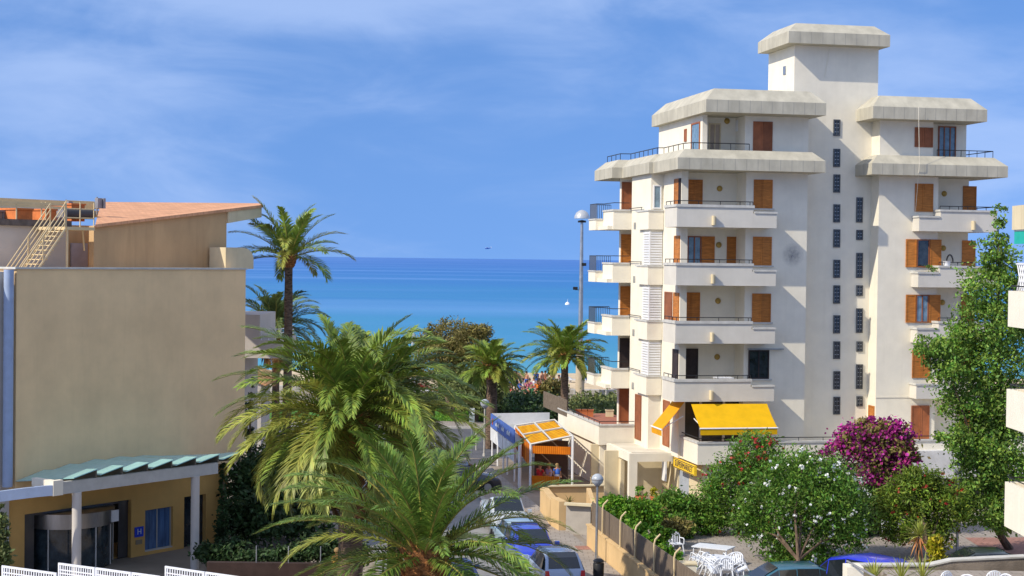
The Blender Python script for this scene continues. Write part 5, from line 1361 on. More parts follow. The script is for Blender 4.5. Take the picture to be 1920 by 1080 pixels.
# ================================================================ street furniture, walls, restaurant
LAMPG = mat('globe_glass', (.42, .46, .50), .15, var=.1, spec=.7)
def street_lamp(label, px, pyt, pyb, D, rg, m=METAL, R=.045, group='globe street lamps', zg=0):
    b_ = at(px, pyb, D); tp = at(px, pyt, D); t = thing('street_lamp', label, 'street lamp', (b_.x, D, zg), 0, group); h = tp.z - rg*2 - zg
    s = MB(); s.tube([(0, 0, 0), (0, 0, h*.3), (0, 0, h)], [R*1.5, R*1.15, R], 10); s.lathe((0, 0, 0), [(R*2.4, 0), (R*2.2, .12), (R*1.5, .2)], 12); s.build('pole', m, t)
    s = MB(); n = 12; s.lathe((0, 0, h + rg), [(max(.01, rg*math.sin(PI*i/n)), -rg*math.cos(PI*i/n)) for i in range(n + 1)], 22); g = s.build('globe', LAMPG, t)
    s = MB(); s.lathe((0, 0, h + rg), [(rg*1.02, -.02), (rg*1.05, 0), (rg*1.02, .03)], 22); s.lathe((0, 0, h - .03), [(R*1.6, 0), (rg*.5, .05), (rg*.45, .10)], 12); s.build('band', GREYM, g)
    return t
street_lamp('grey globe street lamp nearest, standing beside the black litter bin', 1118, 888, 1062, 62.6, .235)
street_lamp('globe street lamp with a cream pole next to the street signs', 908, 748, 850, 97, .27, m=KERB)
street_lamp('small white globe lamp high on a pole at the beach, behind the palms', 772, 624, 730, 135, .32, m=LOUVRE)
street_lamp('low globe lamp on the promenade under the taller one', 780, 709, 745, 133, .24, m=LOUVRE, R=.04)
# tall mast with a dome
b_ = at(1087, 738, 139); tp = at(1092, 393, 139)
t = thing('lamp_mast', 'very tall lamp mast with a silver dome and thick base at the beach', 'lamp mast', (b_.x, 139, 0)); h = tp.z
zk = at(1088, 655, 139).z
s = MB(); s.tube([(0, 0, 0), (0, 0, zk)], [.40, .36], 18); s.build('base', mat('mast_base', (.50, .41, .28), .8, var=.05), t)
s = MB(); s.tube([(0, 0, zk), (0, 0, at(1090, 550, 139).z), (0, 0, h - .9)], [.22, .19, .12], 12); s.build('pole', METAL, t)
s = MB(); s.lathe((0, 0, h - .78), [(.68, 0), (.66, .22), (.50, .52), (.25, .70), (.02, .76)], 24); s.build('dome', mat('dome_silver', (.62, .62, .60), .25, metal=.5, var=.03), t)
s = MB(); s.lathe((0, 0, h - 1.12), [(.36, 0), (.36, .16), (.1, .2)], 14); s.build('lamp_ring', IRON, t)
for dz, dx in ((496, .22), (541, -.5), (640, .7)):
    s = MB(); z = at(1090, dz, 139).z; s.box(dx - .2, dx + .2, -.16, .16, z - .12, z + .14); s.tube([(0, 0, z - .12), (dx, 0, z - .12)], .03, 5); s.build('floodlight', IRON if dz != 640 else POTM, t)
# bin, signs
D = 59.6; b_ = at(1122, 1085, D); t = thing('litter_bin', 'black cylindrical litter bin at the foot of the nearest globe lamp', 'litter bin', (b_.x, D, .12))
BLK = mat('black_plastic', (.03, .03, .032), .45)
h = at(1122, 1046, D).z - .12; s = MB(); s.lathe((0, 0, 0), [(.19, .05), (.20, .1), (.21, h*.72), (.20, h*.74)], 20); s.build('body', BLK, t)
s = MB(); s.lathe((0, 0, h*.82), [(.2, 0), (.21, .03), (.12, .10), (.02, .12)], 20); s.tube([(.17, 0, h*.7), (.17, 0, h*.85)], .015, 5); s.tube([(-.17, 0, h*.7), (-.17, 0, h*.85)], .015, 5); s.build('lid', BLK, t)
D = 98
def sign_post(label, px, parts, pyb, pyt, D, m=METAL):
    b_ = at(px, pyb, D); t = thing('street_sign', label, 'street sign', (b_.x, D, 0)); z = at(px, pyt, D).z
    s = MB(); s.tube([(0, 0, 0), (0, 0, z)], .04, 8); s.build('post', m, t)
    for (ya, yb_, hw, mm, shape) in parts:
        z0, z1 = at(px, yb_, D).z, at(px, ya, D).z; s = MB(); w__ = hw*D/FPX
        if shape == 'r':
            s.T = Matrix.Translation((0, -.06, (z0+z1)/2)) @ Matrix.Rotation(PI/2, 4, 'X'); s.lathe((0, 0, 0), [(w__, -.012), (w__, .012)], 20); s.T = None
        else: s.box(-w__, w__, -.08, -.05, z0, z1)
        s.build('sign_plate', mm, t)
    return t
SGW = mat('sign_back_white', (.60, .64, .66), .5); SGG = mat('sign_grey', (.40, .46, .48), .5)
sign_post('street sign post with two pale plates, one above the other', 884, [(765, 777, 5, SGW, 'b'), (779, 795, 5, SGG, 'b')], 850, 766, 98)
b_ = at(893, 840, 100); t = thing('bollard', 'slim rusty bollard post between the two-plate sign and the cream lamp', 'bollard', (b_.x, 100, 0)); s = MB(); s.tube([(0, 0, 0), (0, 0, 1.25)], .06, 8); s.build('post', KERB, t); s = MB(); s.lathe((0, 0, 1.25), [(.08, 0), (.08, .08), (.02, .12)], 10); s.build('cap', POTM, t)
# restaurant kiosk and glass roofed terrace
kc = at(964, 815, 86)
kb = at(920, 775, 95)
K = thing('restaurant_terrace', 'small beach restaurant terrace with blue signboard and yellow striped blinds', 'restaurant', (0, 0, 0))
ang = math.atan2(kb.x - kc.x, kb.y - kc.y)
SGB = mat('signboard_blue', (.07, .14, .45), .5, var=.15); BAN = mat('banner_white', (.70, .70, .68), .7, var=.12, scale=2)
zs1 = at(964, 806, 86).z; zs0 = at(964, 833, 86).z; zb0 = at(970, 866, 86).z
dirv = Vector((kb.x - kc.x, kb.y - kc.y, 0)); 
def seg(p, q, z0, z1, th=.06):
    n = Vector((q.y - p.y, -(q.x - p.x), 0)).normalized()*th
    s.add([(p.x, p.y, z0), (q.x, q.y, z0), (q.x, q.y, z1), (p.x, p.y, z1), (p.x+n.x, p.y+n.y, z0), (q.x+n.x, q.y+n.y, z0), (q.x+n.x, q.y+n.y, z1), (p.x+n.x, p.y+n.y, z1)], [(0,3,2,1)[::-1], (7,6,5,4)[::-1], (3,2,6,7), (0,4,5,1), (0,3,7,4), (1,5,6,2)])
s = MB(); seg(kc, kb, zs0, zs1); sb_ = s.build('signboard', SGB, K)
# lettering on the signboard (worn white script, name not legible)
u_ = dirv.normalized()
rot = Matrix(((-u_.x, 0, -u_.y*-1*-1, 0), (-u_.y, 0, u_.x*1*-1*-1, 0), (0, 1, 0, 0), (0, 0, 0, 1)))
nrm_ = Vector((-u_.y, u_.x, 0))
if nrm_.x > 0: nrm_ = -nrm_
M_ = Matrix(((-u_.x, 0, nrm_.x, 0), (-u_.y, 0, nrm_.y, 0), (0, 1, 0, 0), (0, 0, 0, 1)))
for f_, w__ in ((.22, 1.2), (.45, 1.0), (.68, 1.4)):
    c_ = kc + dirv*f_ + nrm_*.012; s = MB(); s.T = Matrix.Translation((c_.x, c_.y, (zs0+zs1)/2)) @ M_
    for i in range(6): s.box(-w__/2 + i*w__/6, -w__/2 + i*w__/6 + w__*.09, -.12, .02 + .1*((i*7) % 3)/2, 0, .01)
    s.T = None; s.build('sign_strokes', FLW, sb_)
c_ = kc + dirv*.9 + nrm_*.012; s = MB(); s.T = Matrix.Translation((c_.x, c_.y, (zs0+zs1)/2)) @ M_; s.lathe((0, 0, 0), [(.2, 0), (.2, .01)], 16); s.T = None; s.build('sign_badge', FLR, sb_)
for f0, f1 in ((.0, .30), (.32, .46), (.48, 1.0)):
    s = MB(); seg(kc + dirv*f0, kc + dirv*f1, zb0 + (.15 if f1 == 1 else 0), zs0 - .05, .02); s.build('banner', BAN, K)
for f in (.02, .31, .47, .72, .97):
    c_ = kc + dirv*f; s = MB(); s.tube([(c_.x + .08, c_.y, 0), (c_.x + .08, c_.y, zs0)], .05, 6); s.build('post', LOUVRE, K)
kd = at(1030, 765, 96); s = MB(); seg(kb, kd, zs0 - .35, zs1, .08); s.build('back_wall', LOUVRE, K)
s = MB(); ka = at(1025, 800, 91); s.add([(kc.x, kc.y, zs0 + .1), (kb.x, kb.y, zs0 + .1), (kd.x, kd.y, zs0 + .1), (ka.x, ka.y, zs0 + .1), (kc.x, kc.y, zs0 + .02), (kb.x, kb.y, zs0 + .02), (kd.x, kd.y, zs0 + .02), (ka.x, ka.y, zs0 + .02)], [(3,2,1,0)[::-1], (7,6,5,4)[::-1], (0,4,7,3)])
s.build('flat_roof', mat('grey_sheet', (.40, .42, .43), .6, var=.05), K)
def P_(px, py, z):
    r = ray(px, py); t = (z - CAMH)/r[2]; return Vector((r[0]*t, r[1]*t, z))
fl, bl_, fr_, br = P_(995, 833, 2.42), P_(966, 798, 2.42), P_(1074, 817, 2.95), P_(1040, 787, 2.95)
AWY = mat('blind_yellow', (.80, .42, .01), .8, var=.1, trans=.3, wave=('Y', 1.1, (.50, .17, .0), .45))
fm, bm, ml, mr_ = fl.lerp(fr_, .5), bl_.lerp(br, .5), fl.lerp(bl_, .5), fr_.lerp(br, .5); cc = ml.lerp(mr_, .5)
for quad in ((fl, fm, cc, ml), (fm, fr_, mr_, cc), (ml, cc, bm, bl_), (cc, mr_, br, bm)):
    s = MB(); cq = (quad[0]+quad[1]+quad[2]+quad[3])/4; q2 = [cq + (p - cq)*.93 + Vector((0, 0, -.05)) for p in quad]
    nq = 14; vs = []; fs = []
    for i in range(nq + 1):
        t_ = i/nq; z = -.07*(i % 2); a_, b2 = q2[0].lerp(q2[3], t_), q2[1].lerp(q2[2], t_); vs += [(a_.x, a_.y, a_.z + z), (b2.x, b2.y, b2.z + z)]
    for i in range(nq): fs.append((2*i, 2*i+1, 2*i+3, 2*i+2))
    s.add(vs, fs); s.build('blind', AWY, K)
for p, q in ((fl, fr_), (ml, mr_), (bl_, br), (fl, bl_), (fm, bm), (fr_, br)):
    s = MB(); s.tube([p, q], .05, 4); s.build('roof_beam', mat('beam_grey', (.55, .54, .50), .6), K)
for p in (fl, fr_, bl_): s = MB(); s.tube([(p.x, p.y, 0), p], .06, 6); s.build('post', LOUVRE, K)
p = fl.lerp(bl_, .12) + Vector((-.45, 0, 0)); s = MB(); s.tube([(p.x, p.y, 0), (p.x, p.y, 2.4)], .09, 8); s.build('post', LOUVRE, K)
s = MB(); a_ = fl + Vector((.1, 0, 0)); a_.z = 0; b2 = fr_ + Vector((-.1, .2, 0)); b2.z = 0; seg(a_, b2, 1.95, 2.35, .03); s.build('rolled_blind', ORANGEC, K)
s = MB(); seg(a_, a_.lerp(b2, .72), .12, .8, .05); s.build('windbreak', ORANGEC, K)
s = MB(); a3 = fl.copy(); a3.z = 0; b3 = bl_.copy(); b3.z = 0; seg(a3, b3, 1.2, 2.3, .03); s.build('rolled_blind', ORANGEC, K)
s = MB(); c0_ = a_ + Vector((.2, 3.6, 0)); c1_ = b2 + Vector((0, 3.2, 0)); seg(c0_, c1_, 0, 2.3, .1); s.build('inner_wall', mat('dark_bar', (.10, .07, .055), .7), K)
s = MB(); seg(a_ + Vector((.4, 1.6, 0)), b2 + Vector((-.5, 1.6, 0)), 0, .05, .5); s.build('floor', TERRA, K)
# ================================================================ people
SKIN = mat('skin', (.50, .25, .15), .6, var=.08); SKINT = mat('skin_tanned', (.34, .145, .075), .6, var=.08)
HAIR = mat('hair_dark', (.035, .022, .015), .7); HAIRB = mat('hair_fair', (.32, .21, .09), .7)
def cloth(name, c): return mat('cloth_' + name, c, .85, var=.08)
POSES = {   # joint positions: pelvis, chest, neck, head top, (l shoulder, elbow, hand), (r ...), (l hip, knee, foot, toe), (r ...)
 'stand': dict(pel=(0,0,.95), chest=(0,0,1.30), neck=(0,0,1.48), head=(0,0,1.64), la=[(-.19,0,1.42),(-.25,.02,1.14),(-.24,-.1,.90)], ra=[(.19,0,1.42),(.26,.03,1.14),(.22,-.12,.92)], ll=[(-.10,0,.90),(-.12,-.02,.49),(-.13,.02,.07),(-.14,-.15,.04)], rl=[(.10,0,.90),(.12,.0,.49),(.14,.03,.07),(.15,-.14,.04)]),
 'sit': dict(pel=(0,0,.42), chest=(0,.06,.80), neck=(0,.04,.98), head=(0,.01,1.14), la=[(-.19,.04,.92),(-.27,-.1,.68),(-.18,-.34,.60)], ra=[(.19,.04,.92),(.27,-.06,.66),(.2,-.32,.58)], ll=[(-.10,0,.42),(-.13,-.42,.46),(-.14,-.46,.07),(-.14,-.62,.04)], rl=[(.10,0,.42),(.14,-.42,.46),(.16,-.40,.07),(.17,-.56,.04)]),
 'ground': dict(pel=(0,0,.12), chest=(0,.12,.46), neck=(0,.10,.64), head=(0,.06,.80), la=[(-.19,.1,.58),(-.28,.28,.36),(-.26,.40,.08)], ra=[(.19,.1,.58),(.26,-.06,.40),(.16,-.28,.46)], ll=[(-.10,0,.12),(-.15,-.36,.42),(-.15,-.62,.06),(-.15,-.78,.04)], rl=[(.10,0,.12),(.12,-.46,.14),(.14,-.9,.07),(.14,-1.02,.14)]),
 'lie': dict(pel=(0,0,.42), chest=(0,.34,.52), neck=(0,.50,.60), head=(0,.62,.70), la=[(-.19,.44,.56),(-.28,.22,.42),(-.22,0,.40)], ra=[(.19,.44,.56),(.32,.52,.70),(.14,.66,.74)], ll=[(-.10,-.02,.40),(-.12,-.42,.48),(-.12,-.82,.40),(-.12,-.94,.48)], rl=[(.10,-.02,.40),(.12,-.44,.56),(.14,-.72,.40),(.14,-.86,.44)]),
 'bend': dict(pel=(0,.05,.90), chest=(0,-.20,1.12), neck=(0,-.36,1.20), head=(0,-.50,1.22), la=[(-.19,-.28,1.14),(-.24,-.34,.86),(-.18,-.44,.66)], ra=[(.19,-.28,1.14),(.24,-.36,.86),(.16,-.5,.68)], ll=[(-.10,.05,.86),(-.13,-.02,.48),(-.13,.04,.07),(-.14,-.12,.04)], rl=[(.10,.05,.86),(.13,-.02,.48),(.15,.02,.07),(.16,-.13,.04)]),
}
BODY = {}
def body_mesh(pose, skin):
    key = (pose, skin.name)
    if key in BODY: return BODY[key]
    J = POSES[pose]; vs = []; es = []; rad = []
    def v(p, r): vs.append(p); rad.append(r); return len(vs) - 1
    lerp = lambda a, b, t: tuple(a[i] + (b[i]-a[i])*t for i in range(3))
    pel = v(J['pel'], .135); wa = v(lerp(J['pel'], J['chest'], .5), .115); ch = v(J['chest'], .145); nk = v(J['neck'], .055); hd0 = v(lerp(J['neck'], J['head'], .45), .085); hd = v(J['head'], .10); tp_ = v(lerp(J['neck'], J['head'], 1.45), .05)
    es += [(pel, wa), (wa, ch), (ch, nk), (nk, hd0), (hd0, hd), (hd, tp_)]
    for k in ('la', 'ra'):
        p = J[k]; a = v(p[0], .062); b = v(p[1], .042); c = v(p[2], .030); e = v(lerp(p[1], p[2], 1.22), .036); es += [(ch, a), (a, b), (b, c), (c, e)]
        f = v(lerp(p[1], p[2], 1.42), .014); es.append((e, f))
    for k in ('ll', 'rl'):
        p = J[k]; a = v(p[0], .095); b = v(p[1], .060); c = v(p[2], .040); e = v(p[3], .032); es += [(pel, a), (a, b), (b, c), (c, e)]
    me = bpy.data.meshes.new('person'); me.from_pydata(vs, es, []); o = bpy.data.objects.new('person_tmp', me); col.objects.link(o)
    sk = o.modifiers.new('Skin', 'SKIN'); sk.use_smooth_shade = True
    for i, r in enumerate(rad): me.skin_vertices[0].data[i].radius = (r, r)
    me.skin_vertices[0].data[0].use_root = True
    ss = o.modifiers.new('Sub', 'SUBSURF'); ss.levels = 1; ss.render_levels = 1
    dg = bpy.context.evaluated_depsgraph_get(); m2 = bpy.data.meshes.new_from_object(o.evaluated_get(dg)); bpy.data.objects.remove(o)
    m2.materials.clear(); m2.materials.append(skin); BODY[key] = m2
    return m2
def person(label, pos, rot, pose, skin, top, bottom, hair, s=1.0, group='people on the beach'):
    o = bpy.data.objects.new('person', body_mesh(pose, skin)); col.objects.link(o); o.location = pos; o.rotation_euler[2] = rot; o.scale = (s, s, s)
    tag(o, label, 'person', group)
    J = POSES[pose]; V3 = Vector
    def cl(name, pts, rr, m): mb = MB(); mb.tube(pts, rr, 10); mb.build(name, m, o)
    L = lambda a, b, t: V3(a).lerp(V3(b), t)
    if bottom:
        cl('shorts', [L(J['pel'], J['chest'], .30), V3(J['pel']), L(J['pel'], J['ll'][0], .5) + V3((.03, 0, -.06))], [.150, .168, .15], bottom)
        for k in ('ll', 'rl'): cl('shorts_leg', [V3(J[k][0]), L(J[k][0], J[k][1], .35)], [.115, .100], bottom)
    if top:
        cl('top', [L(J['pel'], J['chest'], .30), V3(J['chest']), L(J['chest'], J['neck'], .7)], [.150, .178, .10], top)
        for k in ('la', 'ra'): cl('sleeve', [V3(J[k][0]), L(J[k][0], J[k][1], .5)], [.080, .060], top)
    d = (V3(J['head']) - V3(J['neck'])).normalized(); h = V3(J['head'])
    mb = MB(); mb.T = Matrix.Translation(h + d*.035 + V3((0, .022, 0))) @ d.to_track_quat('Z', 'Y').to_matrix().to_4x4(); mb.lathe((0, 0, 0), [(.106, -.05), (.112, 0), (.095, .05), (.05, .085), (.01, .095)], 12); mb.T = None; mb.build('hair', hair, o)
    mb = MB()
    for sx in (-.035, .035): mb.box(h.x + sx - .012, h.x + sx + .012, h.y - .108, h.y - .085, h.z - .005, h.z + .012)
    mb.build('eyes', HAIR, o)
    mb = MB(); mb.tube([(h.x, h.y - .085, h.z), (h.x, h.y - .118, h.z - .035)], [.010, .017], 5); mb.build('nose', skin, o)
    mb = MB(); mb.box(h.x - .025, h.x + .025, h.y - .098, h.y - .080, h.z - .062, h.z - .052); mb.build('mouth', FLR, o)
    return o
RED, BLU, GRN, WHT, PNK, YEL, ORG, NAV = (cloth(n_, c_) for n_, c_ in (('red', (.55, .03, .04)), ('blue', (.06, .16, .55)), ('green', (.05, .38, .16)), ('white', (.7, .7, .7)), ('pink', (.6, .16, .25)), ('yellow', (.7, .5, .05)), ('orange', (.7, .2, .03)), ('navy', (.02, .03, .12))))
def bp_(px, py): # beach point seen at pixel (feet)
    g_ = gr(px, py, .42); return (g_.x, g_.y, .42)
crowd = [
 (968, 734, 'stand', SKIN, RED, NAV, HAIR, 'person in a red shirt standing under the thatched sunshade', .3),
 (955, 734, 'stand', SKINT, NAV, BLU, HAIR, 'person in dark clothes at the left pole of the thatched sunshade', -.4),
 (975, 739, 'sit', SKIN, BLU, NAV, HAIRB, 'person in a pale blue top seated right under the sunshade edge', 1.2),
 (987, 733, 'stand', SKIN, None, BLU, HAIR, 'bare-chested person standing just right of the sunshade', 2.4),
 (989, 740, 'sit', SKIN, PNK, NAV, HAIR, 'seated person in pink beside the sunshade group', .6),
 (998, 741, 'ground', SKIN, GRN, GRN, HAIRB, 'person in green sitting low at the front of the crowd', 1.0),
 (1001, 734, 'sit', SKINT, WHT, RED, HAIR, 'seated person in a white top behind the green-clad one', 2.9),
 (1008, 740, 'sit', SKINT, ORG, RED, HAIR, 'person in an orange top in the middle of the crowd', .2),
 (1014, 741, 'ground', SKIN, RED, RED, HAIR, 'person in red sitting low near the pale shrub', -.5),
 (1016, 733, 'stand', SKIN, None, NAV, HAIR, 'bare-chested dark-haired person standing at the back of the crowd', .9),
 (1022, 732, 'stand', SKINT, None, RED, HAIR, 'tanned person in red trunks at the right of the crowd', 3.4),
 (1024, 740, 'sit', SKIN, ORG, YEL, HAIRB, 'seated fair-haired person in orange and yellow by the pale shrub', .1),
 (1048, 729, 'sit', SKINT, WHT, BLU, HAIR, 'person in a white shirt seated left of the beach palm trunk', .4),
 (1020, 738, 'bend', SKINT, PNK, WHT, HAIR, 'person bending forward over a bag in the crowd', 1.5),
]
for (px_, py_, pose, sk_, tp2, bt, hr, lab, rt_) in crowd: person(lab, bp_(px_, py_), rt_, pose, sk_, tp2, bt, hr)
_g = random.Random(4)
_more = [(950, 738, 'sit', NAV, 'person in a navy top seated left of the sunshade poles'), (962, 741, 'ground', RED, 'person in red sitting on the sand directly under the sunshade'), (981, 736, 'sit', WHT, 'person in a white top seated behind the pale blue one'), (993, 737, 'sit', PNK, 'person in pink seated between the green-clad and the bare-chested one'), (1005, 731, 'stand', BLU, 'person in a blue shirt standing at the back of the crowd'), (1011, 736, 'sit', None, 'bare-backed person seated behind the orange-clad one'), (1028, 736, 'sit', RED, 'person in red seated at the right end of the crowd'), (1036, 731, 'stand', None, 'bare-chested person standing between crowd and beach palm'), (1017, 742, 'ground', WHT, 'person in white sitting lowest at the front of the crowd')]
for (px_, py_, pose, tp2, lab) in _more: person(lab, bp_(px_, py_), _g.uniform(-1, 5), pose, SKIN if _g.random() < .6 else SKINT, tp2, _g.choice([NAV, RED, BLU, ORG]), HAIR)
# sun loungers
def lounger(label, pos, rot, m, group='sun loungers on the beach'):
    t = thing('sun_lounger', label, 'sun lounger', pos, rot, group)
    s = MB(); s.slab([(-.32, -1.0, .30), (.32, -1.0, .30), (.32, .35, .30), (-.32, .35, .30)], .05); s.slab([(-.32, .35, .30), (.32, .35, .30), (.32, .95, .66), (-.32, .95, .66)], .05); s.build('mattress', m, t)
    for (x, y) in ((-.3, -.9), (.3, -.9), (-.3, .5), (.3, .5)):
        s = MB(); s.tube([(x, y - .12, 0), (x, y + .12, .3)], .025, 5); s.tube([(x, y + .12, 0), (x, y - .12, .3)], .025, 5); s.build('leg', LOUVRE, t)
    return t
lo = lounger('blue and white sun lounger carrying the tanned sitter right of the mast', bp_(1111, 720), 1.1, BLU)
person('tanned person sitting up on the blue sun lounger right of the mast', (lo.location.x, lo.location.y, .33), 1.1, 'sit', SKINT, None, NAV, HAIR)
lounger('white sun lounger just left of the mast, near the water', bp_(1079, 718), 1.4, WHT)
lounger('white sun lounger hidden by the beach palm trunk', bp_(1066, 718), 1.3, WHT)
for i, (px_, py_, c_, lab, wl_) in enumerate(((1146, 729, PNK, 'pink sun lounger nearest the left balconies', 'sunbather in red lying on the pink sun lounger by the balconies'), (1158, 731, RED, 'red sun lounger half hidden by the balconies', 'sunbather lying on the red lounger beneath the balconies'))):
    q = bp_(px_, py_); lounger(lab, q, 1.2 + i*.2, c_); person(wl_, (q[0], q[1], .35 + .0), 1.2 + i*.2, 'lie', SKIN, None, RED, HAIR)
k_ = 0
labs = ['red beach towel lounger seen left of the tamarisk trunk', 'pink lounger between palm fronds and the low globe lamp', 'white lounger beside the low promenade globe lamp', 'dark red lounger right of the low globe lamp', 'pale lounger at the far left gap in the palms', 'rose lounger close to the dark tamarisk trunk']
for px_, py_, c_ in ((798, 736, RED), (756, 735, PNK), (786, 738, WHT), (806, 738, RED), (744, 737, WHT), (816, 736, PNK)):
    q = bp_(px_, py_ + 1); lounger(labs[k_], (q[0], q[1], .45), .8 + .2*k_, c_); k_ += 1
person('sunbather sitting on the sand beyond the drooping palm, left of the low lamp', bp_(766, 733), .4, 'ground', SKIN, None, RED, HAIR)
person('sunbather in pink sitting beyond the low globe lamp', bp_(800, 733), 2.0, 'ground', SKINT, PNK, PNK, HAIR)
# restaurant guests and the street walker
gp = fl.lerp(fr_, .25); person('restaurant guest in a red top seated behind the orange windbreak', (gp.x, gp.y + 1.3, .05), 2.2, 'sit', SKIN, RED, NAV, HAIR, group='restaurant guests')
gp = fl.lerp(fr_, .45); person('restaurant guest in a pale lilac shirt seated in the middle of the terrace', (gp.x, gp.y + 1.5, .05), -1.2, 'sit', SKIN, cloth('lilac', (.42, .34, .5)), NAV, HAIRB, group='restaurant guests')
gp = at(1044, 895, 83); person('restaurant guest with a blue shirt leaning by the right end of the windbreak', (gp.x, 82.6, .05), .5, 'stand', SKIN, BLU, WHT, HAIRB, s=.8, group='restaurant guests')
q = at(632, 1062, 47.5); gq = gr(632, 1075)
person('person in a yellow-orange shirt walking past below the near palm fronds', (gr(632, 1120).x, gr(632, 1120).y, 0), 2.4, 'stand', SKINT, cloth('amber', (.62, .33, .07)), cloth('amber', (.62, .33, .07)), HAIRB, group='passers-by')
# ================================================================ walls and fence along the street
YW = mat('yellow_wall', (.66, .46, .23), .9, var=.06, scale=.8, bump=.2, bscale=40)
t = thing('street_wall', 'low warm yellow wall running beside the pavement under the reed fence', 'wall', STR.w(0, 0), STR.a)
s = MB(); s.box(0, .22, -22, 0, 0, .98); s.build('wall', YW, t)
s = MB(); s.box(-.04, .26, -22, .03, .982, 1.04); s.build('coping', YW, t)
rf = thing('reed_fence', 'brown reed screen fence on top of the yellow street wall', 'fence', STR.w(0, 0), STR.a)
REED = mat('reed_panel', (.21, .165, .12), .95, var=.25, scale=6, stretch=(1, 6, .3), wave=('Y', 14, (.12, .09, .07), .6))
for i in range(8):
    y1_ = -.3 - i*2.5; s = MB(); s.box(.13, .17, y1_ - 2.44, y1_, 1.05, 2.0); s.build('reed_panel', REED, rf)
for px_, y_ in ((1146, -2.6), (1183, -5.6), (1211, -7.9), (1242, -10.6), (1275, -13.2)):
    t = thing('fence_post', {1146: 'cream curved fence post nearest the pale gate, first along the reed fence', 1183: 'second curved fence post along the reed fence', 1211: 'third curved fence post, in the middle of the reed fence', 1242: 'cream fence post where the hedge meets the lowest reeds', 1275: 'last fence post, beside the white utility cabinet'}[px_], 'fence post', STR.w(.05, y_, 1.04), STR.a, 'curved posts of the reed fence')
    s = MB(); s.tube([(0, 0, 0), (0, 0, 1.05), (.04, 0, 1.2), (.22, 0, 1.38)], .032, 6); s.build('tube', RAILC, t); s = MB(); s.box(-.06, .06, -.06, .06, 0, .03); s.build('base_plate', RAILC, t)
# stepped beige walls and gate at the end of the yellow wall
gwl = thing('gate_wall', 'stepped beige garden walls with a pale gate panel below the restaurant', 'wall', (0, 0, 0))
def bwall(pa, pb, z, th, m, name='wall', z0=0):
    global s
    s = MB(); a_, b2 = Vector(pa), Vector(pb); seg(a_, b2, z0, z, th); return s.build(name, m, gwl)
g0 = gr(1062, 1000); g1 = gr(1108, 1003); ztop = at(1085, 941, g0.y).z
bwall(g0, g1, ztop - .1, .12, mat('gate_panel', (.42, .38, .33), .8, var=.05), 'gate')
w2a, w2b = gr(1024, 962), gr(1130, 960)
zt2 = at(1085, 912, (w2a.y)).z
bwall(w2a, w2b, zt2, .2, YW, 'back_wall')
s = MB(); seg(w2a + Vector((-.05, -.05, 0)), w2b + Vector((0, -.05, 0)), zt2, zt2 + .06, .3); s.build('coping', CREAM, gwl)
bwall(w2a + Vector((.05, -.1, 0)), gr(1046, 990), at(1024, 912, w2a.y).z, .35, YW, 'side_wall')
bwall(gr(1046, 990), g0 + Vector((0, .1, 0)), ztop, .35, YW, 'pillar')
bwall(g1 + Vector((.02, 0, 0)), g1 + Vector((.02, 5.0, 0)), ztop - .05, .2, YW, 'side_wall')
s = MB(); seg(g0 + Vector((-.05, -.08, 0)), g1 + Vector((.05, -.08, 0)), ztop - .1, ztop, .3); s.build('coping', CREAM, gwl)
m0 = w2a.lerp(gr(1046, 990), .45); s = MB(); s.box(m0.x - .06, m0.x - .02, m0.y - .35, m0.y + .15, .5, 1.2); s.build('meter_box', GREYM, gwl)
b_ = at(1068, 938, g0.y + .8); spiky('potted_plant', 'dry spiky plant growing on top of the pale gate wall', (b_.x, b_.y, ztop - .4), 22, .42, .05, OLIVE, 64, .25, (70, 0), .03)
# small cabinet
p_ = at(1290, 1054, 56); t = thing('utility_cabinet', 'white utility cabinet with a small red mark at the bottom of the fence', 'cabinet', (p_.x, 56, 0)); s = MB(); s.box(-.27, .27, -.25, .25, 0, p_.z - .06); s.build('body', WHITE, t); s = MB(); s.box(-.3, .3, -.28, .28, p_.z - .06, p_.z); s.build('lid', CREAM, t); s = MB(); s.box(-.24, -.19, -.262, -.251, p_.z - .75, p_.z - .45); s.build('mark', FLR, t)
# flower pots
def pot(label, px, py, D, r, cat='potted plant', zg=0, seed=1, m=GREENL):
    p = at(px, py, D); t = thing('potted_plant', label, cat, (p.x, D, p.z - r*1.6 if zg is None else zg)); 
    z0 = p.z - r*1.7 - t.location.z
    s = MB(); s.lathe((0, 0, z0), [(r*.65, 0), (r*.95, r*1.4), (r*1.1, r*1.42), (r*1.1, r*1.7), (r*.9, r*1.7), (r*.85, r*1.5)], 18); s.build('pot', POTM, t)
    leaves('foliage', m, [((0, 0, z0 + r*2.6), (r*.9, r*.9, r*1.3))], 220, .07, t, (0, 0, 0), seed, .4)
    if z0 > .3: s = MB(); s.box(-r*1.4, r*1.4, -r*1.4, r*1.4, 0, z0); s.build('plinth', CREAM, t)
    return t
pot('terracotta pot with a leafy plant, left of the two in front of the passage wall', 1201, 930, 72.5, .24, seed=1)
pot('terracotta pot with a yellow-green plant, right of the two by the passage', 1228, 930, 72.5, .22, seed=2, m=YELG)
pT = [('leftmost of the terracotta planter boxes at the back of the roof terrace', 1085, 765), ('second terracotta planter box from the left on the roof terrace', 1096, 764), ('third terracotta planter box, at the right end of the red row', 1107, 765), ('pale planter box nearest the building on the roof terrace', 1143, 764)]
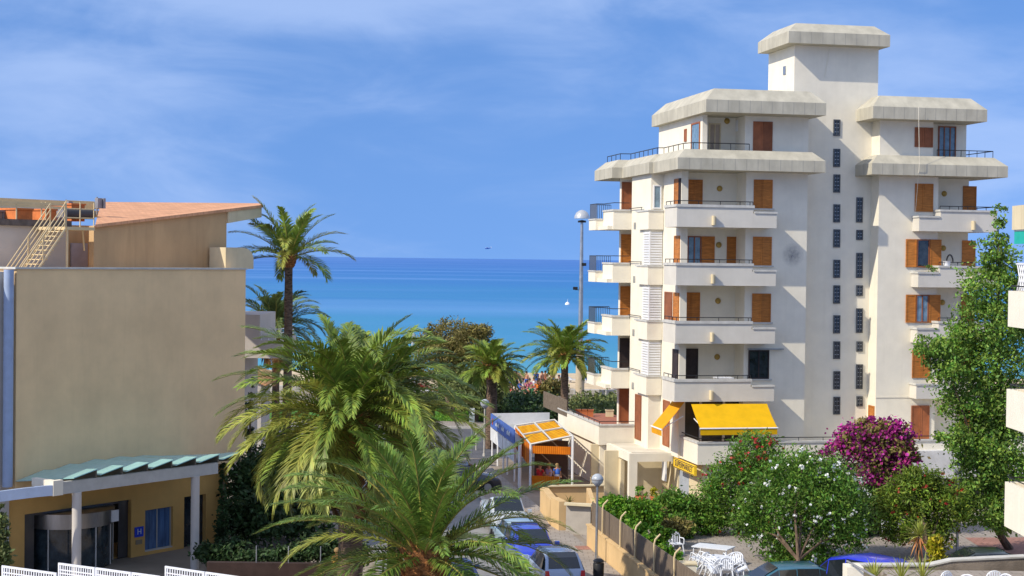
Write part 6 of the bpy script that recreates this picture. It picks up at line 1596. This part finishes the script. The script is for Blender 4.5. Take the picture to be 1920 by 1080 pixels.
for i, (lab, px_, py_) in enumerate(pT):
    D_ = 91.5; p = at(px_, py_, D_); t = thing('flower_pot', lab, 'flower pot', (p.x, D_, zP1 - .28), 0, 'planter boxes on the roof terrace'); r_ = .24
    w5 = .16 if i < 3 else .22; s = MB(); s.prism([(-w5, -.14), (w5, -.14), (w5, .14), (-w5, .14)], 0, .34); s.box(-w5 - .03, w5 + .03, -.17, .17, .342, .40); s.build('pot', POTM if i < 3 else CREAM, t); s = MB(); s.box(-w5 + .03, w5 - .03, -.11, .11, .401, .42); s.build('soil', BARK, t)
p = at(1747, 500, 80.6); t = thing('planter', 'small plant on the window balcony below the open orange shutters', 'potted plant', (U(1744, vW - .6), 0, 0)); 
t.location = B.w(U(1744, vW - .5), vW - .5, ZB[3] + .2); leaves('foliage', GREEN, [((0, 0, .62), (.3, .2, .25))], 260, .06, t, (0, 0, 0), 4, .4); s = MB(); s.lathe((0, 0, 0), [(.16, 0), (.2, .35), (.22, .36), (.2, .4)], 12); s.build('pot', POTM, t)
t = thing('washing_basin', 'white basin with a dark hoop standing on the right wing balcony rail', 'basin', B.w(U(1775, vW - .6), vW - .6, ZB[3] + 1.1)); s = MB(); s.lathe((0, 0, 0), [(.16, 0), (.2, .22), (.22, .24)], 14); s.build('basin', LOUVRE, t); s = MB(); s.tube([(.15 + .16*math.cos(a/8*PI), 0, .2 + .35*math.sin(a/8*PI)) for a in range(9)], .04, 6); s.build('hoop', IRON, t)

# ================================================================ cars
CGL = mat('car_glass', (.015, .02, .025), .05, var=.1, spec=.9); TYRE = mat('tyre', (.02, .02, .02), .8); RIM = mat('wheel_rim', (.40, .41, .42), .3, metal=.8)
HLT = mat('headlight', (.55, .58, .62), .1, spec=.8, var=.05); TLT = mat('taillight', (.50, .02, .015), .2, var=.1); PLATE = mat('plate_white', (.65, .65, .62), .5); TRIM = mat('car_trim', (.025, .025, .028), .6)
def make_car(label, paint, L=3.9, Wd=1.68, Hc=1.45, kind='hatch', cat='car', group='parked cars'):
    t = thing('parked_car', label, cat, (0, 0, 0), 0, group)
    hl = L/2
    if kind == 'hatch': st = [(-1, .62, .62, 0), (-.985, .86, .84, 0), (-.93, .98, .90, 1), (-.78, 1.30, .78, 1), (-.60, 1.44, .74, 2), (-.2, Hc, .75, 2), (.12, 1.42, .74, 2), (.30, 1.22, .77, 3), (.47, .98, .86, 3), (.52, .94, .90, 0), (.75, .86, .88, 0), (.92, .74, .80, 0), (.985, .60, .70, 0), (1, .48, .62, 0)]
    elif kind == 'van': st = [(-1, .75, .80, 0), (-.985, 1.2, .86, 0), (-.95, 1.40, .86, 1), (-.90, 1.72, .80, 2), (-.6, Hc, .80, 2), (0, Hc, .80, 2), (.35, 1.76, .79, 2), (.52, 1.45, .80, 3), (.66, 1.08, .86, 3), (.72, 1.0, .88, 0), (.88, .90, .84, 0), (.97, .72, .76, 0), (1, .5, .66, 0)]
    elif kind == 'pickup': st = [(-1, .70, .84, 0), (-.985, 1.0, .86, 0), (-.6, 1.02, .86, 0), (-.12, 1.02, .86, 0), (-.08, 1.25, .8, 1), (.0, 1.46, .77, 2), (.22, Hc, .76, 2), (.36, 1.3, .78, 3), (.52, 1.0, .86, 3), (.56, .96, .9, 0), (.8, .88, .88, 0), (.95, .74, .8, 0), (1, .5, .66, 0)]
    else: st = [(-1, .62, .66, 0), (-.985, .86, .82, 0), (-.78, .95, .88, 0), (-.72, .98, .88, 1), (-.55, 1.26, .76, 1), (-.42, 1.38, .73, 2), (-.1, Hc, .73, 2), (.1, 1.37, .73, 2), (.28, 1.16, .77, 3), (.44, .95, .86, 3), (.50, .91, .9, 0), (.75, .84, .88, 0), (.92, .72, .8, 0), (1, .48, .64, 0)]
    zb = .22; belt = .90 if kind != 'van' else 1.02
    rings = []
    for (fx, zt, wf, k) in st:
        x = fx*hl; w = Wd/2*(1 - .10*abs(fx)**6 - .02*abs(fx)); 
        bz = min(belt, zt - .03); wt = w*wf if k else w*.90
        zs_ = zt - .05 if k else zt - .02
        rings.append([(x, 0, zb), (x, w*.88, zb), (x, w*.985, zb + .10), (x, w, min(.55, zt*.72)), (x, w*.985, bz - .03), (x, w*.955, bz), (x, wt, zs_ if k else max(bz + .005, zt - .015)), (x, wt*.82, zt), (x, 0, zt + .004)])
    m = len(rings[0]); n = len(rings)
    s = MB(); vs = []; fs = []
    for r in rings: vs += r + [(x, -y, z) for x, y, z in r]
    q = 2*m
    for i in range(n - 1):
        for j in range(m - 1):
            a_ = i*q + j; b2 = (i+1)*q + j
            fs.append((a_, b2, b2 + 1, a_ + 1)); a2 = a_ + m; b3 = b2 + m; fs.append((a2 + 1, b3 + 1, b3, a2))
    fs.append(tuple(list(range(m))[::-1]) ); fs.append(tuple(m + i for i in range(m)))
    e0 = (n-1)*q; fs.append(tuple(e0 + i for i in range(m))); fs.append(tuple(e0 + m + i for i in range(m))[::-1])
    s.add(vs, fs, True); body = s.build('body', paint, t)
    off = Vector((0, 0, 0))
    def quadpanel(name, pts, mtl, k=.008, par=t):
        P = [Vector(p) for p in pts]; c = sum(P, Vector())/len(P); nn = (P[1]-P[0]).cross(P[-1]-P[0]).normalized()
        if nn.dot(c - Vector((0, 0, .7))) < 0: nn = -nn
        s = MB(); Q = [p + nn*k for p in P]; s.add([tuple(p) for p in P + Q], [tuple(range(len(P), 2*len(P)))] + [(i, (i+1) % len(P), len(P) + (i+1) % len(P), len(P) + i) for i in range(len(P))]); return s.build(name, mtl, par)
    sh = lambda p, c, f: tuple(c[i] + (p[i]-c[i])*f for i in range(3))
    # side glass, split by pillars
    cab = [i for i in range(n) if st[i][3]]
    groups = []; g0_, g9 = cab[0], cab[-1]
    for sgn in (1, -1):
        def bel(i): return (rings[i][5][0], sgn*rings[i][5][1], rings[i][5][2] + .02)
        def rof(i): return (rings[i][6][0], sgn*rings[i][6][1], rings[i][6][2] - .01)
        mid = min(cab, key=lambda i: abs(st[i][0] + .15))
        for (ia, ib) in ((g0_ + (0 if kind != 'van' else 1), mid), (mid, g9)):
            if ib - ia < 1: continue
            for i in range(ia, ib):
                pts = [bel(i), bel(i+1), rof(i+1), rof(i)]; c = [sum(p[k] for p in pts)/4 for k in range(3)]
                quadpanel('side_window', [sh(p, c, .97 if i not in (mid, ) else .93) for p in pts], CGL, .006)
    def top(i, f=.93): return (rings[i][6][0], rings[i][6][1]*f, rings[i][6][2] + .035)
    fw_ = [i for i in range(n) if st[i][3] == 3]; rw = [i for i in range(n) if st[i][3] == 1]
    if fw_:
        i0, i1 = fw_[0] - 1, fw_[-1]
        a_, b2 = rings[i0], rings[i1]
        for i in range(i0, i1):
            p, r2 = rings[i], rings[i+1]; quadpanel('windscreen', [(p[7][0], p[7][1]*1.08, p[7][2]), (r2[7][0], r2[7][1]*1.08, r2[7][2]), (r2[7][0], -r2[7][1]*1.08, r2[7][2]), (p[7][0], -p[7][1]*1.08, p[7][2])], CGL, .02)
    if rw:
        i0, i1 = rw[0], rw[-1] + 1
        for i in range(i0, i1):
            p, r2 = rings[i], rings[i+1]; quadpanel('rear_window', [(p[7][0], p[7][1]*1.02, p[7][2]), (r2[7][0], r2[7][1]*1.02, r2[7][2]), (r2[7][0], -r2[7][1]*1.02, r2[7][2]), (p[7][0], -p[7][1]*1.02, p[7][2])], CGL, .02)
    # wheels
    for fx in (-.62, .63):
        for sgn in (1, -1):
            s = MB(); s.T = Matrix.Translation((fx*hl, sgn*(Wd/2 - .10), .30)) @ Matrix.Rotation(PI/2, 4, 'X'); s.lathe((0, 0, 0), [(.20, -.11), (.28, -.115), (.305, -.08), (.305, .08), (.28, .115), (.20, .11)], 22); s.T = None; wh = s.build('wheel', TYRE, t)
            s = MB(); s.T = Matrix.Translation((fx*hl, sgn*(Wd/2 + .012), .30)) @ Matrix.Rotation(PI/2, 4, 'X'); s.lathe((0, 0, 0), [(.19, -.01), (.19, .01), (.05, .012 )], 18); s.T = None; s.build('rim', RIM, wh)
            s = MB(); s.T = Matrix.Translation((fx*hl, sgn*(Wd/2 - .02), .32)) @ Matrix.Rotation(PI/2, 4, 'X'); s.lathe((0, 0, 0), [(.34, -.022), (.355, 0), (.34, .022)], 22); s.T = None; s.build('wheel_arch', TRIM, t)
    # lamps, plate, bumpers, mirrors
    for sgn in (1, -1):
        quadpanel('headlight', [(hl*.985 + .012, sgn*Wd*.20, .56), (hl*.985 + .012, sgn*Wd*.36, .58), (hl*.925, sgn*Wd*.425, .70), (hl*.925 + .012, sgn*Wd*.22, .70)], HLT, .03)
        zt_ = (.70, .95) if kind != 'van' else (.8, 1.3)
        quadpanel('taillight', [(-hl*.985 - .012, sgn*Wd*.33, zt_[0]), (-hl*.985 - .012, sgn*Wd*.43, zt_[0]), (-hl*.965 - .01, sgn*Wd*.43, zt_[1] - .03), (-hl*.965 - .01, sgn*Wd*.35, zt_[1] - .03)], TLT, .04)
        s = MB(); mx_ = [i for i in range(n) if st[i][3] == 3]; fx = st[mx_[-1]][0] - .1; s.box(fx*hl - .08, fx*hl + .04, sgn*(Wd/2 + .02), sgn*(Wd/2 + .19), belt - .01, belt + .13); s.build('mirror', paint, t)
    s = MB(); s.box(-hl - .035, -hl - .015, -.26, .26, .50, .61); s.build('number_plate', PLATE, t)
    s = MB(); s.box(hl + .012, hl + .03, -.26, .26, .36, .47); s.build('number_plate', PLATE, t)
    s = MB(); s.box(-hl - .03, -hl + .1, -Wd*.40, Wd*.40, .26, .44); s.build('rear_bumper', paint, t)
    s = MB(); s.box(hl - .12, hl + .012, -Wd*.30, Wd*.30, .25, .34); s.build('grille', TRIM, t)
    return t
def paint(n_, c): return mat('paint_' + n_, c, .28, var=.02, spec=.5, coat=.8)
def place(t, px, py, z, rot):   # put the car so that its roof centre is seen at the pixel
    p = gr(px, py, z); t.location = (p.x, p.y, .012); t.rotation_euler[2] = rot
sa = STR.a + PI/2       # heading along the street, away from us
place(make_car('bright blue hatchback parked facing us in the street, in front of the silver one', paint('blue', (.02, .05, .52))), 994, 990, 1.45, sa + PI)
c5 = make_car('silver-blue hatchback parked tail towards us, nearest car in the street', paint('silver_blue', (.32, .40, .55))); place(c5, 1040, 1025, 1.45, sa)
s = MB(); s.lathe((-1.66, .28, 1.10), [(.06, 0), (.06, .02)], 10); s.build('sticker', mat('sticker_green', (.35, .55, .02), .5), c5)
place(make_car('pale blue hatchback parked tail towards us just ahead of the blue one', paint('pale_blue', (.30, .42, .50))), 972, 970, 1.45, sa)
place(make_car('white pickup facing us at the far end of the row of parked cars', paint('white_silver', (.52, .56, .60)), L=4.6, kind='pickup', Hc=1.5, Wd=1.72), 946, 930, 1.5, sa + PI)
place(make_car('dark blue car mostly hidden behind the near palm crown', paint('deep_blue', (.03, .06, .30)), kind='sedan', L=4.2, Hc=1.4), 850, 1048, 1.4, sa)
place(make_car('dark teal car parked at the bottom edge beside the patio', paint('teal', (.03, .12, .18)), kind='hatch', L=4.1), 1462, 1058, 1.45, PI + .15)
place(make_car('vivid blue van parked behind the white gate pillar', paint('vivid_blue', (.01, .03, .62)), kind='van', L=4.5, Hc=1.92, Wd=1.78, cat='van'), 1612, 1040, 1.92, PI - .9)
place(make_car('dark grey sedan with a paper behind its side window, behind the garden wall', paint('dark_grey', (.035, .045, .05)), kind='sedan', L=4.5, Hc=1.4), 1830, 1030, 1.4, PI + .06)
place(make_car('dark car glimpsed under the palms at the end of the street', paint('black', (.03, .03, .04)), kind='hatch'), 868, 868, 1.45, .1)
# ================================================================ plastic chairs, tables on the patio
PLW = mat('white_plastic', (.72, .75, .80), .4, var=.03)
def make_chair(label, group='white plastic chairs on the patio'):
    t = thing('plastic_chair', label, 'chair', (0, 0, 0), 0, group)
    s = MB(); s.box(-.22, .22, -.22, .22, .42, .45); s.build('seat', PLW, t)
    s = MB(); n = 10
    arc = [(.23*math.cos(PI*i/n), .24 + .05*(1), .70 + .17*math.sin(PI*i/n)) for i in range(n + 1)]
    s.tube([(.23, .22, .44)] + arc + [(-.23, .22, .44)], .022, 6)
    for x in (-.14, -.07, 0, .07, .14): s.box(x - .018, x + .018, .255, .275, .45, .70 + .15*math.sqrt(max(0, 1 - (x/.23)**2)))
    s.build('backrest', PLW, t)
    for sx in (-1, 1):
        s = MB(); s.tube([(sx*.25, .24, .64), (sx*.27, -.1, .66), (sx*.25, -.22, .62), (sx*.24, -.22, .44)], .022, 6); s.build('armrest', PLW, t)
        for sy in (-1, 1): s = MB(); s.tube([(sx*.2, sy*.2, .43), (sx*.25, sy*.27, 0)], [.028, .02], 6); s.build('leg', PLW, t)
    return t
ch = make_chair('single white plastic chair standing apart in the dark shade by the hedge')
g_ = gr(1268, 1022 + 18); ch.location = (g_.x, g_.y, .02); ch.rotation_euler[2] = .25
def mtable(label, L, W_): 
    t = thing('plastic_table', label, 'table', (0, 0, 0), 0, 'white plastic tables on the patio'); s = MB(); s.box(-L/2, L/2, -W_/2, W_/2, .70, .74); s.build('tabletop', PLW, t)
    for sx in (-1, 1):
        for sy in (-1, 1): s = MB(); s.tube([(sx*(L/2-.08), sy*(W_/2-.08), .7), (sx*(L/2-.03), sy*(W_/2-.03), 0)], .028, 6); s.build('leg', PLW, t)
    return t
tb = mtable('long white plastic table at the back of the pile of chairs', 1.5, .9); g_ = gr(1337, 1060); tb.location = (g_.x, g_.y, .02); tb.rotation_euler[2] = -.5
tb2 = mtable('white plastic table nearest us in the middle of the chairs', 1.0, .9); g_ = gr(1352, 1082); tb2.location = (g_.x, g_.y, .02); tb2.rotation_euler[2] = -.6
spots = [(1303, 1068, .9, .35, 'tilted chair leaning on the left end of the long white table'), (1309, 1071, 1.0, .45, 'second tilted chair in the row leaning on the long table'), (1316, 1075, 1.1, .5, 'third tilted chair leaning on the long table'), (1322, 1079, 1.15, .55, 'fourth leaning chair, at the corner of the long table'),
         (1329, 1083, .8, .3, 'chair turned over the near left corner of the tables'), (1336, 1090, .5, .4, 'low leaning chair at the bottom left of the pile'), (1385, 1072, -1.2, .4, 'chair leaning on the right side of the tables'), (1380, 1085, -.2, -.5, 'chair tipped face down on the near table'), (1362, 1096, 0.1, -.45, 'front chair tipped forward, its back slats towards us'), (1400, 1090, -1.4, .5, 'outermost leaning chair on the right of the pile'),
         (1345, 1080, .7, .2, 'chair pushed between the two white tables')]
for (px_, py_, rz, tilt, lab) in spots:
    g_ = gr(px_, py_ + 4); c2 = dup(ch, (g_.x, g_.y, .05), rz + 3.0, lab); c2.rotation_euler[0] = -tilt; c2.location.z = .02 + abs(math.sin(tilt))*.27
for i, (px_, py_, rz, lab) in enumerate(((1668, 1012, .4, 'white plastic chair under the yellowish oleander, left of the cream pot'), (1676, 1006, 1.4, 'pale plastic chair just behind the one by the cream pot'), (1716, 1012, -.6, 'white plastic chair right of the cream pot, behind the yucca'), (1726, 1008, 2.2, 'second white chair behind the yucca'))):
    g_ = gr(px_, py_); dup(ch, (g_.x, g_.y, .02), rz, lab, 'white plastic chairs on the side pavement')
p_ = gr(1694, 1016); t = thing('planter', 'round cream planter on the pavement between the white chairs', 'planter', (p_.x, p_.y, .02)); s = MB(); s.lathe((0, 0, 0), [(.22, 0), (.28, .5), (.30, .55), (.26, .55)], 16); s.build('pot', CREAM, t); s = MB(); s.lathe((0, 0, .5), [(.25, 0), (.1, .03)], 12); s.build('soil', BARK, t)
# things left on the balconies
q_ = B.w(U(1360, .4), .45, ZB[1] + .2); t = thing('drying_rack', 'white folding drying rack standing on the lowest front balcony', 'drying rack', q_, B.a)
s = MB()
for i in range(6): s.tube([(-.42 + i*.168, -.25, .93), (-.42 + i*.168, .25, .93)], .012, 4)
s.box(-.45, .45, -.27, -.24, .91, .95); s.box(-.45, .45, .24, .27, .91, .95); s.build('rack', LOUVRE, t)
for sx in (-.4, .4):
    s = MB(); s.tube([(sx, -.26, 0), (sx, .25, .92)], .014, 5); s.build('leg', LOUVRE, t); s = MB(); s.tube([(sx, .26, 0), (sx, -.25, .92)], .014, 5); s.build('leg', LOUVRE, t)
q_ = B.w(U(1330, .9), 1.0, ZB[3] + .2); dup(ch, q_, B.a + .4, 'white plastic chair on the second front balcony from the top', 'chairs left on the balconies')
q_ = B.w(U(1788, vW + .3), vW + .5, ZB[4] + .2); dup(ch, q_, B.a - .7, 'white plastic chair on the top balcony of the right wing', 'chairs left on the balconies')
# chairs on the near terrace
for i, (px_, rz, lab) in enumerate(((1790, .6, 'white chair with a tan back on the near terrace by the variegated shrub'), (1820, 2.6, 'white chair seen from behind on the near terrace'), (1874, .2, 'chair with a curved cream back near the right corner'), (1900, 2.2, 'last white chair on the near terrace at the right corner'))):
    q_ = at(px_, 1074, 44.5); dup(ch, (q_.x, 44.5, q_.z - .88), rz, lab, 'chairs on the near terrace')
# globe lamp in the right-hand planting and a palm-like yellow globe
t = street_lamp('globe lamp in front of the white awning, partly behind the tall tree', 1795, 864, 1010, 66, .26, group='globe street lamps')
# tiny aircraft over the sea and a white buoy
q = at(913, 465.5, 1500); t = thing('aircraft', 'tiny blue and white aircraft flying low above the sea horizon', 'aircraft', q, .15)
s = MB(); s.tube([(-2.0, 0, .1), (-1.2, 0, 0), (1.5, 0, 0), (4.2, 0, .45)], [.3, .8, .7, .15], 10); s.build('fuselage', mat('aircraft_blue', (.12, .22, .5), .4), t)
s = MB(); s.box(-.8, .5, -4.6, 4.6, .65, .78); s.build('wing', mat('aircraft_white', (.7, .75, .8), .4), t)
s = MB(); s.box(3.5, 4.3, -.06, .06, .3, 1.5); s.build('tail_fin', MATS['aircraft_white'], t)
q = gr(1064, 572, -.6); t = thing('buoy', 'small white buoy floating offshore left of the balconies', 'buoy', q); s = MB(); s.lathe((0, 0, -.2), [(.5, 0), (.7, .35), (.55, .8), (.1, 1.1)], 14); s.build('float', LOUVRE, t); s = MB(); s.tube([(0, 0, .8), (0, 0, 1.6)], .05, 5); s.build('mast', LOUVRE, t)
# promenade railing behind the roof terrace
a_, b_ = at(1062, 745, 136), at(1180, 745, 136); t = thing('promenade_railing', 'dark railing with white posts between the green hedge and the beach', 'railing', (a_.x, 136, 0))
s = MB(); h = at(1100, 741, 136).z; L = b_.x - a_.x; s.tube([(0, 0, h), (L, 0, h)], .035, 5)
for i in range(int(L/.22)): s.tube([(i*.22, 0, .2), (i*.22, 0, h)], .014, 4)
s.build('rail', IRON, t)
for i in range(4): s = MB(); s.tube([(.7 + i*L/4, 0, 0), (.7 + i*L/4, 0, h + .4)], .09, 8); s.build('post', KERB, t)
# manhole
g_ = gr(1093, 1033); t = thing('manhole_cover', 'reddish square manhole cover in the pavement by the silver-blue car', 'manhole cover', (g_.x, g_.y, .126), STR.a); s = MB(); s.box(-.3, .3, -.4, .4, 0, .012); s.build('plate', PAVER, t); s = MB(); s.box(-.34, -.301, -.44, .44, 0, .014); s.box(.301, .34, -.44, .44, 0, .014); s.build('rim', KERB, t)
